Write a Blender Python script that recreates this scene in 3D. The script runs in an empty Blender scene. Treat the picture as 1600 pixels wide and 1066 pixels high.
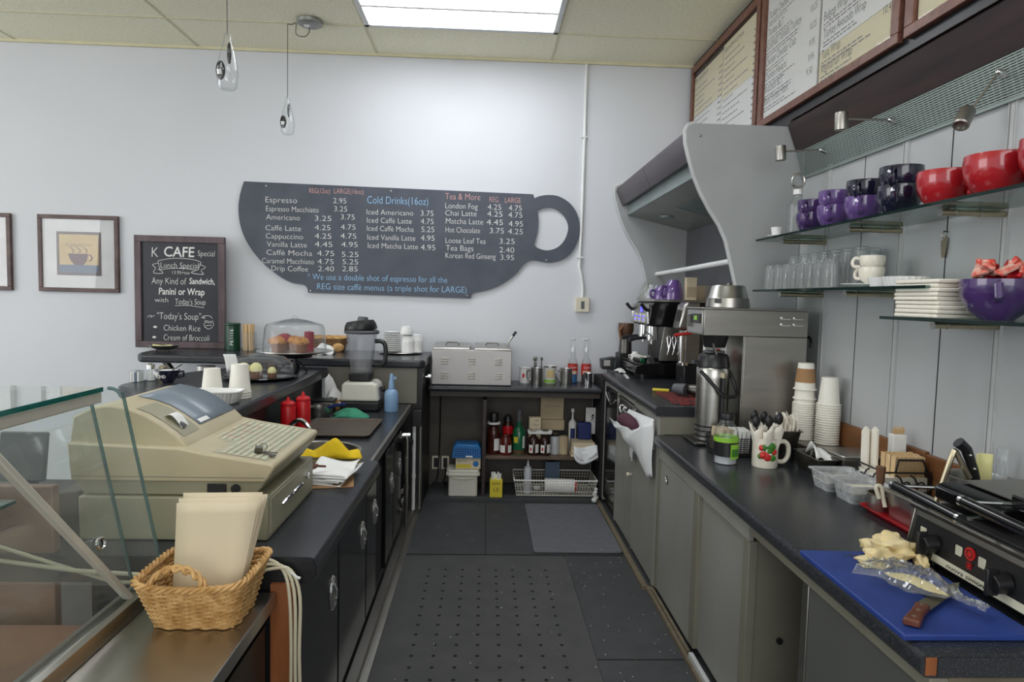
import bpy, bmesh, math, random
from mathutils import Vector, Matrix
random.seed(7)
PI = math.pi
scene = bpy.context.scene
COL = scene.collection

# ---------------------------------------------------------------- camera
def make_camera():
    yaw, pit, rol = math.radians(2.42), math.radians(3.8), math.radians(1.37)
    fw = Vector((math.sin(yaw)*math.cos(pit), math.cos(yaw)*math.cos(pit), -math.sin(pit)))
    rt = Vector((math.cos(yaw), -math.sin(yaw), 0)); up = rt.cross(fw)
    R = math.cos(rol)*rt + math.sin(rol)*up
    U = -math.sin(rol)*rt + math.cos(rol)*up
    cd = bpy.data.cameras.new('camera'); co = bpy.data.objects.new('camera', cd); COL.objects.link(co)
    cd.sensor_width = 36; cd.lens = 1020/1600*36; cd.clip_start = 0.02
    m = Matrix((R, U, -fw)).transposed().to_4x4(); m.translation = (0, 0, 1.5)
    co.matrix_world = m
    scene.camera = co
make_camera()

# ---------------------------------------------------------------- light and exposure
w = bpy.data.worlds.new('world'); scene.world = w; w.use_nodes = True
w.node_tree.nodes['Background'].inputs[0].default_value = (0.93, 0.965, 1.0, 1)
w.node_tree.nodes['Background'].inputs[1].default_value = 0.95
scene.view_settings.view_transform = 'Standard'
scene.view_settings.look = 'None'
scene.view_settings.exposure = 0.0
scene.view_settings.gamma = 1
scene.view_settings.use_curve_mapping = False
def area(name, loc, target, sx, sy, power, col=(1, 1, 1)):
    d = bpy.data.lights.new(name, 'AREA'); d.shape = 'RECTANGLE'; d.size = sx; d.size_y = sy; d.energy = power; d.color = col
    o = bpy.data.objects.new(name, d); COL.objects.link(o); o.location = loc
    o.rotation_euler = (Vector(target)-Vector(loc)).to_track_quat('-Z', 'Y').to_euler()
# added area lights for assumed daylight, left and behind the camera; no windows built
area('added_fill_left', (-6.5, 1.5, 1.9), (0, 2.5, 1.2), 4.0, 2.4, 105, (0.96, 0.98, 1.0))
area('added_fill_rear', (0.2, -3.2, 2.1), (0.1, 3, 1.0), 4.0, 2.4, 85, (0.97, 0.98, 1.0))
TROFFER = 10.5

# ---------------------------------------------------------------- materials
def lin(h):
    h = h.lstrip('#'); v = [int(h[i:i+2], 16)/255 for i in (0, 2, 4)]
    return tuple(c/12.92 if c <= 0.04045 else ((c+0.055)/1.055)**2.4 for c in v) + (1,)
MATS = {}
def pm(name, hexa, rough=0.5, metal=0.0, var=0.06, scale=6.0, bump=0.0, bscale=80.0, stretch=(1, 1, 1), emit=None, estr=0, trans=0.0, coat=0.0, hex2=None, lo=0.35, hi=0.65, spec=0.5, aniso=0.0, sub=0.0):
    m = bpy.data.materials.new(name); m.use_nodes = True; nt = m.node_tree; b = nt.nodes['Principled BSDF']
    c = lin(hexa)
    tc = nt.nodes.new('ShaderNodeTexCoord'); mp = nt.nodes.new('ShaderNodeMapping'); mp.inputs['Scale'].default_value = stretch
    nt.links.new(tc.outputs['Object'], mp.inputs[0])
    nz = nt.nodes.new('ShaderNodeTexNoise'); nz.inputs['Scale'].default_value = scale; nz.inputs['Detail'].default_value = 5
    nt.links.new(mp.outputs[0], nz.inputs['Vector'])
    rp = nt.nodes.new('ShaderNodeValToRGB')
    rp.color_ramp.elements[0].position = lo; rp.color_ramp.elements[1].position = hi
    if hex2: a, d = c, lin(hex2)
    else:
        a = tuple(max(0, x*(1-var)) for x in c[:3])+(1,); d = tuple(min(1, x*(1+var)) for x in c[:3])+(1,)
    rp.color_ramp.elements[0].color = a; rp.color_ramp.elements[1].color = d
    nt.links.new(nz.outputs[0], rp.inputs[0]); nt.links.new(rp.outputs[0], b.inputs['Base Color'])
    b.inputs['Roughness'].default_value = rough; b.inputs['Metallic'].default_value = metal
    b.inputs['Specular IOR Level'].default_value = spec
    b.inputs['Transmission Weight'].default_value = trans; b.inputs['Coat Weight'].default_value = coat
    b.inputs['Anisotropic'].default_value = aniso
    if sub: b.inputs['Subsurface Weight'].default_value = sub; b.inputs['Subsurface Radius'].default_value = (0.02, 0.02, 0.02)
    if emit: b.inputs['Emission Color'].default_value = lin(emit); b.inputs['Emission Strength'].default_value = estr
    if bump:
        n2 = nt.nodes.new('ShaderNodeTexNoise'); n2.inputs['Scale'].default_value = bscale; n2.inputs['Detail'].default_value = 3
        nt.links.new(mp.outputs[0], n2.inputs['Vector'])
        bp = nt.nodes.new('ShaderNodeBump'); bp.inputs['Strength'].default_value = bump; bp.inputs['Distance'].default_value = 0.01
        nt.links.new(n2.outputs[0], bp.inputs['Height']); nt.links.new(bp.outputs[0], b.inputs['Normal'])
    MATS[name] = m; return m
def glassy(name, hexa, refl=0.9, tint=1.0, rough=0.02, haze=0.0, edge=None, blend=0.25, hazecol='#ffffff'):
    """clear sheet: see-through, reflecting more at grazing angles, with a little surface haze"""
    m = bpy.data.materials.new(name); m.use_nodes = True; nt = m.node_tree; nt.nodes.clear()
    out = nt.nodes.new('ShaderNodeOutputMaterial')
    tr = nt.nodes.new('ShaderNodeBsdfTransparent'); gl = nt.nodes.new('ShaderNodeBsdfGlossy'); gl.inputs['Roughness'].default_value = rough
    gl.inputs['Color'].default_value = (refl, refl, refl, 1)
    lw = nt.nodes.new('ShaderNodeLayerWeight'); lw.inputs['Blend'].default_value = 0.5
    pw = nt.nodes.new('ShaderNodeMath'); pw.operation = 'POWER'; pw.inputs[1].default_value = 4.0; nt.links.new(lw.outputs['Facing'], pw.inputs[0])
    fr = nt.nodes.new('ShaderNodeMath'); fr.operation = 'MULTIPLY_ADD'; fr.inputs[1].default_value = blend*2.2; fr.inputs[2].default_value = 0.03; nt.links.new(pw.outputs[0], fr.inputs[0])
    ep = nt.nodes.new('ShaderNodeMath'); ep.operation = 'POWER'; ep.inputs[1].default_value = 2.5; nt.links.new(lw.outputs['Facing'], ep.inputs[0])
    if edge:
        mx0 = nt.nodes.new('ShaderNodeMixRGB'); mx0.inputs[1].default_value = lin(hexa); mx0.inputs[2].default_value = lin(edge)
        nt.links.new(ep.outputs[0], mx0.inputs[0]); nt.links.new(mx0.outputs[0], tr.inputs[0])
    else: tr.inputs['Color'].default_value = lin(hexa)
    mx = nt.nodes.new('ShaderNodeMixShader')
    nt.links.new(fr.outputs[0], mx.inputs[0]); nt.links.new(tr.outputs[0], mx.inputs[1]); nt.links.new(gl.outputs[0], mx.inputs[2])
    last = mx
    if haze:
        df = nt.nodes.new('ShaderNodeBsdfDiffuse'); df.inputs[0].default_value = lin(hazecol)
        nz = nt.nodes.new('ShaderNodeTexNoise'); nz.inputs['Scale'].default_value = 5
        ma = nt.nodes.new('ShaderNodeMath'); ma.operation = 'MULTIPLY'; ma.inputs[1].default_value = haze*2
        nt.links.new(nz.outputs[0], ma.inputs[0])
        m2 = nt.nodes.new('ShaderNodeMixShader'); nt.links.new(ma.outputs[0], m2.inputs[0])
        nt.links.new(mx.outputs[0], m2.inputs[1]); nt.links.new(df.outputs[0], m2.inputs[2]); last = m2
    nt.links.new(last.outputs[0], out.inputs[0])
    MATS[name] = m; return m

pm('wall_paint', '#d6d8dc', 0.7, var=0.02, scale=1.2, bump=0.05, bscale=60)
pm('wall_panel', '#b3b5b6', 0.5, var=0.03, scale=3, stretch=(1, 1, .3), bump=0.03, bscale=200)
pm('ceiling_tile', '#f8f3d8', 0.9, var=0.07, scale=60, bump=0.25, bscale=120)
pm('tile_grid', '#d8d2b2', 0.7)
pm('rubber', '#3a3b3d', 0.6, hex2='#434446', scale=9, bump=0.2, bscale=160)
pm('rubber_mat', '#454545', 0.75, hex2='#4c4c4b', scale=7, bump=0.15, bscale=220)
pm('grey_mat', '#67686d', 0.7, var=0.08, scale=30, bump=0.6, bscale=260)
pm('hole', '#0b0b0b', 0.9)
pm('granite', '#2b2d31', 0.27, hex2='#53565c', scale=260, lo=0.52, hi=0.8, bump=0.02, bscale=300)
pm('dark_wood', '#2c2224', 0.4, hex2='#40312f', scale=3, stretch=(12, 1, 12), lo=0.3, hi=0.7)
pm('bulkhead', '#241c1d', 0.42, hex2='#3d2c2a', scale=2.2, stretch=(9, .8, 9), lo=0.3, hi=0.7)
pm('frame_wood', '#6a4538', 0.4, hex2='#7d5446', scale=4, stretch=(8, 8, 8))
pm('picture_wood', '#4d3b39', 0.5, hex2='#67524e', scale=9)
pm('sign_wood', '#4b3d40', 0.5, hex2='#645457', scale=9, stretch=(2, 2, .5))
pm('brown_wood', '#6b4427', 0.45, hex2='#80542f', scale=3, stretch=(6, 1, 6))
pm('orange_wood', '#824a26', 0.5, hex2='#9a5c31', scale=4, stretch=(8, 8, 1))
pm('raw_wood', '#5f5646', 0.7, hex2='#766b57', scale=6, stretch=(1, 8, 8))
pm('case_brown', '#7c5a49', 0.45, hex2='#8b6855', scale=3)
pm('chalkboard', '#474c57', 0.6, hex2='#515661', scale=5)
pm('sign_black', '#1f2229', 0.35, hex2='#282b32', scale=5)
pm('chalk_white', '#e4e4e0', 0.9); pm('chalk_pink', '#d9a9a4', 0.9); pm('chalk_blue', '#9cc9ec', 0.9)
pm('white_paint', '#e3e4e2', 0.5); pm('cream', '#d9d2bd', 0.5, var=.04)
pm('steel', '#b8b6b1', 0.3, 1.0, var=0.05, scale=5, stretch=(1, 1, 14))
pm('steel_soft', '#a5a29b', 0.38, 1.0, var=0.08, scale=3, stretch=(1, 1, 8))
pm('steel_dark', '#6e6c68', 0.38, 1.0, var=0.08, scale=6)
pm('chrome', '#d8d8d8', 0.1, 1.0)
pm('brass', '#b3a98f', 0.32, .9)
pm('cabinet_grey', '#9a9a93', 0.42, 0.2, var=0.1, scale=3, stretch=(1, 1, .4))
pm('cabinet_beige', '#7c796c', 0.5, var=0.08, scale=4)
pm('panel_grey', '#a3a5a5', 0.5, var=0.03)
pm('panel_edge', '#b9bbba', 0.5)
pm('hood_fascia', '#383035', 0.4, hex2='#463d42', scale=2, stretch=(1, .6, 4))
pm('hood_green', '#7c8786', 0.4, var=.06)
pm('hood_metal', '#93958f', 0.4, 0.5, var=.08)
pm('hood_back', '#7f7a70', 0.5, .3, hex2='#a3875f', scale=2.2, lo=.45, hi=.75)
pm('black_gloss', '#141416', 0.14, var=.1, spec=.5)
pm('black_plastic', '#1a1a1c', 0.38, var=.1)
pm('black_matte', '#161617', 0.75)
pm('grey_plastic', '#55575b', 0.45)
pm('register', '#c2b79a', 0.5, hex2='#b5a888', scale=4, bump=.03)
pm('register_drawer', '#9a967e', 0.42, var=.04)
pm('register_lcd', '#75818d', 0.32, hex2='#828d98', scale=3)
pm('key_white', '#cfccb6', 0.5); pm('key_green', '#bfcab6', 0.5); pm('key_red', '#cdb09f', 0.5)
pm('paper', '#efefec', 0.8, var=.02); pm('paper_cream', '#dccdb0', 0.8, var=.02); pm('kraft', '#a27c55', 0.8, var=.06)
pm('card', '#b3a184', 0.8, hex2='#c1b092'); pm('cup_paper', '#ece8dd', 0.55, var=.02); pm('napkin', '#e9e3d5', .9, var=.03, bump=.2)
pm('wicker', '#b08248', 0.55, hex2='#d6ad72', scale=40, bump=.1)
pm('wicker_dark', '#6d4c30', 0.6, hex2='#93714d', scale=30)
pm('china', '#eeeeec', 0.15, coat=.4, var=.02); pm('china_cream', '#e6e0d0', 0.2, var=.02)
pm('purple', '#4b3468', 0.13, coat=.6, var=.08); pm('purple_light', '#664a88', 0.14, coat=.6, var=.08); pm('navy', '#1d1d33', 0.12, coat=.6); pm('red_glaze', '#ae2029', 0.14, coat=.6, var=.06)
pm('inner_white', '#e8e4e4', 0.3)
pm('red_plastic', '#c3161f', 0.35, var=.05); pm('red_tray', '#a80f1d', 0.35, var=.05)
pm('blue_board', '#20387e', 0.5, hex2='#27418c', scale=12, bump=.05); pm('blue_plastic', '#2570b0', 0.4); pm('navy_plastic', '#1d2c66', .4)
pm('spray_blue', '#9dc3ea', 0.3, trans=.3, var=.03); pm('green_cloth', '#3f8f72', 0.95, var=.12, scale=20, bump=.4); pm('yellow_cloth', '#e5c21d', 0.9, var=.06, scale=20, bump=.3)
pm('white_cloth', '#dcdcd8', 0.95, bump=.3); pm('blender_base', '#dcd9cd', 0.45, var=.03)
pm('muffin', '#9a6537', 0.9, hex2='#c38a4c', scale=30, bump=.8, bscale=60); pm('muffin_cup', '#7a4f34', .8); pm('berry', '#8c2034', .6)
pm('mousse', '#e6e0a0', 0.6, sub=.2); pm('choc', '#3c2418', .6); pm('bread', '#e7d6ab', 0.9, hex2='#dcc488', scale=14, bump=.4, bscale=40)
pm('wood_stick', '#dfc298', 0.7, hex2='#ccab7a', scale=25, stretch=(6, 6, 1)); pm('spoon_wood', '#6b4a33', .6)
pm('knife_wood', '#5b2f20', .4, hex2='#6e3c29', scale=20); pm('blade', '#9b9a92', .35, 1)
pm('green_tin', '#12402c', .3, var=.1); pm('green_glass', '#17603f', .2, var=.1); pm('lime', '#8dc43c', .4); pm('leaf', '#3d7a2a', .5); pm('apple', '#c9302b', .4)
pm('ketchup', '#5a1d16', .25, var=.2); pm('syrup', '#401a12', .2, var=.2); pm('choc_bottle', '#2b1511', .2); pm('amber', '#5f4433', .25, var=.2)
pm('tray_brown', '#4b4037', .5, hex2='#574b40', scale=12); pm('bag_white', '#e5e7e8', .45, var=.03, scale=10, bump=.3, bscale=14); pm('plum', '#4b2634', .8)
pm('bin_white', '#d8d5c8', .4, var=.03); pm('yellow_box', '#d8c534', .5, var=.05); pm('label_white', '#e6e6e2', .6); pm('label_red', '#bf2a25', .5); pm('candy', '#d8412f', .4, hex2='#e9ddc9', scale=30)
pm('led', '#5a55e8', .4, emit='#5a55e8', estr=1.2); pm('cable', '#cfc7ab', .55); pm('clear_plastic_solid', '#b9bcc0', .3, var=.03)
pm('print_cream', '#d8c08a', .7, hex2='#cdb27b', scale=12); pm('print_blue', '#5c6f86', .7); pm('print_plum', '#6a4a4f', .7); pm('mat_board', '#e4e4e4', .8)
pm('tube', '#ffffff', .4, emit='#f4f8ff', estr=TROFFER)
pm('red_weave', '#8e2a26', .7, hex2='#1c1717', scale=60, lo=.45, hi=.55)
glassy('pane', '#f9fbfa', haze=0.03, blend=.2); glassy('pane_green', '#d5ece5', haze=.03, blend=.3); glassy('glass_edge', '#4f9d95', blend=.3, haze=.22, hazecol='#3f8b86'); glassy('pane_edge', '#a9c2bf', blend=.3, haze=.25, hazecol='#8aa3a2')
pm('cabinet_dark', '#5f605d', .42, .2, scale=3); pm('menu_cream', '#efe6c6', .7, var=.02); pm('menu_white', '#f6f6f3', .7, var=.01); pm('fine_print', '#8d8d92', .7)
pm('alu', '#c8c4b8', .45, .35); pm('grille', '#8a9691', .5, .2); pm('warmer_steel', '#a9a5a3', .38, .75, scale=3); pm('shelf_wood', '#57493d', .5, hex2='#665546', scale=6); pm('back_board', '#4a443e', .6, hex2='#544d46'); pm('overlay', '#b5b199', .5)
glassy('shelf_glass', '#b8ccc6', blend=.35, haze=.03); glassy('shelf_edge', '#4e7069', blend=.3, haze=.3, hazecol='#2c4640')
glassy('clear', '#f8fafa', blend=.3, edge='#bcc4c8', haze=.03); glassy('clear_glass', '#fbfcfc', blend=.36, edge='#c2c9cc', haze=.03); glassy('tumbler', '#fafbfb', blend=.5, edge='#a9b1b5', haze=.07)
glassy('frosted', '#e6e8ea', blend=.3, rough=.2, edge='#c4c8cb', haze=.36, hazecol='#e6e8ea'); glassy('blender_jar', '#e2e4e8', blend=.35, edge='#8d9299', haze=.12)
glassy('thin_bag', '#f8f9f6', blend=.6, rough=.09, edge='#d9dbd8', haze=.05); glassy('picture_glass', '#f8f8f8', blend=.12, rough=.01)

# ---------------------------------------------------------------- mesh builder
def catmull(P, k, closed=False, corners=()):
    """smooth curve through the points; it keeps a sharp turn at the listed corners"""
    n = len(P); out = []
    for i in range(n if closed else n-1):
        p1, p2 = P[i], P[(i+1) % n]
        p0 = p1 if (i in corners or (i == 0 and not closed)) else P[i-1]
        p3 = p2 if ((i+1) % n in corners or (i == n-2 and not closed)) else P[(i+2) % n]
        for j in range(k):
            t = j/k; out.append(.5*((2*p1)+(p2-p0)*t+(2*p0-5*p1+4*p2-p3)*t*t+(3*p1-p0-3*p2+p3)*t**3))
    if not closed: out.append(P[-1])
    return out
W = {}
class M:
    def __init__(s): s.b = bmesh.new(); s.mi = 0
    def _fin(s, vs, T=None):
        if T is not None: bmesh.ops.transform(s.b, matrix=T, verts=vs)
        for v in vs:
            for f in v.link_faces: f.material_index = s.mi
        return vs
    def box(s, x0, x1, y0, y1, z0, z1, T=None):
        r = bmesh.ops.create_cube(s.b, size=1)['verts']
        for v in r: v.co = Vector((x0+(v.co.x+.5)*(x1-x0), y0+(v.co.y+.5)*(y1-y0), z0+(v.co.z+.5)*(z1-z0)))
        s._fin(r, T); return s
    def obox(s, c, size, rot=(0, 0, 0)):
        from mathutils import Euler
        T = Matrix.Translation(c) @ Euler(rot).to_matrix().to_4x4()
        return s.box(-size[0]/2, size[0]/2, -size[1]/2, size[1]/2, -size[2]/2, size[2]/2, T)
    def cyl(s, p0, p1, r0, r1=None, n=20, caps=True):
        p0, p1 = Vector(p0), Vector(p1); r1 = r0 if r1 is None else r1; d = p1-p0
        T = Matrix.Translation((p0+p1)/2) @ d.to_track_quat('Z', 'Y').to_matrix().to_4x4()
        r = bmesh.ops.create_cone(s.b, cap_ends=caps, cap_tris=False, segments=n, radius1=max(r0, 1e-5), radius2=max(r1, 1e-5), depth=d.length)['verts']
        s._fin(r, T); return s
    def sph(s, c, r, sc=(1, 1, 1), n=16):
        vs = bmesh.ops.create_uvsphere(s.b, u_segments=n, v_segments=max(6, n*2//3), radius=1)['verts']
        T = Matrix.Translation(c) @ Matrix.Diagonal((r*sc[0], r*sc[1], r*sc[2], 1)); s._fin(vs, T); return s
    def lathe(s, prof, n=28, loc=(0, 0, 0), T=None, flute=0, nf=0):
        rings = []
        for (r, z) in prof:
            if r < 1e-6: rings.append([s.b.verts.new((loc[0], loc[1], loc[2]+z))])
            else:
                ring = []
                for i in range(n):
                    a = 2*PI*i/n; rr = r*(1+flute*math.cos(nf*a)) if flute else r
                    ring.append(s.b.verts.new((loc[0]+rr*math.cos(a), loc[1]+rr*math.sin(a), loc[2]+z)))
                rings.append(ring)
        for A, B in zip(rings, rings[1:]):
            for i in range(n):
                j = (i+1) % n
                if len(A) == 1 and len(B) == 1: continue
                if len(A) == 1: s.b.faces.new((A[0], B[j], B[i]))
                elif len(B) == 1: s.b.faces.new((A[i], A[j], B[0]))
                else: s.b.faces.new((A[i], A[j], B[j], B[i]))
        vs = [v for r in rings for v in r]; s._fin(vs, T); return s
    def tube(s, pts, r, n=8, closed=False, rf=None):
        pts = [Vector(p) for p in pts]; rings = []; prev = None
        if 5 <= len(pts) <= 9 and not closed: pts = catmull(pts, 4)
        N = len(pts)
        for i, p in enumerate(pts):
            if closed: t = pts[(i+1) % N]-pts[i-1]
            else: t = pts[min(i+1, N-1)]-pts[max(i-1, 0)]
            if t.length < 1e-9: t = Vector((0, 0, 1))
            t.normalize()
            if prev is None: u = t.orthogonal().normalized()
            else:
                u = prev-t*prev.dot(t); u = u.normalized() if u.length > 1e-6 else t.orthogonal().normalized()
            prev = u; v = t.cross(u); rr = rf(i/(N-1)) if rf else r
            rings.append([s.b.verts.new(p+rr*(math.cos(2*PI*k/n)*u+math.sin(2*PI*k/n)*v)) for k in range(n)])
        L = N if closed else N-1
        for i in range(L):
            A, B = rings[i], rings[(i+1) % N]
            for k in range(n): s.b.faces.new((A[k], A[(k+1) % n], B[(k+1) % n], B[k]))
        if not closed:
            s.b.faces.new(rings[0][::-1]); s.b.faces.new(rings[-1])
        s._fin([v for r in rings for v in r]); return s
    def prism(s, poly, d0, d1, ax='Z', T=None):
        f = {'Z': lambda a, b, d: (a, b, d), 'X': lambda a, b, d: (d, a, b), 'Y': lambda a, b, d: (a, d, b)}[ax]
        A = [s.b.verts.new(f(a, b, d0)) for a, b in poly]; B = [s.b.verts.new(f(a, b, d1)) for a, b in poly]
        n = len(poly); s.b.faces.new(A[::-1]); s.b.faces.new(B)
        for i in range(n): s.b.faces.new((A[i], A[(i+1) % n], B[(i+1) % n], B[i]))
        s._fin(A+B, T); return s
    def quad(s, *p):
        vs = [s.b.verts.new(q) for q in p]; s.b.faces.new(vs); s._fin(vs); return s
    def surf(s, nu, nv, fn, wrap=False):
        g = [[s.b.verts.new(fn(i/nu, j/nv)) for j in range(nv+1)] for i in range(nu if wrap else nu+1)]
        L = len(g)
        for i in range(nu):
            A, B = g[i], g[(i+1) % L]
            for j in range(nv): s.b.faces.new((A[j], B[j], B[j+1], A[j+1]))
        s._fin([v for r in g for v in r]); return s
    def mesh(s, name): pass
    def build(s, name, mats, parent=None, world=True, smooth=35, bevel=0.0, seg=2, subsurf=0, solid=0.0, loc=None):
        bmesh.ops.recalc_face_normals(s.b, faces=s.b.faces)
        me = bpy.data.meshes.new(name)
        if not isinstance(mats, (list, tuple)): mats = [mats]
        if parent is None:
            if loc is None:
                xs = [v.co for v in s.b.verts]
                o = Vector(((min(v.x for v in xs)+max(v.x for v in xs))/2, (min(v.y for v in xs)+max(v.y for v in xs))/2, min(v.z for v in xs)))
            else: o = Vector(loc)
            Wm = Matrix.Translation(o)
        else: Wm = W[parent.name]
        if world: bmesh.ops.transform(s.b, matrix=Wm.inverted(), verts=s.b.verts)
        s.b.to_mesh(me); s.b.free()
        for m in mats: me.materials.append(MATS[m])
        me.shade_smooth() if smooth else me.shade_flat()
        if smooth: me.set_sharp_from_angle(angle=math.radians(smooth))
        ob = bpy.data.objects.new(name, me); COL.objects.link(ob)
        if parent is None: ob.location = Wm.translation
        else: ob.parent = parent
        W[ob.name] = Wm.copy()
        if bevel:
            k = ob.modifiers.new('bevel', 'BEVEL'); k.width = bevel; k.segments = seg; k.limit_method = 'ANGLE'; k.angle_limit = math.radians(40)
        if solid:
            k = ob.modifiers.new('solid', 'SOLIDIFY'); k.thickness = solid; k.offset = 0
        if subsurf:
            k = ob.modifiers.new('sub', 'SUBSURF'); k.levels = k.render_levels = subsurf
        return ob
def tag(o, label, cat, group=None, kind=None):
    if label: o['label'] = label
    if cat: o['category'] = cat; o['kind'] = 'thing'
    if group: o['group'] = group
    if kind: o['kind'] = kind
    return o
def thing(name, label, cat, loc=(0, 0, 0), rz=0.0, group=None):
    o = bpy.data.objects.new(name, None); COL.objects.link(o); o.empty_display_size = .05
    o.location = loc; o.rotation_euler = (0, 0, rz)
    W[o.name] = Matrix.Translation(loc) @ Matrix.Rotation(rz, 4, 'Z')
    return tag(o, label, cat, group)
def one(name, label, cat, mb, mat, group=None, **k):
    return tag(mb.build(name, mat, **k), label, cat, group)
def struct(name, mb, mat, **k): return tag(mb.build(name, mat, **k), None, None, kind='structure')
def kids(o): return [c for c in list(bpy.data.objects) if c.parent == o]
KIDS = {}
def dup(root, loc, rz=None, label=None, group=None):
    if root.name not in KIDS: KIDS[root.name] = [(c, kids(c)) for c in kids(root)]
    r = root.copy(); COL.objects.link(r); r.location = loc
    if rz is not None: r.rotation_euler = (0, 0, rz)
    if label: r['label'] = label
    if group: r['group'] = group
    for c, gs in KIDS[root.name]:
        d = c.copy(); COL.objects.link(d); d.parent = r
        for g in gs:
            e = g.copy(); COL.objects.link(e); e.parent = d
    return r
_TC = {}
def txt(mb, s, o, ux, uy, width, cap, off=-0.012, shear=0.0):
    """lettering laid on a surface: o baseline start, ux reading direction, uy up direction"""
    key = (s, off, shear)
    if key not in _TC:
        cu = bpy.data.curves.new('t', 'FONT'); cu.body = s; cu.size = 1; cu.offset = off; cu.shear = shear; cu.resolution_u = 3
        ob = bpy.data.objects.new('t', cu); COL.objects.link(ob)
        me = ob.to_mesh()
        vs = [(v.co.x, v.co.y) for v in me.vertices]; fs = [tuple(p.vertices) for p in me.polygons]
        ob.to_mesh_clear(); bpy.data.objects.remove(ob); bpy.data.curves.remove(cu)
        _TC[key] = (vs, fs)
    vs, fs = _TC[key]
    if not vs: return
    x0 = min(v[0] for v in vs); x1 = max(v[0] for v in vs)
    sx = width/max(1e-6, x1-x0) if width else cap/0.70
    sy = cap/0.70
    o, ux, uy = Vector(o), Vector(ux), Vector(uy)
    nv = [mb.b.verts.new(o+ux*((x-x0)*sx)+uy*(y*sy)) for x, y in vs]
    for f in fs:
        try: mb.b.faces.new([nv[i] for i in f])
        except ValueError: pass
    mb._fin(nv)
def arc(c, r, a0, a1, n, fn): return [fn(c[0]+r*math.cos(a0+(a1-a0)*i/n), c[1]+r*math.sin(a0+(a1-a0)*i/n)) for i in range(n+1)]
def rrect(x0, x1, y0, y1, r, n=5):
    p = []
    for cx, cy, a in ((x1-r, y1-r, 0), (x0+r, y1-r, PI/2), (x0+r, y0+r, PI), (x1-r, y0+r, 1.5*PI)):
        p += [(cx+r*math.cos(a+PI/2*i/n), cy+r*math.sin(a+PI/2*i/n)) for i in range(n+1)]
    return p

# ================================================================ the setting
XW, YW, ZC = 1.60, 5.15, 3.33          # grey side wall, back wall, ceiling
struct('floor', M().box(-7.5, 2.2, -3.6, 5.3, -.12, 0), 'rubber')
struct('wall_back', M().box(-7.5, 1.9, YW, YW+.12, 0, ZC), 'wall_paint')
struct('wall_right', M().box(XW, XW+.12, -3.6, YW, 0, ZC), 'wall_panel')
struct('ceiling', M().box(-7.5, 1.9, -3.6, 5.3, ZC, ZC+.12), 'ceiling_tile')
g = M()
for k in range(-5, 3): g.box(-.865+1.335*k-.007, -.865+1.335*k+.007, -3.5, YW, ZC-.004, ZC)
for k in range(13): g.box(-7.4, XW, 4.63-.665*k-.007, 4.63-.665*k+.007, ZC-.005, ZC)
g.box(-7.4, XW, YW-.02, YW, ZC-.02, ZC)
struct('trim_1', g, 'tile_grid', smooth=0)
# seams between the rubber floor tiles
g = M(); g.box(.50, .885, 2.61, 2.614, 0, .002); g.box(-.44, .885, 3.715, 3.721, 0, .002); g.box(.03, .034, 3.72, 4.64, 0, .002); g.box(.49, .494, 2, 3.72, 0, .002)
struct('trim_2', g, 'hole', smooth=0)
# metal track along the left cabinets, sill along the right ones
g = M(); g.prism([(-.50, 0), (-.425, 0), (-.425, .006), (-.44, .012), (-.455, .012), (-.46, .03), (-.50, .03)], 1.2, 4.62, 'Y')
struct('trim_3', g, 'steel_soft')
g = M(); g.box(.865, .90, 1.3, 3.27, 0, .02); g.box(.845, .875, 3.27, 4.72, 0, .02); g.box(.88, .892, 2.62, 3.22, .02, .035)
struct('trim_4', g, 'raw_wood')
g = M(); g.box(.878, .8965, 1.75, 2.60, .0205, .040)
struct('trim_5', g, 'panel_edge')
# seams and slotted standards on the grey panel wall
g = M()
for y in (1.9685, 2.475, 3.033):
    for d in (-.016, .012): g.box(XW-.008, XW, y+d, y+d+.004, .98, 2.16)
    g.box(XW-.006, XW, y-.008, y+.008, .98, 2.16)
struct('trim_6', g, 'panel_edge')
g = M(); g.box(XW-.002, XW, 2.226, 2.229, .98, 2.16); g.box(XW-.002, XW, 2.75, 2.752, .98, 2.16)
struct('trim_7', g, 'black_matte')
struct('trim_8', M().box(XW-.02, XW, 2.24, 3.28, .82, .985).box(XW-.02, XW, .8, 2.235, .82, .978), 'brown_wood', bevel=.003)
# bulkhead that carries the menus: dark plank over a perforated light grille
struct('trim_9', M().prism([(1.50, 2.40), (1.515, 2.415), (1.585, 2.43), (1.585, 2.52), (1.60, 2.52), (1.60, 2.27), (1.552, 2.265)], .4, 3.29, 'Y'), 'bulkhead')
struct('trim_10', M().box(1.575, 1.60, .4, YW, 2.43, ZC).prism([(1.505, 2.416), (1.51, 2.422), (1.574, 2.436), (1.574, 2.431)], .4, 3.289, 'Y'), 'black_plastic')
def grille():
    g = M()
    a, b = Vector((1.556, 0, 2.262)), Vector((1.592, 0, 2.14))
    n = 16
    for i in range(n+1):
        p = a.lerp(b, i/n); g.box(p.x-.0012, p.x+.0012, .4, 3.29, p.z-.0026, p.z+.0026)
    for k in range(0, 110):
        y = .42+k*(2.86/110); g.quad((a.x, y, a.z), (a.x, y+.005, a.z), (b.x, y+.005, b.z), (b.x, y, b.z))
    g.box(1.585, 1.598, .4, 3.29, 2.132, 2.142)
    return struct('trim_11', g, 'grille', smooth=0)
grille()
struct('trim_12', M().box(1.596, 1.5985, .4, 3.29, 2.142, 2.265), 'black_matte')

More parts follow.
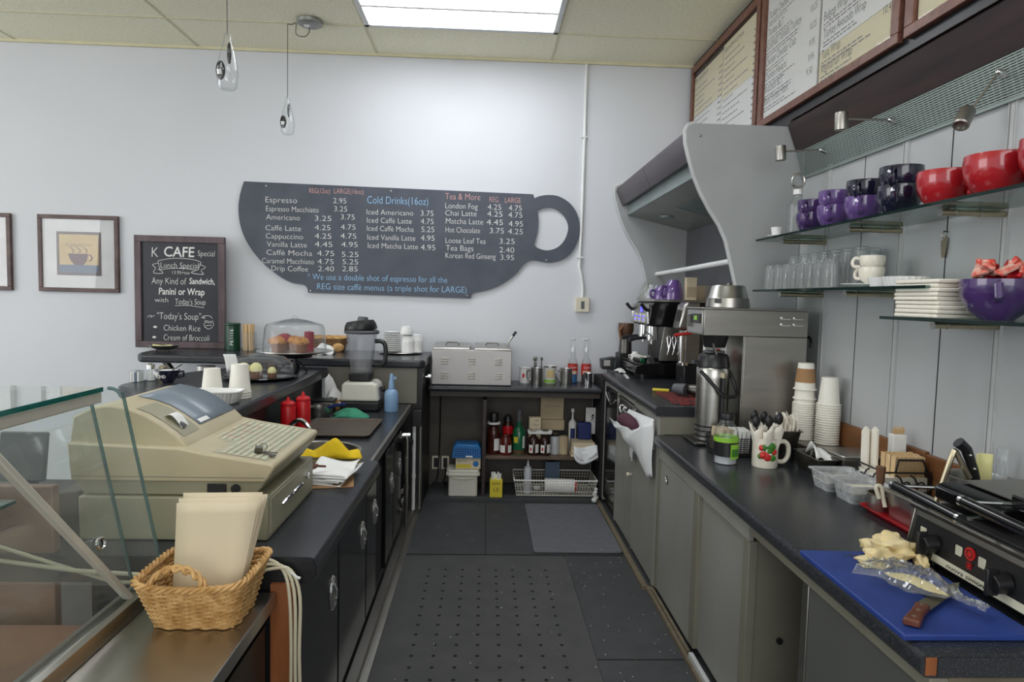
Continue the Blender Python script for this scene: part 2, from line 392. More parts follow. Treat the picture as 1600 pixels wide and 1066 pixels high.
# ---------------------------------------------------------------- ceiling light and pendants
def troffer(name, x0, x1, y0, y1, label, frame=True):
    t = thing(name, label, 'ceiling light', ((x0+x1)/2, (y0+y1)/2, ZC))
    f = M(); b = .035
    for a in ((x0, x1, y0, y0+b), (x0, x1, y1-b, y1), (x0, x0+b, y0, y1), (x1-b, x1, y0, y1)): f.box(*a, ZC-.012, ZC-.0005)
    f.build('frame', 'white_paint', t, bevel=.003)
    f = M(); f.box(x0+b, x1-b, (y0+y1)/2-.012, (y0+y1)/2+.012, ZC-.011, ZC-.002); f.build('divider', 'white_paint', t)
    M().box(x0+b, x1-b, y0+b, y1-b, ZC-.006, ZC-.001).build('diffuser', 'tube', t, smooth=0)
    return t
troffer('ceiling_light', -.858, .463, 3.975, 4.622, 'bright fluorescent ceiling light with white frame above the aisle')
troffer('ceiling_light', -.858, .463, 1.31, 1.96, 'unseen second fluorescent ceiling light, added overhead behind the first')  # out-of-view troffer, added to light the room
troffer('ceiling_light', -3.53, -2.205, 1.98, 2.62, 'unseen fluorescent ceiling light added over the seating side')  # another unseen troffer, put in for its light
def pendant(loc, s, top, label, canopy):
    t = thing('pendant_lamp', label, 'pendant lamp', loc)
    x, y, z = loc
    M().lathe([(0, .0), (.03*s, 0), (.040*s, .012*s), (.046*s, .06*s), (.043*s, .10*s), (.028*s, .17*s), (.016*s, .21*s), (.014*s, .24*s), (0, .24*s)], loc=loc).build('glass_shade', 'clear_glass', t)
    d = M()
    d.sph((x-.02*s, y-.026*s, z+.075*s), .028*s, (.75, .4, 1.5)); d.sph((x+.012*s, y-.01*s, z+.155*s), .016*s, (.6, .6, 3))
    d.build('dark_inlay', 'black_gloss', t)
    M().cyl((x-.02*s, y-.036*s, z+.055*s), (x-.02*s, y-.042*s, z+.075*s), .010*s).build('bulb', 'china', t)
    M().cyl((x, y, z+.24*s), (x, y, top), .0022, n=6).build('cord', 'black_plastic', t)
    if canopy:
        cx, cy = canopy
        M().lathe([(0, -.032), (.06, -.032), (.082, -.02), (.086, 0), (0, 0)], loc=(cx, cy, ZC-.0055)).build('canopy', 'hood_metal', t)
        M().box(cx-.035, cx+.005, cy-.02, cy+.02, ZC-.041, ZC-.0375).build('sticker', 'paper', t)
        M().tube([(x, y, top-.003), (x+.03, y+.0, top-.004), (cx-.09, cy, ZC-.02), (cx-.085, cy-.02, ZC-.10), (cx-.03, cy-.03, ZC-.12), (cx+.0, cy-.02, ZC-.09), (cx, cy, ZC-.037)], .0025, 6).build('slack_cord', 'black_plastic', t)
    return t
pendant((-1.265, 3.28, 2.47), 1.08, ZC, 'clear teardrop glass pendant lamp, the nearer and larger of the two', None)
pendant((-1.385, 4.64, 2.585), 1.03, ZC-.005, 'smaller clear teardrop pendant lamp with slack cord and round canopy', (-1.22, 4.58))

# ---------------------------------------------------------------- on the back wall
CUP_OUT=[(-1.859,2.337),(-1.888,2.238),(-1.901,2.124),(-1.884,1.991),(-1.832,1.868),(-1.732,1.735),(-1.608,1.633),(-1.503,1.577),(-1.407,1.560),(-1.379,1.536),(-1.373,1.502),(-0.115,1.486),(-0.110,1.514),(-0.086,1.532),(0.011,1.554),(0.118,1.600),(0.224,1.678),(0.298,1.766),(0.341,1.791),(0.384,1.795),(0.438,1.786),(0.504,1.782),(0.590,1.805),(0.664,1.861),(0.715,1.959),(0.727,2.056),(0.704,2.162),(0.642,2.246),(0.554,2.296),(0.468,2.304),(0.403,2.292),(0.366,2.275),(0.354,2.306)]
CUP_HOLE=[(0.390,2.185),(0.448,2.206),(0.524,2.202),(0.590,2.159),(0.630,2.096),(0.635,2.032),(0.607,1.956),(0.554,1.901),(0.480,1.876),(0.414,1.887),(0.370,1.913),(0.395,2.015),(0.400,2.100)]
CUP_W=[ ('Espresso',-1.696,-1.458,2.183,0.044),('2.95',-1.183,-1.084,2.192,0.041),('Espresso Macchiato',-1.692,-1.295,2.117,0.041),('3.25',-1.176,-1.077,2.130,0.041),('Americano',-1.691,-1.436,2.053,0.041),('3.25',-1.323,-1.197,2.054,0.041),('3.75',-1.125,-1.019,2.070,0.041),('Caffè Latte',-1.696,-1.427,1.971,0.041),('4.25',-1.323,-1.204,1.984,0.041),('4.75',-1.124,-1.012,1.993,0.041),('Cappuccino',-1.694,-1.412,1.909,0.041),('4.25',-1.323,-1.196,1.919,0.041),('4.75',-1.126,-1.006,1.925,0.041),('Vanilla Latte',-1.687,-1.383,1.847,0.041),('4.45',-1.323,-1.188,1.856,0.041),('4.95',-1.119,-0.995,1.860,0.041),('Caffè Mocha',-1.689,-1.342,1.784,0.041),('4.75',-1.304,-1.174,1.787,0.041),('5.25',-1.116,-0.988,1.784,0.041),('Caramel Macchiato',-1.723,-1.328,1.720,0.041),('4.75',-1.301,-1.178,1.724,0.041),('5.25',-1.110,-0.990,1.727,0.041),('Drip Coffee',-1.651,-1.373,1.663,0.041),('2.40',-1.296,-1.174,1.669,0.041),('2.85',-1.111,-0.994,1.673,0.041),('Iced Americano',-0.928,-0.571,2.114,0.041),('Iced Caffè Latte',-0.925,-0.582,2.051,0.041),('Iced Caffè Mocha',-0.924,-0.566,1.989,0.041),('Iced Vanilla Latte',-0.920,-0.552,1.921,0.041),('Iced Matcha Latte',-0.916,-0.531,1.857,0.041),('3.75',-0.513,-0.415,2.115,0.043),('4.75',-0.512,-0.414,2.053,0.043),('5.25',-0.506,-0.407,1.991,0.043),('4.95',-0.510,-0.404,1.925,0.043),('4.95',-0.509,-0.397,1.853,0.043),('London Fog',-0.325,-0.074,2.178,0.043),('4.25',0.003,0.108,2.178,0.043),('4.75',0.166,0.268,2.175,0.043),('Chai Latte',-0.324,-0.081,2.123,0.043),('4.25',0.001,0.119,2.125,0.043),('4.75',0.165,0.273,2.122,0.043),('Matcha Latte',-0.318,-0.030,2.061,0.043),('4.45',-0.003,0.124,2.061,0.043),('4.95',0.169,0.280,2.054,0.043),('Hot Chocolate',-0.319,-0.052,1.994,0.043),('3.75',0.023,0.133,1.996,0.043),('4.25',0.165,0.281,1.994,0.043),('Loose Leaf Tea',-0.318,-0.007,1.912,0.043),('3.25',0.100,0.219,1.917,0.043),('Tea Bags',-0.315,-0.101,1.854,0.043),('2.40',0.102,0.217,1.850,0.043),('Korean Red Ginseng',-0.316,0.073,1.796,0.043),('3.95',0.111,0.216,1.792,0.043) ]
CUP_P=[ ('REG(12oz)',-1.365,-1.208,2.264,0.038),('LARGE(16oz)',-1.177,-0.952,2.266,0.040),('Tea & More',-0.326,-0.055,2.247,0.049),('REG.',0.016,0.093,2.237,0.041),('LARGE',0.136,0.259,2.235,0.041) ]
CUP_B=[ ('Cold Drinks(16oz)',-0.924,-0.457,2.198,0.058),('* We use a double shot of espresso for all the',-1.378,-0.300,1.603,0.048),('REG size caffè menus (a triple shot for LARGE)',-1.303,-0.148,1.529,0.048) ]
def cup_board():
    t = thing('menu_board', 'large coffee-cup shaped chalkboard drink menu on the white wall', 'menu board', (-.6, YW, 1.49))
    cu = bpy.data.curves.new('cup', 'CURVE'); cu.dimensions = '2D'; cu.fill_mode = 'BOTH'; cu.extrude = .010
    for pts in (catmull([Vector(p) for p in CUP_OUT], 5, True, (0, 9, 10, 11, 12, 31, 32)), catmull([Vector(p) for p in CUP_HOLE], 5, True, (0, 10))):
        sp = cu.splines.new('POLY'); sp.points.add(len(pts)-1); sp.use_cyclic_u = True
        for p, q in zip(sp.points, pts): p.co = (q[0], q[1], 0, 1)
    ob = bpy.data.objects.new('tmp', cu); COL.objects.link(ob); me = ob.to_mesh(); m = M(); m.b.from_mesh(me); ob.to_mesh_clear()
    bpy.data.objects.remove(ob); bpy.data.curves.remove(cu)
    bmesh.ops.transform(m.b, matrix=Matrix(((1, 0, 0, 0), (0, 0, -1, YW-.011), (0, 1, 0, 0), (0, 0, 0, 1))), verts=m.b.verts)
    m.build('board', 'chalkboard', t, smooth=0)
    for nm, L, mt in (('white_lettering', CUP_W, 'chalk_white'), ('pink_lettering', CUP_P, 'chalk_pink'), ('blue_lettering', CUP_B, 'chalk_blue')):
        for s, x0, x1, z, cap in L:
            k = M(); txt(k, s, (x0, YW-.0225, z), (1, 0, 0), (0, 0, 1), x1-x0, cap); k.build(nm, mt, t, smooth=0)
    for x, z in ((-1.691, 2.308), (-.743, 2.298), (-1.354, 1.515), (-.142, 1.508), (.47, 1.80)): M().sph((x, YW-.022, z), .007, (1, .4, 1), 10).build('screw', 'steel', t)
cup_board()
def conduit():
    t = thing('wall_switch', 'cream wall switch with white surface conduit rising to the ceiling', 'switch', (.765, YW, 1.40))
    M().tube([(.742, YW-.012, ZC-.022), (.742, YW-.012, 2.3), (.735, YW-.012, 1.80), (.738, YW-.012, 1.74), (.757, YW-.012, 1.66), (.765, YW-.012, 1.58), (.765, YW-.012, 1.50)], .0115, 10).build('conduit', 'white_paint', t)
    for z in (2.75, 1.82): M().box(.715, .765, YW-.026, YW-.001, z, z+.012).build('clip', 'white_paint', t, bevel=.002)
    M().box(.711, .819, YW-.035, YW-.0005, 1.40, 1.515).build('box', 'cream', t, bevel=.004)
    M().box(.752, .778, YW-.039, YW-.034, 1.425, 1.485).build('rocker', 'grey_plastic', t, bevel=.002)
conduit()
def picture(x0, x1, z0, z1, label, print_=True, skew=0.015):
    t = thing('framed_picture', label, 'picture', ((x0+x1)/2, YW, z0))
    y = YW-.03; f = M(); b = .03
    for a in ((x0, x1, z0, z0+b), (x0, x1, z1-b, z1), (x0, x0+b, z0+b, z1-b), (x1-b, x1, z0+b, z1-b)): f.box(a[0], a[1], y, YW-.001, a[2], a[3])
    f.build('frame', 'picture_wood', t, bevel=.003)
    M().box(x0+b, x1-b, y+.014, YW-.002, z0+b, z1-b).build('mat_board', 'mat_board', t)
    cx = (x0+x1)/2; cz = (z0+z1)/2+.0
    m = M(); yy = y+.0125
    def r(a, b_, c, d, i, o=0): m.mi = i; m.quad((cx+a, yy-o, cz+c), (cx+b_, yy-o, cz+c), (cx+b_, yy-o, cz+d), (cx+a, yy-o, cz+d))
    r(-.165, .165, -.165, .165, 0); r(-.145, .145, -.145, .145, 1, .0004); r(-.145, .145, -.145, -.085, 2, .0008)
    m.mi = 3
    for q in ([(-.08, .0), (.07, .0), (.06, -.05), (.035, -.085), (-.035, -.085), (-.065, -.05)],):
        m.prism([(cx+a, cz+b_) for a, b_ in q], yy-.0014, yy-.0012, 'Y')
    m.tube(arc((cx+.075, cz-.03), .022, -PI/2, PI/2, 8, lambda a, b_: (a, yy-.0014, b_)), .004, 5)
    txt(m, 'Cappuccino', (cx-.095, yy-.0013, cz+.055), (1, 0, 0), (0, 0, 1), .19, .028, shear=.3)
    for k in range(3): m.tube([(cx-.05+.05*k+.012*math.sin(i*.9), yy-.0014, cz+.008+i*.008) for i in range(6)], .0025, 5)
    m.build('print', ['picture_wood', 'print_cream', 'print_blue', 'print_plum'], t, smooth=0)
    M().box(x0+b, x1-b, y+.005, y+.008, z0+b, z1-b).build('glass', 'picture_glass', t, smooth=0)
picture(-3.395, -2.80, 1.465, 2.045, 'brown framed square print of a coffee cup on the white wall')
picture(-4.19, -3.595, 1.465, 2.045, 'brown framed picture cut by the left edge of the view')

# ================================================================ right side: worktops and cabinets
def bull(x0, x1, z, th, side=1):
    """worktop section with a rounded front edge at x0 (side=1: front looks to -x)"""
    r = th/2
    p = [(x1, z), (x0+.03*side, z)] + [(x0+side*(r*.55-r*.55*math.sin(a)), z-r+r*math.cos(a)) for a in [PI/2*i/4 for i in range(1, 5)]]
    p += [(x0+side*(r*.55-r*.55*math.cos(a)), z-r-r*math.sin(a)) for a in [PI/2*i/4 for i in range(1, 5)]] + [(x1, z-th)]
    return p
t = thing('worktop', 'long black speckled worktop in front of the grey wall with cut end', 'worktop', (1.24, 1.206, .768))
M().prism(bull(.872, 1.579, .82, .05), 1.208, 3.25, 'Y').build('top', 'granite', t, smooth=30)
m = M(); m.box(.882, .905, 1.2065, 1.2078, .775, .812); tag(m.build('chipped_core', 'orange_wood', t), 'bare brown chipped core at the cut end', None)
m = M(); m.box(.907, 1.57, 1.2065, 1.2078, .772, .812); m.build('end_face', 'granite', t)
def lower_cabinet():
    t = thing('sliding_door_cabinet', 'grey sliding door cabinet under the low black worktop', 'cabinet', (1.2, 2.7, 0))
    m = M(); m.box(.898, .915, 2.10, 3.245, .705, .767); m.build('top_rail', 'cabinet_grey', t, bevel=.002)
    a = M().box(.903, .915, 2.68, 3.21, .036, .704).build('door', 'cabinet_grey', t, bevel=.002)
    M().lathe([(0, 0), (.011, 0), (.020, .002), (.022, .006), (.016, .008), (.0155, .003), (0, .003)], T=Matrix.Translation((.9035, 3.09, .635)) @ Matrix.Rotation(-PI/2, 4, 'Y')).build('finger_pull', 'chrome', a)
    M().box(.918, .93, 2.15, 2.70, .046, .704).build('door', 'cabinet_grey', t, bevel=.002)
    M().box(.899, .93, 2.615, 2.679, .046, .704).build('jamb', 'cabinet_beige', t, bevel=.002)
    M().box(.900, .93, 2.10, 2.149, .046, .704).build('post', 'cabinet_beige', t, bevel=.002)
    m = M().box(.931, 1.575, 2.105, 2.125, .02, .766); m.build('side_panel', 'cabinet_beige', t)
    for x, z, r in ((1.02, .36, .011), (1.08, .62, .009)): M().cyl((x, 2.104, z), (x, 2.096, z), r).build('plug', 'black_matte', t)
    M().box(.9, 1.575, 3.21, 3.245, .036, .70).build('end_panel', 'cabinet_beige', t)
    M().box(.95, 1.575, 2.13, 3.2, .037, .05).build('bottom_shelf', 'cabinet_grey', t)
lower_cabinet()
def near_cabinet():
    t = thing('counter_cabinet', 'dark grey panelled cabinet under the blue cutting board', 'cabinet', (1.2, 1.45, 0))
    M().box(.902, .92, 1.225, 1.70, .0, .765).build('front_panel', 'cabinet_dark', t, bevel=.002)
    M().box(.899, .93, 1.701, 1.735, .0, .765).build('corner_post', 'steel_soft', t, bevel=.002)
    M().box(.931, 1.575, 1.715, 1.73, 0, .765).build('side_panel', 'cabinet_beige', t)
    M().box(.921, 1.575, 1.225, 1.24, 0, .72).build('end_panel', 'cabinet_grey', t)
    M().box(.895, .935, 1.21, 2.099, .735, .7665).build('front_rail', 'cabinet_beige', t, bevel=.003)
    M().box(.936, 1.57, 1.212, 1.232, .725, .7665).build('end_rail', 'raw_wood', t, bevel=.002)
near_cabinet()
# raised worktop with the coffee machines
t = thing('raised_worktop', 'raised black worktop carrying the espresso machine', 'worktop', (1.24, 4, .915))
M().prism(bull(.872, 1.579, .965, .05), 3.25, 4.74, 'Y').prism([(.98, .915), (1.579, .915), (1.579, .965), (.98, .965)], 4.741, 5.14, 'Y').build('top', 'granite', t, smooth=30)
def upper_cabinet():
    t = thing('bar_cabinet', 'grey bar cabinet with latched drawer and doors beneath the raised worktop', 'cabinet', (1.2, 4.0, 0))
    M().box(.905, 1.575, 3.255, 3.285, .822, .914).box(.905, 1.575, 3.255, 3.285, .02, .765).build('end_panel', 'cabinet_beige', t)
    m = M()
    for a, b in ((3.262, 3.30), (3.765, 3.785), (4.255, 4.285), (4.71, 4.738)): m.box(.894, .93, a, b, .025, .913)
    m.box(.896, .93, 3.30, 4.71, .885, .914); m.build('frame', 'cabinet_grey', t)
    for a, b in ((3.302, 3.763), (3.787, 4.253)):
        d = M().box(.897, .915, a, b, .03, .715).build('door', 'cabinet_grey', t, bevel=.002)
        if a > 3.5:
            M().cyl((.897, 3.82, .46), (.885, 3.82, .46), .006).sph((.878, 3.82, .46), .013).build('knob', 'cream', d)
    dr = M().box(.895, .915, 3.80, 4.24, .735, .875).build('drawer', 'steel_dark', t, bevel=.004)
    f = M(); 
    for a in ((3.80, 4.24, .735, .75), (3.80, 4.24, .86, .875), (3.80, 3.82, .75, .86), (4.22, 4.24, .75, .86)): f.box(.889, .8945, *a)
    f.build('drawer_frame', 'steel', dr, bevel=.002)
    M().box(.880, .894, 3.95, 4.10, .785, .845).tube([(.884, 3.97, .835), (.868, 3.97, .83), (.866, 3.99, .80), (.866, 4.05, .80), (.868, 4.07, .83), (.884, 4.07, .835)], .006).build('latch', 'chrome', dr, bevel=.003)
    op = M()
    for a in ((3.31, 3.755, .725, .738), (3.31, 3.755, .872, .885), (3.31, 3.325, .738, .872), (3.74, 3.755, .738, .872)): op.box(.885, .905, *a)
    op.build('waste_opening', 'steel', t, bevel=.003)
    M().box(.93, .94, 3.30, 4.25, .72, .88).build('recess', 'black_matte', t)
upper_cabinet()
def bottle_fridge():
    t = thing('undercounter_fridge', 'dark glass fronted fridge in the corner beneath the raised worktop', 'fridge', (1.2, 4.5, 0))
    M().box(.92, 1.5, 4.30, 4.70, .05, .88).box(.875, 1.5, 4.742, 5.14, .03, .912).build('body', 'black_matte', t)
    d = M().box(.896, .919, 4.295, 4.70, .06, .875).build('door', 'black_gloss', t, bevel=.004)
    M().tube([(.89, 4.31+.37*i/10, .83-.05*math.sin(PI*i/10)) for i in range(11)], .008).build('handle', 'chrome', d)
bottle_fridge()
def rubbish():
    t = thing('rubbish_bag', 'white plastic rubbish bag hanging from the waste opening below the coffee machines', 'bag', (.87, 3.55, .48))
    rim = [(.79, 4.01, .765), (.785, 3.80, .775), (.79, 3.58, .795), (.80, 3.42, .805), (.83, 3.28, .865), (.872, 3.27, .885)]
    low = [(.80, 3.99, .755), (.81, 3.80, .725), (.82, 3.62, .695), (.85, 3.43, .645), (.862, 3.34, .575), (.872, 3.262, .60)]
    def pick(L, u):
        k = min(4, int(u*5)); f = u*5-k; return Vector(L[k]).lerp(Vector(L[k+1]), f)
    def fn(u, v):
        p = pick(rim, u).lerp(pick(low, u), v)
        p.x += -.016*math.sin(PI*v)*math.sin(PI*u)-.004*math.sin(22*u+7*v); p.z += .004*math.sin(18*u+4*v)
        return p
    m = M().surf(30, 14, fn); m.build('front_sheet', 'bag_white', t, smooth=80, solid=.002)
    m = M().surf(12, 4, lambda u, v: pick(rim, u).lerp(Vector((.882, 3.88-.57*u, .845+.045*u)), v)+Vector((0, 0, -.05*math.sin(PI*v)))); m.build('mouth_sheet', 'bag_white', t, smooth=80, solid=.002)
    m = M().surf(8, 8, lambda u, v: (.875-.012*math.sin(6*u+3*v), 3.72-.08*u+.05*v, .70-.13*v)); m.build('loose_tail', 'bag_white', t, smooth=80, solid=.002)
    s = M(); s.tube([(.812, 3.76, .805), (.815, 3.66, .82), (.825, 3.56, .815), (.835, 3.50, .81)], .04, 14, rf=lambda u: .018+.024*math.sin(PI*min(1, u*.8+.15)))
    one('cleaning_cloth', 'plum coloured cloth lying in the mouth of the white rubbish bag', 'cloth', s, 'plum', smooth=80)
rubbish()

# ---------------------------------------------------------------- extractor hood
def hood():
    t = thing('extractor_hood', 'grey extractor hood with curved side panels above the coffee machines', 'hood', (1.3, 4.2, .97))
    prof = [(1.596, 2.395), (1.03, 2.395), (1.0, 2.385), (.988, 2.36), (.992, 2.30), (1.01, 2.235), (1.04, 2.14), (1.08, 2.055), (1.13, 1.97), (1.18, 1.90), (1.22, 1.82), (1.245, 1.73), (1.275, 1.62), (1.30, 1.53), (1.33, 1.44), (1.345, 1.35), (1.36, 1.2), (1.37, .968), (1.596, .968)]
    for y in (3.30, 5.10):
        p = M().prism(prof, y, y+.03, 'Y').build('side_panel', 'panel_grey', t, smooth=0)
        e = M(); e.tube([(x+.003, y+.015, z) for x, z in prof[1:-1]], .0155, 8); e.build('edge_band', 'panel_edge', p, smooth=60)
        M().sph((1.06, y-.002, 2.335), .008, (1, .5, 1)).build('cap_screw', 'hood_metal', p)
    a, b = (.990, 2.35), (1.045, 2.235)
    for y0, y1 in ((3.331, 4.228), (4.232, 5.098)):
        M().prism([(1.02, 2.378), (1.005, 2.37), (1.0, 2.34), (1.047, 2.232), (1.07, 2.235)], y0, y1, 'Y').build('fascia_board', 'hood_fascia', t, bevel=.002)
    M().prism([(1.09, 2.255), (1.09, 2.16), (1.10, 2.16), (1.10, 2.255)], 3.331, 5.098, 'Y').build('inner_fascia', 'hood_green', t)
    M().prism([(1.10, 2.17), (1.58, 2.06), (1.58, 2.05), (1.10, 2.16)], 3.331, 5.098, 'Y').build('underside', 'hood_metal', t)
    m = M()
    for k in range(12): m.box(1.25, 1.56, 3.75+k*.05, 3.765+k*.05, 2.085, 2.092, Matrix.Translation((1.4, 0, 2.09)) @ Matrix.Rotation(.227, 4, 'Y') @ Matrix.Translation((-1.4, 0, -2.095)))
    m.build('grease_filter', 'hood_green', t, smooth=0)
    M().cyl((1.3, 4.72, 2.10), (1.3, 4.72, 2.118), .05).build('lamp', 'hood_green', t)
    M().box(1.565, 1.58, 3.331, 5.098, .968, 1.62).build('stained_panel', 'hood_back', t); M().box(1.567, 1.58, 3.331, 5.098, 1.621, 2.05).build('back_panel', 'grey_plastic', t)
    M().tube([(1.268, 3.332, 1.715), (1.31, 4.2, 1.713), (1.34, 5.098, 1.712)], .016, 10).build('rail', 'white_paint', t)
hood()

# ---------------------------------------------------------------- menus, spotlights, glass shelves
MENU=[ ('Turkey Cheddar',3.727,3.491,3.093,0.050),('Turkey BLT',3.730,3.545,2.999,0.050),('Sundried Tomato Turkey',3.742,3.338,2.926,0.050),('Chicken Cheddar Club',3.746,3.388,2.840,0.050),('Chicken Havarti',3.749,3.488,2.758,0.050),('Avocado BLT',3.747,3.523,2.689,0.050),('Black Forest Ham',3.754,3.456,2.625,0.050),('10.25',3.241,3.179,2.930,0.040),('10.25',3.242,3.179,2.845,0.040),('9.95',3.240,3.186,2.764,0.040),('9.95',3.241,3.187,2.693,0.040),('9.50',3.254,3.196,2.630,0.040),('Bulgogi Wrap',3.105,2.905,2.833,0.050),('Turkey Avocado Wrap',3.101,2.757,2.748,0.050),('Tuna Wrap',3.110,2.948,2.657,0.050),('Vegetarian Wrap',3.112,2.847,2.591,0.050),('10.45',2.629,2.564,2.663,0.040) ]
def menu(y0, y1, label, rows, bars, panels):
    t = thing('wall_menu', label, 'menu board', (1.56, (y0+y1)/2, 2.5))
    z0, z1, b = 2.505, 3.29, .05
    m = M()
    for a in ((y0, y1, z0, z0+b*.8), (y0, y1, z1-b, z1), (y0, y0+b, z0+b*.8, z1-b), (y1-b, y1, z0+b*.8, z1-b)): m.box(1.548, 1.574, *a)
    m.build('frame', 'frame_wood', t, bevel=.003)
    for a, b_, c, d, mt in panels: M().box(1.5655, 1.573, a, b_, c, d).build('menu_sheet', mt, t)
    for s, ya, yb, z, cap in rows:
        k = M(); txt(k, s, (1.5652, ya, z), (0, -1, 0), (0, 0, 1), ya-yb, cap*.85, -.004); k.build('lettering', 'grey_plastic', t, smooth=0)
    k = M()
    for ya, yb, z, h in bars:
        y = ya
        while y > yb:
            l = min(random.uniform(.012, .05), y-yb); k.quad((1.5652, y, z), (1.5652, y-l, z), (1.5652, y-l, z+h), (1.5652, y, z+h)); y -= l+.008
    if bars: k.build('fine_print', 'fine_print', t, smooth=0)
    M().box(1.560, 1.562, y0+b, y1-b, z0+b*.8, z1-b).build('cover_sheet', 'picture_glass', t, smooth=0)
bars = [(ya, ya-random.uniform(.25, .45), z-.022, .0065) for s, ya, yb, z, cap in MENU if not s[0].isdigit()] + [(ya, ya-random.uniform(.2, .4), z-.038, .0065) for s, ya, yb, z, cap in MENU if not s[0].isdigit()]
menu(2.50, 3.80, 'middle brown framed sandwich and wrap menu above the glass shelves', MENU, bars, [(3.15, 3.75, 2.545, 3.24, 'menu_white'), (2.55, 3.13, 2.545, 2.69, 'menu_cream'), (2.55, 3.13, 2.692, 3.24, 'menu_white')])
b2 = []
for k in range(15):
    b2.append((5.02, 5.02-random.uniform(.15, .42), 3.10-k*.04, .008)); b2.append((4.42, 4.42-random.uniform(.15, .42), 3.12-k*.04, .008))
    b2.append((4.52, 4.46, 3.10-k*.04, .012)); b2.append((3.94, 3.88, 3.12-k*.04, .012))
menu(3.825, 5.10, 'brown framed menu with cream sheets beside the back wall, above the hood', [('Breakfast', 5.03, 4.75, 3.155, .04), ('Sandwiches', 4.43, 4.1, 3.165, .04)], b2, [(4.455, 5.045, 2.546, 2.9, 'menu_white'), (4.455, 5.045, 2.902, 3.2, 'menu_cream'), (3.88, 4.445, 2.546, 2.86, 'menu_white'), (3.88, 4.445, 2.862, 3.22, 'menu_cream')])
menu(1.15, 2.465, 'brown framed menu cut by the right edge of the view', [], [], [(1.2, 2.41, 2.546, 3.24, 'menu_cream')])
def spot(y, head, label, tilt):
    t = thing('spotlight', label, 'spotlight', (1.56, y, 2.2))
    M().cyl((1.572, y, 2.215), (1.553, y, 2.222), .012).sph((1.55, y, 2.222), .010).build('mount', 'chrome', t)
    M().cyl((1.55, y, 2.222), (head[0]+.01, head[1], head[2]+.01), .0045, n=8).build('arm', 'steel_soft', t)
    h = Vector(head); d = Vector(tilt).normalized()
    M().lathe([(0, -.035), (.022, -.035), (.024, -.03), (.024, .03), (.020, .034), (.018, .02), (0, .02)], n=20, T=Matrix.Translation(h) @ d.to_track_quat('Z', 'Y').to_matrix().to_4x4()).build('lamp_head', 'steel_soft', t)
spot(2.52, (1.36, 2.52, 2.21), 'boxy silver spotlight on an arm, middle one along the green grille', (0.1, .1, -1))
spot(3.04, (1.36, 3.04, 2.20), 'silver spotlight on an arm nearest the extractor hood', (.1, .05, -1))
spot(1.98, (1.45, 1.98, 2.08), 'silver spotlight hanging lowest, over the red cups', (-.55, -.35, -.8))
def shelf(y0, y1, z, rods, label):
    t = thing('glass_shelf', label, 'shelf', (1.45, (y0+y1)/2, z-.05))
    M().box(1.33, 1.578, y0, y1, z-.010, z).build('glass', 'shelf_glass', t, bevel=.001)
    M().box(1.3285, 1.3298, y0, y1, z-.010, z).build('front_edge', 'shelf_edge', t, smooth=0)
    for y in rods:
        p = M().cyl((1.39, y, z-.022), (1.591, y, z-.022), .0105, n=16).build('bracket_rod', 'brass', t)
        M().cyl((1.386, y, z-.022), (1.3895, y, z-.022), .0125, n=16).cyl((1.43, y, z-.022), (1.434, y, z-.022), .0125, n=16).cyl((1.51, y, z-.022), (1.514, y, z-.022), .0125, n=16).build('collar', 'steel', p)
    return t
shelf(1.2, 3.2, 1.815, (1.9685, 2.475, 3.033), 'top glass shelf holding purple, black and red cups')
shelf(1.93, 3.21, 1.568, (2.475, 3.033), 'middle glass shelf holding drinking glasses and white dishes')
shelf(1.1, 2.15, 1.468, (1.9685,), 'lowest glass shelf holding napkins and the candy bowl')

# ---------------------------------------------------------------- floor mats
t = thing('drainage_mat', 'large black rubber floor mat with rows of small holes', 'mat', (.03, 2.5, 0))
M().prism(rrect(-.425, .495, .9, 3.675, .03), .0005, .011, 'Z').build('mat', 'rubber_mat', t, bevel=.004)
m = M()
for i in range(8):
    for j in range(26): m.cyl((-.275+.0908*i, 3.48-.0858*j, .0105), (-.275+.0908*i, 3.48-.0858*j, .0115), .0085, n=10)
tag(m.build('drain_holes', 'hole', t, smooth=0), None, None, kind='stuff')
t = one('anti_fatigue_mat', 'grey ribbed rubber mat in front of the shelves, right of the aisle', 'mat', M().prism(rrect(.315, .845, 3.74, 4.63, .02), .0005, .016, 'Z'), 'grey_mat', bevel=.006)
m = M(); random.seed(3)
for k in range(120):
    if k % 3: x, y = random.uniform(.51, .86), random.uniform(1.6, 3.7)
    else: x, y = random.uniform(-.42, .84), random.uniform(2.0, 4.55)
    z = .0115 if (x < .495 and y < 3.675) else (.0165 if x > .31 and y > 3.735 else .0005)
    r = random.uniform(.001, .0032); m.obox((x, y, z+r*.35), (r*2, r*1.3, r*.7), (0, 0, random.random()*3))
tag(m.build('crumbs', 'clear_plastic_solid', None, smooth=0), 'scattered pale crumbs on the black rubber floor', 'crumbs', None, 'stuff')
random.seed(7)

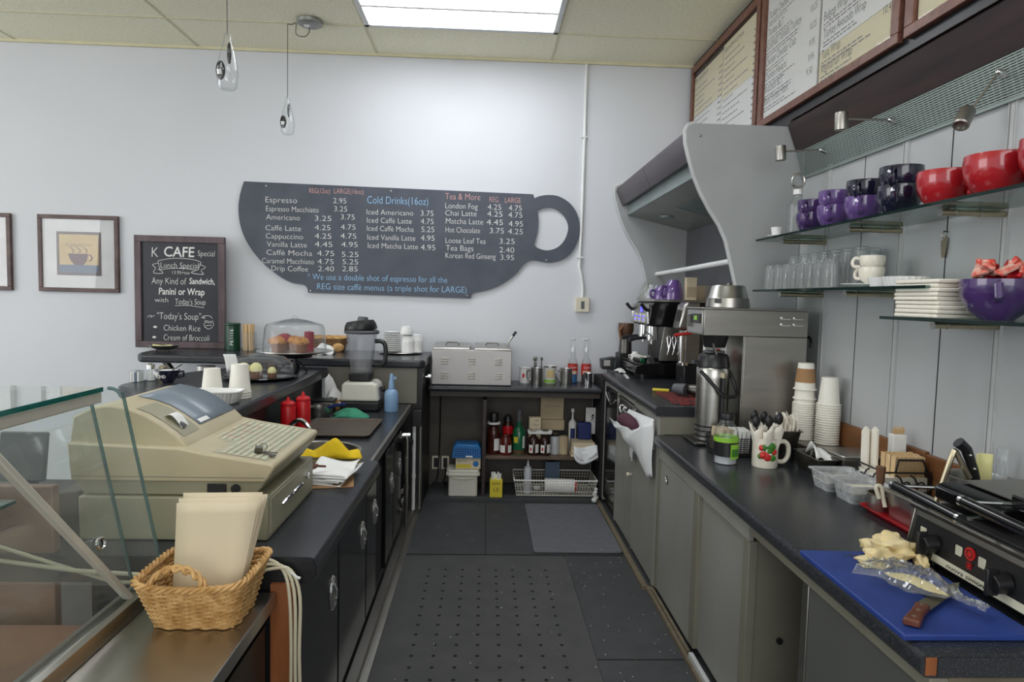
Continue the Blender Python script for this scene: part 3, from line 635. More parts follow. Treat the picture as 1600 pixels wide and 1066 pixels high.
# ================================================================ back counter between the two sides
t = thing('back_counter', 'black back counter with open shelves beneath along the white wall', 'counter', (.25, 4.9, 0))
m = M(); m.prism([(z, y) for y, z in []] or [(5.14, .845), (4.755, .845), (4.735, .838), (4.728, .825), (4.735, .812), (4.755, .805), (5.14, .805)], -.395, .868, 'X'); m.build('top', 'granite', t)
M().box(-.39, .868, 4.79, 4.80, .765, .804).build('apron', 'back_board', t)
M().box(-.418, .868, 5.125, 5.147, .0, .804).build('back_board', 'back_board', t)
M().box(.0, .025, 4.77, 5.124, .03, .744).build('divider', 'dark_wood', t)
M().box(.026, .866, 4.76, 5.124, .305, .325).build('shelf', 'shelf_wood', t, bevel=.002)
M().box(-.39, .866, 4.70, 5.124, 0.001, .025).build('plinth', 'rubber', t)
for x in (-.43+.065, -.35+.06): 
    p = M().box(x-.03, x+.03, 5.118, 5.1245, .13, .235).build('outlet', 'cream', t, bevel=.002)
    M().box(x-.016, x+.016, 5.112, 5.1175, .145, .22).build('socket', 'black_plastic', p)
p = M().box(.53, .585, 5.118, 5.1245, .15, .24).build('outlet', 'black_plastic', t, bevel=.002)
M().tube([(-.29, 5.11, .15), (-.285, 5.09, .09), (-.30, 5.06, .04), (-.22, 5.0, .032), (-.1, 4.98, .032)], .006, 6).build('power_cord', 'black_plastic', t)
M().tube([(-.335, 5.10, .80), (-.335, 5.10, .4), (-.345, 5.10, .1), (-.36, 5.08, .04)], .006, 6).build('hanging_cord', 'black_plastic', t)

def warmer():
    t = thing('food_warmer', 'stainless steel two well food warmer with louvred vents on the back counter', 'food warmer', (-.09, 4.93, .845))
    x0, x1, y0, y1 = -.382, .203, 4.775, 5.10
    b = M().box(x0, x1, y0, y1, .852, 1.108).build('body', 'warmer_steel', t, bevel=.004)
    M().box(x0+.02, x1-.02, y0+.03, y1-.03, .846, .8515).build('feet', 'black_plastic', t)
    k = 0
    for zx in (.90, 1.005):
        for cx in (-.287, -.090, .105):
            v = M()
            for i in range(3):
                z = zx+i*.019
                v.tube([(cx-.025, y0-.0005, z), (cx-.014, y0-.007, z+.002), (cx+.014, y0-.007, z+.002), (cx+.025, y0-.0005, z)], .0052, 8)
            v.build('vent', 'alu', t)
    for cx in (-.24, .06):
        l = M().prism([(y0+.02, 1.109), (y0+.03, 1.124), (y1-.03, 1.146), (y1-.02, 1.109)], cx-.135, cx+.135, 'X').build('lid', 'steel', t, bevel=.004)
        M().tube([(cx-.05, 4.93, 1.134), (cx-.04, 4.93, 1.152), (cx+.04, 4.93, 1.152), (cx+.05, 4.93, 1.134)], .005).build('lid_handle', 'steel_dark', l)
warmer()
m = M(); m.tube([(.165, 4.95, 1.135), (.19, 4.95, 1.17), (.225, 4.94, 1.225)], .006, 8, rf=lambda u: .004+.005*u)
m.mi = 1; m.tube([(.215, 4.943, 1.21), (.238, 4.937, 1.243)], .010)
one('ladle', 'black handled ladle sticking up from the right lid of the food warmer', 'ladle', m, ['steel', 'black_plastic'])

def cylpot(loc, r, h, mat, name, label, cat, handle=None, group=None, lip=.003):
    t = thing(name, label, cat, loc, 0, group)
    M().lathe([(0, .002), (r*.96, .0), (r, .006), (r, h-.004), (r+lip, h), (r-.002, h), (r-.004, h-.01), (r-.004, .01), (0, .008)], loc=loc).build('body', mat, t)
    if handle is not None:
        a = handle; d = Vector((math.cos(a), math.sin(a), 0)); p = Vector(loc)
        M().tube([p+d*r+Vector((0, 0, h*.82)), p+d*(r+.03)+Vector((0, 0, h*.8)), p+d*(r+.035)+Vector((0, 0, h*.5)), p+d*(r+.02)+Vector((0, 0, h*.28)), p+d*r+Vector((0, 0, h*.25))], .006, 8).build('handle', mat, t)
    return t
t = cylpot((.318, 5.02, .845), .043, .12, 'china', 'mug', 'white mug with small picture beside the food warmer', 'mug', -.8)
m = M(); m.sph((.305, 4.978, .905), .012, (.8, .3, 1.6)); m.build('picture_mark', 'red_plastic', t)
cylpot((.402, 4.90, .845), .046, .13, 'steel', 'milk_pitcher', 'steel milk pitcher in front of the bundle of utensils', 'pitcher', 2.7)
t = cylpot((.42, 5.045, .845), .035, .13, 'clear_glass', 'utensil_glass', 'glass of upright utensils behind the left steel pitcher', 'jar')
for k in range(7):
    a = random.random()*6.28
    m = M(); m.tube([(.42+.018*math.cos(a), 5.04+.018*math.sin(a), .86), (.42+.03*math.cos(a), 5.04+.03*math.sin(a), 1.00+.025*random.random()), ], .0035, 6); m.sph((.42+.031*math.cos(a), 5.04+.031*math.sin(a), 1.03), .009, (1, .5, 1.8), 8)
    one('teaspoon', 'dark teaspoon standing in the glass behind the left steel pitcher', 'spoon', m, 'steel_dark', group='teaspoons in the glass on the back counter')
t = cylpot((.515, 5.04, .845), .048, .135, 'label_white', 'tin_can', 'open food tin with pale label between the two steel pitchers', 'tin', lip=.002)
m = M(); m.cyl((.515, 5.04, .852), (.515, 5.04, .872), .0488, caps=False); m.build('lime_band', 'lime', t)
m = M(); m.cyl((.515, 5.04, .967), (.515, 5.04, .979), .0492, caps=False); m.build('rim', 'steel', t)
m = M(); m.surf(8, 1, lambda u, v: (.515+.0489*math.cos(-2.2+1.2*u), 5.04+.0489*math.sin(-2.2+1.2*u), .89+.06*v)); m.build('label_patch', 'print_cream', t)
cylpot((.630, 4.96, .845), .047, .125, 'steel', 'milk_pitcher', 'steel milk pitcher in front of the left red-labelled syrup bottle', 'pitcher', 3.4)
cylpot((.795, 4.93, .845), .034, .095, 'chrome', 'milk_pitcher', 'small shiny steel pitcher in front of the right syrup bottle', 'pitcher')
def syrup(x, y, label, low):
    t = thing('syrup_bottle', label, 'bottle', (x, y, .845))
    L = (x, y, .845)
    M().lathe([(0, 0), (.036, 0), (.038, .005), (.038, .15), (.030, .18), (.016, .20), (.014, .245), (0, .245)], loc=L).build('glass', 'clear_glass', t)
    M().lathe([(0, .004), (.034, .004), (.034, .07), (0, .07)], loc=L).build('syrup', low, t)
    M().cyl((x, y, .915), (x, y, .995), .0388, caps=False).build('label', 'label_red', t)
    k = M(); k.surf(10, 2, lambda u, v: (x+.0392*math.cos(-2.4+1.6*u), y+.0392*math.sin(-2.4+1.6*u), .918+.026*v)); 
    k.build('label_picture', 'paper_cream', t)
    k = M()
    txt(k, 'Torani', (x-.026, y-.0400, .958), (1, 0, .12), (0, 0, 1), .05, .022, shear=.2); k.build('lettering', 'paper', t, smooth=0)
    p = M(); p.lathe([(0, .245), (.015, .245), (.015, .27), (.008, .28), (.005, .285), (.005, .335), (.016, .34), (.016, .348), (0, .35)], loc=L, n=16)
    p.tube([(x, y, .845+.343), (x-.02, y-.01, .845+.345), (x-.042, y-.02, .845+.338)], .0055, 8); p.build('pump', 'white_paint', t)
syrup(.695, 5.06, 'red labelled syrup bottle with white pump, left one of two', 'blue_plastic'); syrup(.800, 5.06, 'red labelled syrup bottle with white pump, nearest the espresso machine corner', 'amber')

# ---- on the shelf under the back counter
def bot(name, x, y, z, prof, mat, label, cat='bottle', extra=(), n=24):
    t = thing(name, label, cat, (x, y, z)); M().lathe(prof, loc=(x, y, z), n=n).build('body', mat, t)
    for nm, pr, mt in extra: M().lathe(pr, loc=(x, y, z), n=n).build(nm, mt, t)
    return t
def lab(t, x, y, z0, z1, r, a0, a1, mat, name='label'):
    M().surf(8, 1, lambda u, v: (x+r*math.cos(a0+(a1-a0)*u), y+r*math.sin(a0+(a1-a0)*u), z0+(z1-z0)*v)).build(name, mat, t)
S0 = .3255
t = bot('sauce_jug', .085, 4.86, S0, [(0, 0), (.045, 0), (.048, .01), (.048, .15), (.040, .19), (.028, .21), (0, .215)], 'syrup', 'tall dark sauce jug with white collar, leftmost on the shelf', extra=[('collar', [(0, .225), (.050, .225), (.052, .232), (.050, .24), (0, .24)], 'white_paint'), ('cap', [(0, .241), (.034, .241), (.034, .30), (.03, .308), (0, .308)], 'black_plastic')]); lab(t, .085, 4.86, S0+.03, S0+.12, .0485, -1.5, -.5, 'label_white')
t = bot('sauce_bottle', .175, 4.84, S0, [(0, 0), (.046, 0), (.048, .01), (.048, .09), (.04, .12), (.036, .135), (0, .14)], 'ketchup', 'squat dark red sauce bottle in front of a red and black one', extra=[('shoulder', [(0, .139), (.034, .139), (.03, .15), (0, .15)], 'ketchup')]); lab(t, .175, 4.84, S0+.02, S0+.075, .0485, -2.6, -1.7, 'label_white'); lab(t, .175, 4.84, S0+.02, S0+.075, .0485, -1.2, -.4, 'label_white')
bot('sauce_bottle', .195, 4.98, S0, [(0, 0), (.042, 0), (.042, .19), (.03, .215), (0, .22)], 'syrup', 'red banded sauce bottle with black pointed cap at the back of the shelf', extra=[('red_band', [(.0425, .13), (.0425, .19)], 'red_plastic'), ('cap', [(0, .221), (.034, .221), (.03, .25), (.012, .275), (0, .278)], 'black_plastic')])
t = bot('liqueur_bottle', .275, 4.86, S0, [(0, 0), (.046, 0), (.048, .01), (.048, .17), (.035, .20), (.018, .22), (.015, .30), (0, .30)], 'green_glass', 'green bottle with tall grey neck in the middle of the shelf', extra=[('neck_sleeve', [(0, .245), (.0185, .245), (.0165, .31), (.018, .315), (.018, .335), (0, .337)], 'grey_plastic'), ('amber_base', [(.0485, .006), (.0485, .035)], 'amber')])
lab(t, .275, 4.86, S0+.09, S0+.135, .0486, -2.5, -1.8, 'yellow_box', 'picture_label'); lab(t, .275, 4.86, S0+.05, S0+.14, .0486, -1.0, -.5, 'label_white')
for k, (x, lb) in enumerate(((.385, 'dark syrup bottle, left of the pair under a white carrier handle'), (.472, 'dark syrup bottle, right of the pair under a white carrier handle'))):
    t = bot('syrup_jar', x, 4.84, S0, [(0, 0), (.042, 0), (.043, .008), (.043, .11), (.03, .135), (.018, .142), (.018, .155), (0, .155)], 'choc_bottle', lb)
    lab(t, x, 4.84, S0+.02, S0+.08, .0436, -2.5, -1.75, 'label_white'); lab(t, x, 4.84, S0+.035, S0+.06, .0439, -2.25, -1.95, 'label_red', 'emblem'); lab(t, x, 4.84, S0+.02, S0+.085, .0436, -1.3, -.5, 'label_white')
m = M(); m.prism([(.335, S0+.185), (.345, S0+.158), (.515, S0+.158), (.525, S0+.185), (.505, S0+.19), (.49, S0+.175), (.46, S0+.175), (.44, S0+.187), (.415, S0+.187), (.395, S0+.175), (.365, S0+.175), (.352, S0+.19)], 4.815, 4.865, 'Y')
one('bottle_carrier', 'white plastic carrier handle clipped over two dark bottles', 'carrier', m, 'white_paint', bevel=.004)
def ubox(name, x0, x1, y0, y1, z0, z1, mat, label, cat='box', text=None, tm='black_plastic', bv=.003):
    t = thing(name, label, cat, ((x0+x1)/2, (y0+y1)/2, z0)); M().box(x0, x1, y0, y1, z0, z1).build('body', mat, t, bevel=bv)
    if text:
        m = M()
        for s, x, z, w_, c in text: txt(m, s, (x, y0-.0012, z), (1, 0, 0), (0, 0, 1), w_, c)
        m.build('print', tm, t, smooth=0)
    return t
ubox('carton', .355, .445, 4.93, 4.985, S0, S0+.265, 'paper_cream', 'small cream carton with black print behind the carrier bottles', text=[('1883', .40, S0+.235, .03, .014), ('SYRUP', .385, S0+.20, .045, .016), ('ROUTIN', .367, S0+.165, .065, .013)])
t = ubox('card_box', .448, .628, 5.02, 5.115, S0+.235, S0+.435, 'card', 'open brown cardboard box standing tallest at the shelf back', text=[('keep this side up please', .47, S0+.335, .14, .008)])
ubox('egg_carton', .447, .640, 5.02, 5.118, S0+.145, S0+.233, 'card', 'flattened grey brown carton under the tall cardboard box', bv=.012)
ubox('card_box', .447, .64, 5.02, 5.12, S0, S0+.143, 'black_matte', 'dark box behind the jars at the bottom of the pile')
for k, (x, mt, lb) in enumerate(((.55, 'frosted', 'clear jar with pale contents right of the carrier bottles'), (.615, 'card', 'tan paper wrapped jar right of the clear jar'))):
    bot('storage_jar', x, 4.88, S0, [(0, 0), (.036, 0), (.036, .12), (.03, .135), (0, .135)], 'clear_plastic_solid' if k == 0 else 'card', lb, 'jar', extra=[('lid', [(0, .136), (.028, .136), (.028, .155), (0, .155)], 'black_plastic')] if k == 0 else ())
t = bot('soap_dispenser', .695, 4.98, S0, [(0, 0), (.03, 0), (.03, .22), (.012, .245), (0, .245)], 'label_white', 'white pump dispenser at the back of the shelf', extra=[('pump', [(0, .246), (.008, .246), (.006, .30), (.015, .305), (.012, .33), (0, .332)], 'white_paint')])
lab(t, .695, 4.98, S0+.05, S0+.18, .0305, -2.2, -1, 'navy_plastic')
ubox('blue_packet', .728, .83, 4.90, 4.96, S0+.105, S0+.235, 'navy_plastic', 'shiny dark blue packet on the pile of papers', 'packet', bv=.01)
t = ubox('picture_card', .80, .905, 5.00, 5.008, S0+.13, S0+.335, 'paper', 'white card with small drawn figure leaning at the shelf back', 'card', bv=0)
m = M(); m.sph((.855, 4.998, S0+.275), .009, (1, .2, 1)); m.tube([(.855, 4.9985, S0+.268), (.85, 4.9985, S0+.25), (.842, 4.9985, S0+.235)], .003, 5); m.tube([(.852, 4.9985, S0+.25), (.863, 4.9985, S0+.235)], .003, 5); m.tube([(.838, 4.9985, S0+.262), (.872, 4.9985, S0+.256)], .0025, 5); m.build('figure', 'black_plastic', t)
k = M(); txt(k, 'fairtrade', (.83, 4.9985, S0+.22), (1, 0, 0), (0, 0, 1), .05, .009); k.build('print', 'black_plastic', t, smooth=0)
m = M()
for i in range(10):
    m.obox((.762+random.uniform(-.006, .004), 4.865+random.uniform(-.008, .004), S0+.0062+i*.0102), (.19-.003*i, .17, .0092), (0, 0, random.uniform(-.04, .04)))
one('paper_pile', 'untidy pile of papers and bags at the right end of the shelf', 'papers', m, 'paper_cream', bevel=.002)
m = M(); m.surf(14, 6, lambda u, v: (.68+.175*u, 4.765-.028*v-.006*math.sin(9*u), S0+.085-.012*math.sin(5*u)-.10*v*(.5+.5*math.sin(PI*u)))); m.surf(14, 6, lambda u, v: (.68+.18*u, 4.756-.02*v, S0+.045-.09*v*(.4+.6*math.sin(PI*u**.7))))
one('plastic_bag', 'crumpled white plastic bag hanging over the shelf edge', 'bag', m, 'bag_white', smooth=80, solid=.002)

# ---- on the floor under the back counter
t = thing('storage_tub', 'cream lidded tub on the floor under the back counter', 'tub', (-.135, 4.83, .0255))
M().prism(rrect(-.245, -.03, 4.745, 4.92, .02), .026, .18, 'Z').build('tub', 'bin_white', t, bevel=.005)
M().prism(rrect(-.262, -.012, 4.73, 4.935, .025), .181, .20, 'Z').prism(rrect(-.255, -.02, 4.737, 4.928, .025), .2, .222, 'Z').build('lid', 'bin_white', t, bevel=.004)
M().tube([(-.22, 4.736, .175), (-.17, 4.728, .165), (-.1, 4.728, .165), (-.05, 4.736, .175)], .004, 6).build('handle', 'cream', t)
t = ubox('glove_box', -.195, -.01, 4.78, 4.90, .2228, .305, 'paper_cream', 'yellow glove box with blue spot on the cream tub', text=[('gloves', -.18, .275, .07, .018)], tm='navy_plastic')
m = M(); m.cyl((-.045, 4.7785, .262), (-.045, 4.7795, .262), .022); m.build('blue_spot', 'blue_plastic', t)
m = M(); m.box(-.19, -.08, 4.7785, 4.7795, .232, .258); m.build('yellow_band', 'yellow_box', t)
t = thing('plastic_basket', 'bright blue perforated plastic basket on top of the glove box', 'basket', (-.11, 4.84, .3055))
m = M(); m.prism([(-.212, .395), (-.225, .31), (-.004, .31), (-.012, .385), (-.03, .408), (-.19, .412)], 4.75, 4.92, 'Y'); m.build('shell', 'blue_plastic', t, bevel=.006)
m = M()
for i in range(11):
    for j in range(4): m.box(-.198+.018*i, -.188+.018*i, 4.7485, 4.7495, .325+.016*j, .334+.016*j)
m.build('perforations', 'navy_plastic', t, smooth=0)
M().box(-.12, -.07, 4.746, 4.7485, .318, .33).build('label', 'paper', t)
t = thing('straw_box', 'yellow box of wrapped straws on the floor beside the divider', 'box', (.11, 4.75, .0255))
M().box(.062, .155, 4.73, 4.80, .026, .155).build('box', 'yellow_box', t, bevel=.002)
m = M(); txt(m, 'STRAWS', (.078, 4.729, .12), (1, 0, 0), (0, 0, 1), .06, .018); txt(m, 'LE', (.09, 4.729, .07), (1, 0, 0), (0, 0, 1), .04, .03); m.build('print', 'black_plastic', t, smooth=0)
m = M()
for k in range(16): x = .07+.078*random.random(); y = 4.74+.05*random.random(); m.cyl((x, y, .155), (x+random.uniform(-.01, .01), y, .185+.025*random.random()), .005, n=8)
tag(m.build('straws', 'paper', t), None, None, kind='stuff')
m = M()
t = thing('wire_basket', 'white wire basket on the floor under the shelf', 'basket', (.55, 4.87, .0255))
def ringpts(o, z): return [(.262-o, 4.745-o*.6, z), (.838+o, 4.745-o*.6, z), (.838+o, 5.02+o, z), (.262-o, 5.02+o, z)]
def loop(m, o, z, r): 
    P = ringpts(o, z)
    for a, b in zip(P, P[1:]+P[:1]): m.tube([a, b], r, 6)
m = M(); loop(m, .02, .155, .006); m.build('rim', 'white_paint', t)
m = M(); loop(m, .010, .11, .002); loop(m, .015, .13, .002); loop(m, .005, .07, .002); loop(m, 0, .04, .003)
for i in range(31):
    x = .262+.0192*i; u = (i/30-.5)*2
    m.tube([(x+.02*u, 4.733, .155), (x, 4.745, .04), (x, 5.02, .04), (x+.02*u, 5.035, .155)], .0015, 5)
for i in range(9):
    y = 4.765+.03*i
    m.tube([(.242, y, .155), (.262, y, .04), (.838, y, .04), (.858, y, .155)], .0015, 5)
m.build('wires', 'bin_white', t)
t = bot('squeeze_bottle', .345, 4.80, .0435, [(0, 0), (.03, 0), (.03, .18), (.026, .195), (.012, .205), (.004, .25), (0, .25)], 'clear_plastic_solid', 'cloudy squeeze bottle standing in the wire basket')
m = M(); m.cyl((.475, 4.82, .098), (.70, 4.80, .098), .052, n=28); m.mi = 1; m.cyl((.70, 4.8, .098), (.715, 4.799, .098), .045)
one('wrapped_roll', 'wrapped paper roll lying in the wire basket', 'roll', m, ['paper', 'label_red'], bevel=.004)
m = M(); m.sph((.42, 4.86, .066), .022, (1.3, 1, .8)); one('cloth_lump', 'crumpled pale lump beside the roll in the wire basket', 'cloth', m, 'white_cloth')
one('cardboard_sheet', 'grey cardboard sheet leaning in the back of the wire basket', 'card', M().box(.49, .60, 4.95, 4.965, .0435, .24, Matrix.Translation((0, -.6, 0)) @ Matrix.Translation((0, 0, 0)) @ Matrix.Translation((0, .6, 0))), 'print_blue')
m = M()
for k in range(5): m.sph((.83+.01*random.uniform(-1, 1), 4.66+.01*random.uniform(-1, 1), .035+.02*k), .022-.002*k, (1, 1, .9), 10)
one('paper_wad', 'crumpled white paper wedged by the corner fridge at floor level', 'paper', m, 'white_cloth')

# ================================================================ left side: register counter, sink run, bar ledges
def mirror(p): return [(-x, z) for x, z in p]
t = thing('register_counter', 'black speckled counter with rounded edge carrying the cash register', 'counter', (-.8, 2.3, .72))
M().prism(mirror(bull(.447, 1.35, .77, .075)), 1.785, 2.855, 'Y').build('top', 'granite', t, smooth=30)
M().prism(mirror([(x, z) for x, z in bull(.452, 1.34, .766, .067)]), 1.780, 1.7848, 'Y').build('end_cap', 'black_plastic', t)
t = thing('sink_counter', 'black worktop with steel front edge and round sink behind the cash register counter', 'counter', (-.8, 3.6, .70))
def holed(x0, x1, y0, y1, c, r, z0, z1):
    m = M(); n = 32; per = []
    for i in range(n):
        a = 2*PI*i/n; d = (math.cos(a), math.sin(a)); k = min((x1-c[0])/d[0] if d[0] > 1e-6 else (x0-c[0])/d[0] if d[0] < -1e-6 else 9, (y1-c[1])/d[1] if d[1] > 1e-6 else (y0-c[1])/d[1] if d[1] < -1e-6 else 9)
        per.append((c[0]+d[0]*k, c[1]+d[1]*k))
    # make corners exact
    for cx, cy in ((x0, y0), (x1, y0), (x1, y1), (x0, y1)):
        j = min(range(n), key=lambda i: (per[i][0]-cx)**2+(per[i][1]-cy)**2); per[j] = (cx, cy)
    for z in (z1, z0):
        O = [m.b.verts.new((p[0], p[1], z)) for p in per]; I = [m.b.verts.new((c[0]+r*math.cos(2*PI*i/n), c[1]+r*math.sin(2*PI*i/n), z)) for i in range(n)]
        for i in range(n): j = (i+1) % n; m.b.faces.new((O[i], O[j], I[j], I[i]))
        if z == z1: Ot = O
        else:
            for i in range(n): j = (i+1) % n; m.b.faces.new((O[i], O[j], Ot[j], Ot[i]))
    return m
SC = (-.775, 3.07)
holed(-1.06, -.505, 2.857, 4.42, SC, .185, .722, .76).build('top', 'granite', t, smooth=30)
M().box(-.5045, -.487, 2.857, 4.42, .715, .7605).build('steel_edge', 'steel_soft', t, bevel=.003)
b = M().lathe([(.205, .001), (.19, .004), (.182, .0), (.175, -.12), (.15, -.145), (.03, -.15), (0, -.15)], n=32, loc=(SC[0], SC[1], .7605)).build('sink_bowl', 'steel', t)
M().cyl((SC[0], SC[1], .612), (SC[0], SC[1], .6135), .028).build('drain', 'steel_dark', b)
f = M(); f.cyl((-1.0, 3.25, .76), (-1.0, 3.25, .80), .022); f.tube([(-1.0, 3.25, .80)]+[(-1.0+.02+.14*u, 3.25-.06*u, .80+.075*math.sin(PI*min(1, u*.85))) for u in [i/8 for i in range(9)]], .011, 10)
f.build('faucet', 'chrome', t)
M().obox((-1.04, 3.38, .805), (.09, .014, .012), (0, -.3, .8)).cyl((-1.01, 3.36, .76), (-1.01, 3.36, .80), .012).build('tap_lever', 'chrome', t, bevel=.003)
# cabinets below
def left_cabs():
    t = thing('black_cabinets', 'row of glossy black cabinets with oval chrome handles under the register counter', 'cabinet', (-.75, 2.5, 0))
    M().box(-1.07, -.525, 1.80, 2.84, .04, .694).box(-1.07, -.525, 2.841, 3.42, .04, .60).build('body', 'black_matte', t)
    for a, b in ((1.80, 2.285), (2.305, 2.83), (2.85, 3.10)):
        d = M().box(-.523, -.503, a, b, .055, .69).build('door', 'black_gloss', t, bevel=.003)
        y = b-.085 if b < 3 else b-.05
        M().lathe([(0, .001), (.02, .001), (.026, .006), (.03, .010), (.034, .006), (.036, .0)], n=24, T=Matrix.Translation((-.503, y, .475)) @ Matrix.Rotation(PI/2, 4, 'Y') @ Matrix.Diagonal((1.7, 1.0, 1, 1))).build('handle', 'chrome', d)
        M().tube([(-.497, y-.004, .44), (-.488, y-.004, .46), (-.488, y-.004, .49), (-.497, y-.004, .51)], .005, 8).build('pull_bar', 'chrome', d)
    M().box(-.56, -.51, 1.80, 3.42, 0, .04).build('kick', 'black_matte', t)
left_cabs()
def fridge2():
    t = thing('glass_door_cooler', 'black glass door cooler with chrome handles beneath the sink counter', 'cooler', (-.75, 3.6, 0))
    M().box(-1.04, -.53, 3.45, 4.05, .04, .70).build('body', 'black_matte', t)
    for a, b in ((3.44, 3.72), (3.74, 4.06)):
        d = M().box(-.527, -.507, a, b, .05, .66).build('door', 'black_gloss', t, bevel=.004)
        M().lathe([(0, .001), (.02, .001), (.026, .006), (.03, .010), (.034, .006), (.036, .0)], n=24, T=Matrix.Translation((-.507, b-.07, .44)) @ Matrix.Rotation(PI/2, 4, 'Y') @ Matrix.Diagonal((1.7, 1.0, 1, 1))).build('handle', 'chrome', d)
    M().tube([(-.507, 4.03, .62), (-.47, 4.03, .63), (-.468, 4.02, .60), (-.468, 4.02, .05)], .012, 8).build('steel_bar', 'steel', t)
    M().cyl((-.50, 4.03, .63), (-.45, 4.04, .63), .016).build('hinge', 'chrome', t)
fridge2()
def rack():
    t = thing('dish_machine', 'dark steel dish machine under the end of the sink counter', 'machine', (-.75, 4.25, 0))
    M().box(-1.0, -.56, 4.09, 4.36, .05, .68).build('body', 'black_matte', t)
    M().cyl((-.51, 4.20, .50), (-.51, 4.20, .56), .055, .065).build('filter_basket', 'black_plastic', t)
    m = M()
    for k in range(6): m.sph((-.52+.01*(k % 2), 4.12+.035*k, .12+.05*(k % 3)), .03, (1, 1, 1), 10)
    m.build('pipes', 'steel_dark', t)
rack()
for x, y, z1, lb in ((-.465, 4.42, .63, 'white vertical drain pipe at the end of the sink counter, left of two'), (-.425, 4.44, .625, 'grey vertical pipe at the end of the sink counter, right of two')):
    one('drain_pipe', lb, 'pipe', M().cyl((x, y, .031), (x, y, z1), .012).cyl((x, y, .25), (x, y, .28), .0145), 'white_paint' if x < -.45 else 'steel_soft')
t = thing('pipe_housing', 'black housing post between sink counter and food warmer', 'post', (-.44, 4.47, .6))
M().box(-.475, -.41, 4.36, 4.385, .62, .73).build('box', 'black_plastic', t, bevel=.004)

t = thing('bar_ledge', 'black speckled raised bar ledge with rounded left end beyond the cash register', 'bar', (-1.4, 3.4, 0))
led = [(-1.05, 2.50), (-1.05, 4.44), (-1.62, 4.44), (-1.78, 4.1), (-1.90, 3.78)] + [(-1.76+.14*math.cos(a), 3.50+.16*math.sin(a)) for a in [2.4+i*.42 for i in range(6)]] + [(-1.45, 2.9), (-1.38, 2.50)]
M().prism(led, .938, 1.0, 'Z').build('top', 'granite', t, bevel=.012, seg=3)
M().box(-1.13, -1.09, 2.86, 4.43, .0, .937).box(-1.13, -1.09, 2.52, 2.859, .7712, .937).build('bar_wall', 'black_plastic', t)
t = thing('corner_counter', 'high black counter along the white wall, rounded at its left end', 'counter', (-1.3, 4.75, 0))
cc = [(-.43, 4.42), (-.40, 4.45), (-.40, 5.14), (-2.36, 5.14)] + [(-2.27+.13*math.cos(a), 4.75+.30*math.sin(a)) for a in [PI-.4+i*.3 for i in range(7)]] + [(-1.4, 4.46), (-1.25, 4.42)]
M().prism(cc, 1.006, 1.06, 'Z').build('top', 'granite', t, bevel=.014, seg=3)
M().box(-1.055, -.455, 4.452, 4.47, .762, 1.004).build('backsplash', 'cabinet_beige', t)
M().box(-1.055, -.419, 4.471, 5.13, .0, 1.004).build('support', 'black_plastic', t)
M().tube([(-2.22, 4.62, 1.005), (-2.12, 4.60, .88)], .022, 10).build('slanted_post', 'steel_dark', t)
for x, y, r, mt in ((-1.83, 4.36, .058, 'steel'), (-1.60, 4.62, .03, 'black_plastic'), (-1.53, 4.60, .045, 'steel_soft')):
    M().cyl((x, y, .93 if r > .05 else .3), (x, y, 1.005), r, n=28).build('post', mt, t)
M().cyl((-.412, 4.60, .93), (-.372, 4.60, .93), .018).build('pipe_joint', 'chrome', t)

# ---------------------------------------------------------------- chalk sign on the corner counter
SIGN_N=[ ('K',-2.490,-2.443,1.739,0.074),('Special',-2.153,-2.028,1.754,0.043),('Lunch Special',-2.426,-2.147,1.661,0.042),('13.95+tax',-2.341,-2.213,1.616,0.025),('Any Kind of',-2.493,-2.238,1.539,0.050),('with',-2.471,-2.373,1.404,0.035),("Today's Soup",-2.322,-2.098,1.391,0.043),('"Today\'s Soup"',-2.455,-2.132,1.276,0.052),('Chicken Rice',-2.408,-2.139,1.191,0.045),('Cream of Broccoli',-2.409,-2.071,1.119,0.045) ]
SIGN_B=[ ('CAFE',-2.399,-2.176,1.746,0.074),('Sandwich,',-2.216,-2.029,1.545,0.045),('Panini or Wrap',-2.441,-2.105,1.462,0.050) ]
SIGN_L=[ [(-2.443,1.712),(-2.354,1.730),(-2.271,1.734),(-2.177,1.725),(-2.129,1.708)],[(-2.444,1.645),(-2.355,1.657),(-2.260,1.660),(-2.153,1.650)],[(-2.443,1.712),(-2.432,1.646)],[(-2.129,1.708),(-2.151,1.651)],[(-2.444,1.694),(-2.485,1.681),(-2.462,1.657),(-2.477,1.621),(-2.409,1.620),(-2.432,1.646)],[(-2.135,1.690),(-2.096,1.672),(-2.130,1.647),(-2.112,1.618),(-2.201,1.628),(-2.159,1.650)],[(-2.322,1.380),(-2.227,1.385),(-2.110,1.369)],[(-2.526,1.290),(-2.508,1.303),(-2.492,1.296),(-2.508,1.287),(-2.472,1.304)],[(-2.132,1.295),(-2.102,1.290),(-2.120,1.304),(-2.072,1.309),(-2.048,1.291)],[(-2.106,1.272),(-2.079,1.254),(-2.046,1.273),(-2.039,1.243),(-2.055,1.218),(-2.079,1.208),(-2.103,1.223),(-2.111,1.247),(-2.090,1.272),(-2.055,1.261),(-2.061,1.236),(-2.097,1.235)] ]
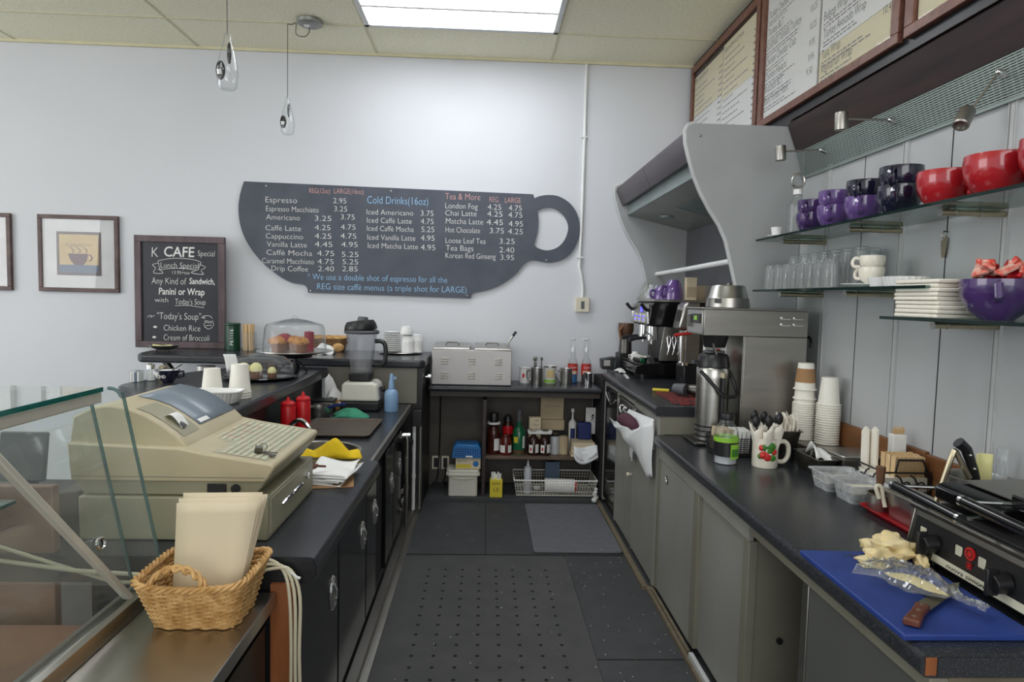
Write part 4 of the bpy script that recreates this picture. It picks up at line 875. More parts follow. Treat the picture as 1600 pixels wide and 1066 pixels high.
def sign():
    t = thing('chalk_sign', 'framed black chalk sign listing the cafe lunch special and soups', 'sign', (-2.28, 5.0, 1.0612))
    x0, x1, z0, z1, b = -2.612, -1.952, 1.062, 1.898, .048
    f = M()
    for a in ((x0, x1, z0, z0+b), (x0, x1, z1-b, z1), (x0, x0+b, z0+b, z1-b), (x1-b, x1, z0+b, z1-b)): f.box(a[0], a[1], 4.985, 5.02, a[2], a[3])
    f.build('frame', 'sign_wood', t, bevel=.003)
    M().box(x0+b, x1-b, 5.0, 5.015, z0+b, z1-b).build('board', 'sign_black', t)
    for L, off in ((SIGN_N, -.014), (SIGN_B, .012)):
        for s, a, c, z, cap in L:
            k = M(); txt(k, s, (a, 4.9993, z), (1, 0, 0), (0, 0, 1), c-a, cap, off, .07); k.build('chalk_lettering', 'chalk_white', t, smooth=0)
    k = M()
    for L in SIGN_L: k.tube([(x, 4.9992, z) for x, z in L], .0022, 4)
    for x, z in ((-2.471, 1.217), (-2.478, 1.140)): k.sph((x, 4.9995, z), .011, (1.3, .1, .8), 8)
    k.build('chalk_flourishes', 'chalk_white', t, smooth=0)
sign()
t = thing('trinket_dish', 'small shell shaped silver dish on legs at the rounded counter end', 'dish', (-2.27, 4.72, 1.0605))
M().lathe([(0, .012), (.05, .015), (.085, .03), (.098, .044), (.095, .046), (.08, .034), (.04, .02), (0, .018)], loc=(-2.27, 4.72, 1.0605), flute=.05, nf=9, n=54).build('dish', 'steel', t)
m = M(); m.tube([(-2.34, 4.70, 1.10), (-2.27, 4.70, 1.092), (-2.20, 4.69, 1.10)], .012, 8); m.build('filling', 'mousse', t)
for a in range(3): M().sph((-2.27+.05*math.cos(a*2.1-.6), 4.72+.05*math.sin(a*2.1-.6), 1.0675), .0065).build('foot', 'steel_dark', t)
t = thing('tea_tin', 'dark green lidded tin with white lettering beside the chalk sign', 'tin', (-1.875, 4.94, 1.0605))
M().cyl((-1.875, 4.94, 1.061), (-1.875, 4.94, 1.245), .054, n=28).build('body', 'green_tin', t, bevel=.002)
M().cyl((-1.875, 4.94, 1.2455), (-1.875, 4.94, 1.262), .056, n=28).build('lid', 'green_tin', t, bevel=.003)
m = M(); txt(m, 'PETITE', (-1.853, 4.8862, 1.10), (0, 0, 1), (-1, 0, 0), .12, .026, 0); m.build('lettering', 'paper', t, smooth=0)
t = thing('stick_holder', 'clear box packed with wooden stir sticks beside the green tin', 'holder', (-1.755, 4.93, 1.0605))
M().box(-1.80, -1.71, 4.895, 4.965, 1.061, 1.20).build('box', 'clear', t)
m = M()
for i in range(60):
    x = -1.793+.076*random.random(); y = 4.902+.056*random.random(); a = random.uniform(-.03, .03)
    m.obox((x, y, 1.063+.095), (.006, .002, .185+.02*random.random()), (a*.6, a, random.random()))
tag(m.build('stir_sticks', 'wood_stick', t), None, None, kind='stuff')

# ---- wicker basket, papers, tray with cups along the wall
def weave_wall(path, heights, amp, r, nst, taper, mat_t):
    """stakes and weavers around a closed path; path(u, v) -> (point, outward normal)"""
    m = M()
    for i in range(nst):
        m.tube([path(i/nst, v)[0] for v in (0, .33, .66, 1)], r*.9, 6)
    N = nst*4
    for j, v in enumerate(heights):
        ph = PI*(j % 2)
        m.tube([(lambda pn: pn[0]+pn[1]*amp*math.cos(PI*nst*k/N+ph))(path(k/N, v)) for k in range(N)], r, 5, closed=True)
    return m
def rr_path(x0, x1, y0, y1, r, u):
    P = rrect(x0, x1, y0, y1, r, 6); P = P+[P[0]]
    L = [0]
    for a, b in zip(P, P[1:]): L.append(L[-1]+math.hypot(b[0]-a[0], b[1]-a[1]))
    s = (u % 1)*L[-1]
    for i in range(len(P)-1):
        if s <= L[i+1]:
            k = (s-L[i])/max(1e-9, L[i+1]-L[i]); p = (P[i][0]+(P[i+1][0]-P[i][0])*k, P[i][1]+(P[i+1][1]-P[i][1])*k)
            d = (P[i+1][0]-P[i][0], P[i+1][1]-P[i][1]); l = math.hypot(*d); return p, (d[1]/l, -d[0]/l)
    return P[0], (1, 0)
def basket_path(c, b, tp, z0, z1, r):
    def f(u, v):
        hx = b[0]+(tp[0]-b[0])*v; hy = b[1]+(tp[1]-b[1])*v
        p, n = rr_path(c[0]-hx, c[0]+hx, c[1]-hy, c[1]+hy, r, u)
        return Vector((p[0], p[1], z0+(z1-z0)*v)), Vector((n[0], n[1], 0))
    return f
t = thing('bread_basket', 'brown woven bread basket against the white wall behind the blender', 'basket', (-1.19, 5.03, 1.0605))
bp_ = basket_path((-1.19, 5.03), (.11, .06), (.135, .085), 1.063, 1.165, .03)
weave_wall(bp_, [i/9 for i in range(1, 9)], .005, .006, 22, 0, None).build('weave', 'wicker_dark', t)
m = M(); m.tube([bp_(k/40, 1)[0] for k in range(40)], .011, 8, closed=True); m.build('rim', 'wicker', t)
M().box(-1.30, -1.08, 4.97, 5.09, 1.0608, 1.07).build('base', 'wicker_dark', t)
m = M(); m.sph((-1.10, 4.95, 1.0945), .034, (1.3, .4, 1), 12); one('bread_roll', 'pale woven straw bowl end in front of the bread basket', 'bowl', m, 'wicker')
m = M(); m.surf(12, 8, lambda u, v: (-1.23+.15*u, 4.70+.10*v, 1.0625+.075*math.sin(PI*v)*(.4+.6*math.sin(PI*u))+.006*math.sin(13*u+6*v)))
one('paper_napkin', 'crumpled white napkin in front of the bread basket', 'napkin', m, 'paper', smooth=20, solid=.001)
t = thing('serving_tray', 'oval silver tray under stacked white cups near the back corner', 'tray', (-.63, 4.93, 1.0605))
M().lathe([(0, .001), (.12, .001), (.15, .006), (.165, .012), (.163, .014), (.145, .008), (0, .004)], n=36, T=Matrix.Translation((-.63, 4.93, 1.0605)) @ Matrix.Diagonal((1.0, .9, 1, 1))).build('tray', 'steel', t)
def nest(name, loc, r, h, label, group, mat='china', n=1, dz=.013):
    pass
sp = thing('saucer', 'white saucer in the stack behind the upturned white cups', 'saucer', (-.70, 4.97, 1.0685), 0, 'white saucers stacked on the silver tray')
M().lathe([(0, .001), (.035, .001), (.055, .006), (.068, .013), (.067, .015), (.05, .009), (0, .004)], loc=(-.70, 4.97, 1.0685)).build('dish', 'china', sp)
for k in range(1, 10): dup(sp, (-.70, 4.97, 1.0685+k*.0155))
cp = thing('white_cup', 'white cup in the nested stack on the silver tray', 'cup', (-.575, 4.92, 1.0685), 0, 'white cups nested on the silver tray')
M().lathe([(.048, .001), (.050, .008), (.046, .03), (.038, .058), (.025, .065), (0, .066), (0, .062), (.022, .061), (.034, .055), (.042, .03), (.046, .004)], loc=(-.575, 4.92, 1.0685)).build('body', 'china', cp)
for k in range(1, 5): dup(cp, (-.575, 4.92, 1.0685+k*.017))
dup(cp, (-.585, 4.915, 1.0685+.017*4+.068), None, 'white cup balanced upside down on top of the nested stack')
cp2 = dup(cp, (-.515, 4.98, 1.0685), None, 'white cup in the short rear stack on the silver tray', 'short rear stack of white cups')
for k in range(1, 6): dup(cp2, (-.515, 4.98, 1.0685+k*.015))

# ---- domed cakes
def muffin(loc, top, label, r=.036, berry=False):
    t = thing('muffin', label, 'muffin', loc)
    M().lathe([(0, 0), (r*.72, 0), (r*.95, r*1.2), (0, r*1.2)], loc=loc, flute=.03, nf=14, n=56).build('paper_case', 'muffin_cup', t)
    m = M(); m.lathe([(r*.95, r*1.18), (r*1.22, r*1.3), (r*1.25, r*1.55), (r*.95, r*2.0), (r*.45, r*2.3), (0, r*2.36)], loc=loc, n=24)
    for v in m.b.verts: v.co += Vector((random.uniform(-1, 1), random.uniform(-1, 1), random.uniform(-1, 1)))*r*.06
    m.build('crown', top, t)
    return t
t = thing('cake_stand', 'clear domed cake stand of muffins on a black pedestal', 'cake stand', (-1.20, 4.18, 1.0005))
M().lathe([(0, .117), (.05, .118), (.20, .122), (.232, .130), (.231, .134), (.19, .128), (0, .126)], loc=(-1.20, 4.18, 1.0005), n=40).build('plate', 'steel', t)
m = M(); m.lathe([(.016, .116), (.014, .07), (.02, .03), (.02, .0), (0, 0)], loc=(-1.20, 4.18, 1.0005), n=16)
for k in range(3):
    a = k*2.09-.5; m.tube([(-1.20, 4.18, 1.07), (-1.20+.05*math.cos(a), 4.18+.05*math.sin(a), 1.055), (-1.20+.10*math.cos(a), 4.18+.10*math.sin(a), 1.008)], .008, 8)
m.cyl((-1.20, 4.18, 1.09), (-1.20, 4.18, 1.117), .10, .12); m.build('pedestal', 'black_plastic', t)
M().lathe([(.195, .129), (.182, .28), (.17, .30), (.08, .325), (.02, .335), (.012, .35), (.0, .354)], loc=(-1.20, 4.18, 1.0005), n=40).build('dome', 'clear_glass', t)
zc = 1.0005+.1275
muffin((-1.285, 4.10, zc), 'muffin', 'golden muffin on the left of the domed cake stand', .042)
muffin((-1.14, 4.10, zc), 'muffin', 'golden muffin on the right of the domed cake stand', .042)
muffin((-1.22, 4.25, zc), 'muffin', 'brown muffin half hidden at the back of the domed stand', .04)
m = M(); m.lathe([(0, 0), (.035, 0), (.038, .07), (.03, .1), (0, .105)], loc=(-1.26, 4.24, zc+.0), n=20); 
M2 = M(); M2.lathe([(0, 0), (.03, 0), (.03, .12), (0, .125)], loc=(-1.135, 4.27, zc)); one('jam_jar', 'dark red jar inside the domed cake stand', 'jar', M2, 'berry')
t = muffin((-1.29, 4.27, zc), 'berry', 'tall pink berry cake at the back left of the domed stand', .045)
t = thing('dessert_plate', 'low black plate of cream topped cupcakes under a knobbed glass dome', 'plate', (-1.285, 3.80, 1.0005))
L = (-1.285, 3.80, 1.0005)
M().lathe([(0, .001), (.12, .001), (.19, .008), (.205, .016), (.203, .02), (.18, .013), (0, .008)], loc=L, n=40).build('plate', 'black_gloss', t)
M().lathe([(.182, .0165), (.183, .06), (.172, .095), (.13, .125), (.06, .14), (.02, .145), (.014, .165), (.026, .185), (.026, .195), (.0, .20)], loc=L, n=40).build('dome', 'clear_glass', t)
for x, y, s, lb in ((-.075, -.06, 1, 'cream topped cupcake at the left under the low glass dome'), (-.01, -.05, 1, 'cream topped cupcake in the middle under the low glass dome'), (.07, -.02, .7, 'small cream bun at the right under the low glass dome'), (.045, .06, .9, 'brown cupcake at the back under the low glass dome'), (-.04, .07, .9, 'dark cupcake at the back left under the low glass dome')):
    p = (L[0]+x, L[1]+y, L[2]+.0095)
    c = thing('cupcake', lb, 'cupcake', p)
    M().lathe([(0, 0), (.026*s, 0), (.034*s, .038*s), (0, .04*s)], loc=p, flute=.04, nf=12, n=48).build('paper_case', 'muffin_cup', c)
    M().lathe([(.033*s, .038*s), (.036*s, .05*s), (.030*s, .07*s), (.015*s, .085*s), (0, .088*s)], loc=p, n=24).build('topping', 'mousse' if y < 0 else 'choc', c)
m = M(); m.surf(6, 6, lambda u, v: (-1.42+.06*u+.02*v, 3.60+.02*u, 1.155-.085*v+.01*math.sin(4*v))); one('receipt', 'curling white receipt slip standing behind the foam cups', 'paper', m, 'paper', smooth=60, solid=.0008)

# ---- cups, ramekin, condiments on the ledge
def foam(loc, h, r0, r1, label, grp):
    c = thing('foam_cup', label, 'cup', loc, 0, grp)
    M().lathe([(r0, .0), (r0+.002, .006), (r0-.001, .012), (r1, h), (0, h), (0, h-.003), (r1-.003, h-.003), (r0-.004, .0)], loc=loc, n=32).build('body', 'cup_paper', c)
    return c
c = foam((-1.265, 3.08, 1.0005), .125, .048, .035, 'white foam cup in the shorter upturned stack behind the ramekin', 'shorter upturned stack of foam cups')
for k in (1, ): dup(c, (-1.265, 3.08, 1.0005+k*.013))
c = foam((-1.140, 3.085, 1.0005), .135, .050, .037, 'white foam cup in the taller upturned stack right of the ramekin', 'taller upturned stack of foam cups')
for k in (1, 2): dup(c, (-1.140, 3.085, 1.0005+k*.012))
t = thing('ramekin', 'white fluted oblong ramekin in front of the foam cups', 'ramekin', (-1.185, 2.94, 1.0005))
def ram(u, v):
    k = [0, .75, .8, .95, 1.03, 1.03, .93, .74, 0][int(v*8+.5)]; z = [.002, .0, .004, .05, .053, .058, .055, .008, .008][int(v*8+.5)]
    a = 2*PI*u; fl = 1+(.02*math.cos(44*a) if 1 < v*8 < 3.6 else 0)
    ca, sa = math.cos(a), math.sin(a); q = (abs(ca)**4+abs(sa)**4)**-.25
    return (-1.185+.108*k*fl*ca*q, 2.94+.065*k*fl*sa*q, 1.0005+z)
M().surf(176, 8, ram, True).build('dish', 'china', t, smooth=50)
t = thing('slogan_cup', 'dark blue wide cup with white block letters at the ledge end', 'cup', (-1.695, 3.56, 1.0005))
L = (-1.695, 3.56, 1.0005)
M().lathe([(0, .002), (.025, .0), (.028, .006), (.05, .035), (.06, .07), (.058, .07), (.045, .035), (.02, .01), (0, .01)], loc=L).build('body', 'navy', t)
M().lathe([(0, .066), (.055, .066)], loc=L).build('filling', 'paper', t)
M().tube([(L[0]+.055, L[1], L[2]+.06), (L[0]+.082, L[1], L[2]+.062), (L[0]+.085, L[1], L[2]+.04), (L[0]+.05, L[1], L[2]+.028)], .007, 8).build('handle', 'navy', t)
m = M(); txt(m, 'BE', (L[0]-.05, L[1]-.054, L[2]+.047), (1, -.25, 0), (0, -.12, 1), .035, .018, .02); txt(m, 'KIND', (L[0]-.035, L[1]-.054, L[2]+.030), (1, -.05, 0), (0, -.25, 1), .05, .016, .02); m.build('lettering', 'paper', t, smooth=0)
m = M(); m.tube([(L[0]+.02, L[1], L[2]+.064), (L[0]+.075, L[1], L[2]+.10)], .003, 6); one('coffee_spoon', 'thin dark spoon sticking out of the dark blue cup', 'spoon', m, 'steel_dark')
def shaker(x, y, h, cap, label):
    t = thing('shaker', label, 'shaker', (x, y, 1.0005)); L = (x, y, 1.0005)
    M().lathe([(0, 0), (.024, 0), (.025, .01), (.021, h*.7), (0, h*.7)], loc=L, n=20).build('glass', 'clear_glass', t)
    M().lathe([(0, .003), (.02, .003), (.019, h*.4), (0, h*.4)], loc=L, n=16).build('contents', 'paper' if cap == 'chrome' else 'print_cream', t)
    M().lathe([(0, h*.7), (.022, h*.7), (.021, h*.92), (.012, h), (0, h)], loc=L, n=20).build('cap', cap, t)
shaker(-1.815, 3.62, .095, 'chrome', 'glass salt shaker with silver top, left of the gold topped one')
shaker(-1.77, 3.66, .08, 'brass', 'glass pepper shaker with gold top beside the blue cup')
t = thing('sugar_caddy', 'clear caddy of sugar packets at the outer end of the ledge', 'caddy', (-1.865, 3.56, 1.0005))
M().box(-1.89, -1.835, 3.54, 3.60, 1.001, 1.06).build('caddy', 'clear', t)
for k in range(4): M().box(-1.886+.012*k, -1.878+.012*k, 3.545, 3.595, 1.003, 1.055).build('packet', 'paper' if k != 2 else 'print_blue', t)

# ---- things on the sink counter
t = thing('blender', 'white based blender with clear jug and black lid', 'blender', (-.77, 4.20, .7605))
M().box(-.895, -.655, 4.10, 4.32, .762, .825).build('foot_band', 'black_plastic', t, bevel=.012)
M().prism([(-.895, .826), (-.655, .826), (-.67, .93), (-.70, .945), (-.87, .945), (-.89, .93)], 4.10, 4.32, 'Y').build('base', 'blender_base', t, bevel=.015, seg=3)
M().prism([(-.70, .83), (-.648, .83), (-.648, .875), (-.672, .915)], 4.15, 4.27, 'Y').build('control_panel', 'grey_plastic', t, bevel=.004)
M().cyl((-.655, 4.21, .89), (-.635, 4.21, .895), .016).build('knob', 'black_plastic', t)
M().prism(rrect(-.855, -.715, 4.14, 4.28, .02), .946, 1.0, 'Z').build('coupling', 'black_plastic', t, bevel=.008)
def jug(u, v):
    a = 2*PI*u; r = .062+.032*v; ca, sa = math.cos(a), math.sin(a); q = (abs(ca)**3.2+abs(sa)**3.2)**(-1/3.2)
    return (-.785+r*ca*q, 4.21+r*sa*q, 1.001+.25*v)
M().surf(40, 8, jug, True).build('jug', 'blender_jar', t, smooth=60)
M().lathe([(.108, 0), (.112, .012), (.105, .022), (.10, .02)], n=32, T=Matrix.Translation((-.785, 4.21, 1.248))).build('collar', 'grey_plastic', t)
M().lathe([(0, 0), (.100, 0), (.105, .012), (.098, .04), (.085, .062), (.05, .066), (0, .066)], n=28, T=Matrix.Translation((-.79, 4.21, 1.266)) @ Matrix.Rotation(-.12, 4, 'Y')).build('lid', 'black_plastic', t, smooth=40)
M().cyl((-.78, 4.21, 1.330), (-.778, 4.21, 1.355), .036, .03, n=20).build('lid_plug', 'grey_plastic', t)
M().tube([(-.70, 4.21, 1.20), (-.66, 4.21, 1.20), (-.635, 4.21, 1.17), (-.635, 4.21, 1.08), (-.66, 4.21, 1.05), (-.715, 4.21, 1.05)], .014, 10).build('handle', 'black_plastic', t)
t = thing('spray_bottle', 'pale blue spray bottle at the steel edge beside the blender', 'bottle', (-.583, 4.14, .7605)); L = (-.583, 4.14, .7605)
M().lathe([(0, 0), (.040, 0), (.044, .006), (.044, .11), (.036, .132), (.018, .145), (0, .146)], loc=L).build('body', 'spray_blue', t)
M().lathe([(0, .147), (.02, .147), (.017, .19), (.012, .205), (.013, .225), (.008, .24), (0, .241)], loc=L, n=18).box(L[0]-.008, L[0]+.03, L[1]-.007, L[1]+.007, L[2]+.205, L[2]+.222).build('sprayer', 'spray_blue', t)
def squeeze(x, y, h, label):
    t = thing('ketchup_bottle', label, 'bottle', (x, y, .7605)); L = (x, y, .7605)
    M().lathe([(0, 0), (.036, 0), (.038, .006), (.038, h*.8), (.034, h*.84), (0, h*.84)], loc=L).build('body', 'red_plastic', t)
    M().lathe([(0, h*.845), (.037, h*.845), (.037, h*.90), (.028, h*.95), (.012, h*.96), (.008, h*1.03), (.004, h*1.08), (0, h*1.08)], loc=L).build('cap', 'red_plastic', t)
squeeze(-1.01, 3.40, .185, 'red squeeze bottle, left and nearer of two beside the sink'); squeeze(-.955, 3.48, .20, 'red squeeze bottle, right and farther of two beside the sink')
t = cylpot((-1.035, 3.50, .7605), .026, .09, 'frosted', 'plastic_cup', 'small clear plastic cup left of the red squeeze bottles', 'cup')
def traymesh(x0, x1, y0, y1, z, r, h, mat, name, label, cat='tray', flare=.018, rz=0):
    m = M(); c = ((x0+x1)/2, (y0+y1)/2); hx, hy = (x1-x0)/2, (y1-y0)/2
    levels = [(-flare, .001), (-flare+.002, 0), (0, h), (.004, h), (.003, h-.003), (-flare, .004)]
    P = [rrect(-hx-o, hx+o, -hy-o, hy+o, r) for o, _ in levels]; n = len(P[0])
    T = Matrix.Translation((c[0], c[1], z)) @ Matrix.Rotation(rz, 4, 'Z')
    R = [[m.b.verts.new(T @ Vector((p[0], p[1], lv[1]))) for p in pp] for pp, lv in zip(P, levels)]
    m.b.faces.new(R[0][::-1]); m.b.faces.new(R[-1])
    for A, B in zip(R, R[1:]):
        for i in range(n): j = (i+1) % n; m.b.faces.new((A[i], A[j], B[j], B[i]))
    return one(name, label, cat, m, mat, smooth=40)
traymesh(-.965, -.585, 3.33, 3.80, .7605, .03, .016, 'tray_brown', 'serving_tray', 'brown textured serving tray on the sink counter')
m = M(); m.surf(26, 20, lambda u, v: (-.895+.20*u+.02*math.sin(5*v), 3.86+.13*v+.02*math.sin(6*u), .7645+.040*(math.sin(PI*u)*math.sin(PI*v))**.7+.012*abs(math.sin(9*u+4*v))*math.sin(PI*v)*math.sin(PI*u)))
one('green_cloth', 'crumpled green cloth in front of the blender', 'cloth', m, 'green_cloth', smooth=60, solid=.004)
t = thing('wooden_bowl', 'small wicker bowl holding white paper left of the blender', 'bowl', (-.955, 4.20, .7605)); L = (-.955, 4.20, .7605)
M().lathe([(0, .001), (.04, 0), (.055, .03), (.06, .065), (.055, .065), (.045, .03), (0, .012)], loc=L).build('bowl', 'wicker', t)
m = M(); m.surf(10, 10, lambda u, v: (-1.0+.10*u, 4.15+.09*v, .815+.05*v+.02*math.sin(5*u)+.05*u*(1-u))); one('paper_sheet', 'white folded paper lying in the wicker bowl', 'paper', m, 'paper', smooth=30, solid=.0015)
m = M(); m.surf(8, 8, lambda u, v: (-1.04+.10*u*(1-.6*v), 4.30+.05*u, .80+.17*v*(1-.4*abs(u-.5)))); one('paper_bag', 'white paper bag standing behind the wicker bowl', 'bag', m, 'paper', smooth=30, solid=.002)
t = thing('saucepan', 'steel pan with dark blue handle right of the red squeeze bottles', 'pan', (-.985, 3.93, .7605)); L = (-.985, 3.93, .7605)
M().lathe([(0, .001), (.055, 0), (.062, .01), (.066, .06), (.062, .06), (.058, .012), (0, .008)], loc=L).build('pan', 'steel', t)
M().tube([(-.93, 3.92, .815), (-.87, 3.90, .835), (-.82, 3.88, .845)], .009, 8).build('handle', 'navy_plastic', t)
m = M(); m.obox((-.985, 4.06, .84), (.14, .11, .012)); one('black_tray', 'small black tray propped behind the steel pan', 'tray', m, 'black_plastic', bevel=.004)
m = M(); m.obox((-.985, 4.06, .797), (.12, .09, .072)); one('steel_insert', 'steel insert under the small black tray', 'pan', m, 'steel', bevel=.006)
m = M(); m.surf(28, 12, lambda u, v: (-.81+.28*u-.05*v, 2.872+.085*v+.01*math.sin(7*u), .7722+.018*math.sin(PI*v)+.058*math.exp(-((u-.62)/.16)**2)*math.sin(PI*v)**.8+.012*math.sin(PI*v)*abs(math.sin(11*u)))) 
one('yellow_cloth', 'bright yellow cloth at the near rim of the sink', 'cloth', m, 'yellow_cloth', smooth=60, solid=.004)
m = M(); m.obox((-.585, 2.58, .7725), (.15, .30, .003), (0, 0, .2)); one('cardboard', 'brown cardboard under the pile of white napkins', 'card', m, 'kraft')
m = M()
for i in range(6): m.surf(12, 10, lambda u, v: (-.655+.125*u+.02*v+.006*i*math.sin(4*u+i), 2.46+.24*v-.03*u, .7765+.006*i+.010*math.sin(6*u+i)*math.sin(5*v)+.010*math.sin(3*v+i)**2))
one('napkin_pile', 'rumpled pile of white napkins beside the cash drawer', 'napkins', m, 'paper', smooth=60, solid=.0012)
m = M(); m.tube([(-.66+.035*math.cos(a), 2.47+.022*math.sin(a), .835+.01*math.cos(a)) for a in [i*PI/6 for i in range(12)]], .007, 8, closed=True); m.tube([(-.63, 2.48, .842), (-.60, 2.50, .835)], .005, 6)
one('scissors', 'dark red handled scissors on the white napkins', 'scissors', m, 'knife_wood')

# ================================================================ cash register
def register():
    t = thing('cash_register', 'beige cash register with grey display and cash drawer at the counter end', 'cash register', (-.89, 2.14, .7705))
    y0, y1 = 1.895, 2.40
    dr = M().box(-1.16, -.622, y0, y1, .7715, .900).build('drawer_case', 'register_drawer', t, bevel=.005)
    M().box(-.6235, -.6185, y0+.022, y1-.022, .785, .892).build('drawer_front', 'register_drawer', t, bevel=.003)
    m = M(); m.tube([(-.616, y0+.12, .842), (-.612, y0+.16, .85), (-.612, y0+.20, .85), (-.614, y0+.23, .845), (-.612, y0+.26, .85), (-.612, y0+.32, .85), (-.616, y0+.34, .842)], .0055, 8); m.build('drawer_slot', 'chrome', dr)
    M().cyl((-.619, y1-.10, .856), (-.611, y1-.10, .856), .011).build('lock', 'chrome', dr)
    base = M().prism([(-1.15, .901), (-.665, .901), (-.655, .912), (-.632, .943), (-1.18, .943)], y0+.015, y1-.015, 'Y').build('base', 'register_drawer', t, bevel=.004)
    M().box(-.80, -.745, y0+.0105, y0+.0145, .910, .937).build('port', 'black_plastic', base, bevel=.002)
    M().cyl((-.718, y0+.0145, .923), (-.718, y0+.0095, .923), .0135).build('round_port', 'black_plastic', base)
    body = M().prism([(-1.18, .944), (-.630, .944), (-.622, .955), (-.604, .985), (-.606, .996), (-.615, 1.0), (-.80, 1.028), (-.875, 1.043), (-1.19, 1.055)], y0, y1, 'Y').build('body', 'register', t, bevel=.006)
    M().box(-1.175, -.63, y0-.0004, y0+.001, .958, .9595).build('seam', 'grey_plastic', body)
    # display hump
    hp = [(-1.20, 1.04), (-.862, 1.036), (-.872, 1.052), (-.90, 1.078), (-.94, 1.108), (-.985, 1.134), (-1.03, 1.150), (-1.08, 1.160), (-1.13, 1.155), (-1.19, 1.125)]
    M().prism(hp, y0+.03, y1-.02, 'Y').build('display_housing', 'register', t, bevel=.006, smooth=50)
    def on(x):                                                    # height of the hump above x
        for (a, za), (b, zb) in zip(hp[1:], hp[2:]):
            if b <= x <= a: return za+(zb-za)*(x-a)/(b-a)
        return 1.1
    xs = [-.895, -.92, -.95, -.985, -1.02, -1.05, -1.085]
    m = M(); m.surf(6, 1, lambda u, v: (xs[int(u*6+.5)], y0+.19+(y1-y0-.225)*v, on(xs[int(u*6+.5)])+.003)); m.build('display', 'register_lcd', t, smooth=60, solid=.003)
    m = M(); m.quad((-.897, y0+.20, on(-.897)+.0055), (-.897, y0+.27, on(-.897)+.0055), (-.909, y0+.27, on(-.909)+.0055), (-.909, y0+.20, on(-.909)+.0055)); m.build('sticker', 'paper', t)
    m = M(); m.surf(6, 1, lambda u, v: ([-.885, -.90, -.92, -.95, -.98, -1.0, -1.02][int(u*6+.5)], y0+.055+.11*v, on([-.885, -.90, -.92, -.95, -.98, -1.0, -1.02][int(u*6+.5)])+.0022)); m.build('printer_cover', 'register_drawer', t, smooth=60)
    p = M(); p.surf(6, 1, lambda u, v: (-.905-.05*u, y0+.085+.05*v, on(-.905-.05*u)+.004+.016*math.sin(PI*u))); p.build('receipt_paper', 'paper', t, smooth=60)
    M().obox((-.907, y0+.10, on(-.907)+.01), (.02, .02, .01), (0, .6, .4)).build('paper_clip', 'grey_plastic', t, bevel=.002)
    # keyboard
    n = Vector((.152, 0, .988)).normalized()
    def kz(x): return 1.0+(-.615-x)*(.028/.185)+.0006
    m = M()
    m.mi = 0; m.quad((-.632, y0+.03, kz(-.632)+.0008), (-.632, y1-.03, kz(-.632)+.0008), (-.855, y1-.03, kz(-.855)+.0008), (-.855, y0+.16, kz(-.855)+.0008), (-.79, y0+.16, kz(-.79)+.0008), (-.79, y0+.03, kz(-.79)+.0008))
    m.build('key_overlay', 'overlay', t, smooth=0)
    k = M()
    for i in range(11):
        for j in range(21):
            x = -.645-.0195*i; y = y0+.045+.0205*j
            if y > y1-.045 or (x < -.78 and y < y0+.17): continue
            k.mi = 1 if (i+2*j) % 7 == 0 else (2 if (i > 6 and j % 4 == 1) else 0)
            z = kz(x); k.box(x-.007, x+.007, y-.0068, y+.0068, z+.001, z+.0028)
    k.build('keys', ['key_white', 'key_green', 'key_red'], t, smooth=0)
register()
m = M()
m.tube([(-.665+.012*math.cos(a), 1.985+.006*math.sin(a), 1.028+.012*math.sin(a)) for a in [i*PI/6 for i in range(12)]], .0015, 5, closed=True)
m.obox((-.675, 1.975, 1.022), (.022, .012, .026), (.4, .2, .3)); m.obox((-.645, 1.97, 1.0125), (.05, .008, .003), (0, .15, -.25)); m.obox((-.645, 1.99, 1.0125), (.045, .007, .003), (0, .15, .2)); m.obox((-.63, 1.962, 1.009), (.016, .014, .003), (0, .15, -.25))
one('key_bunch', 'bunch of small keys left in the register lock', 'keys', m, 'steel_dark', bevel=.001)

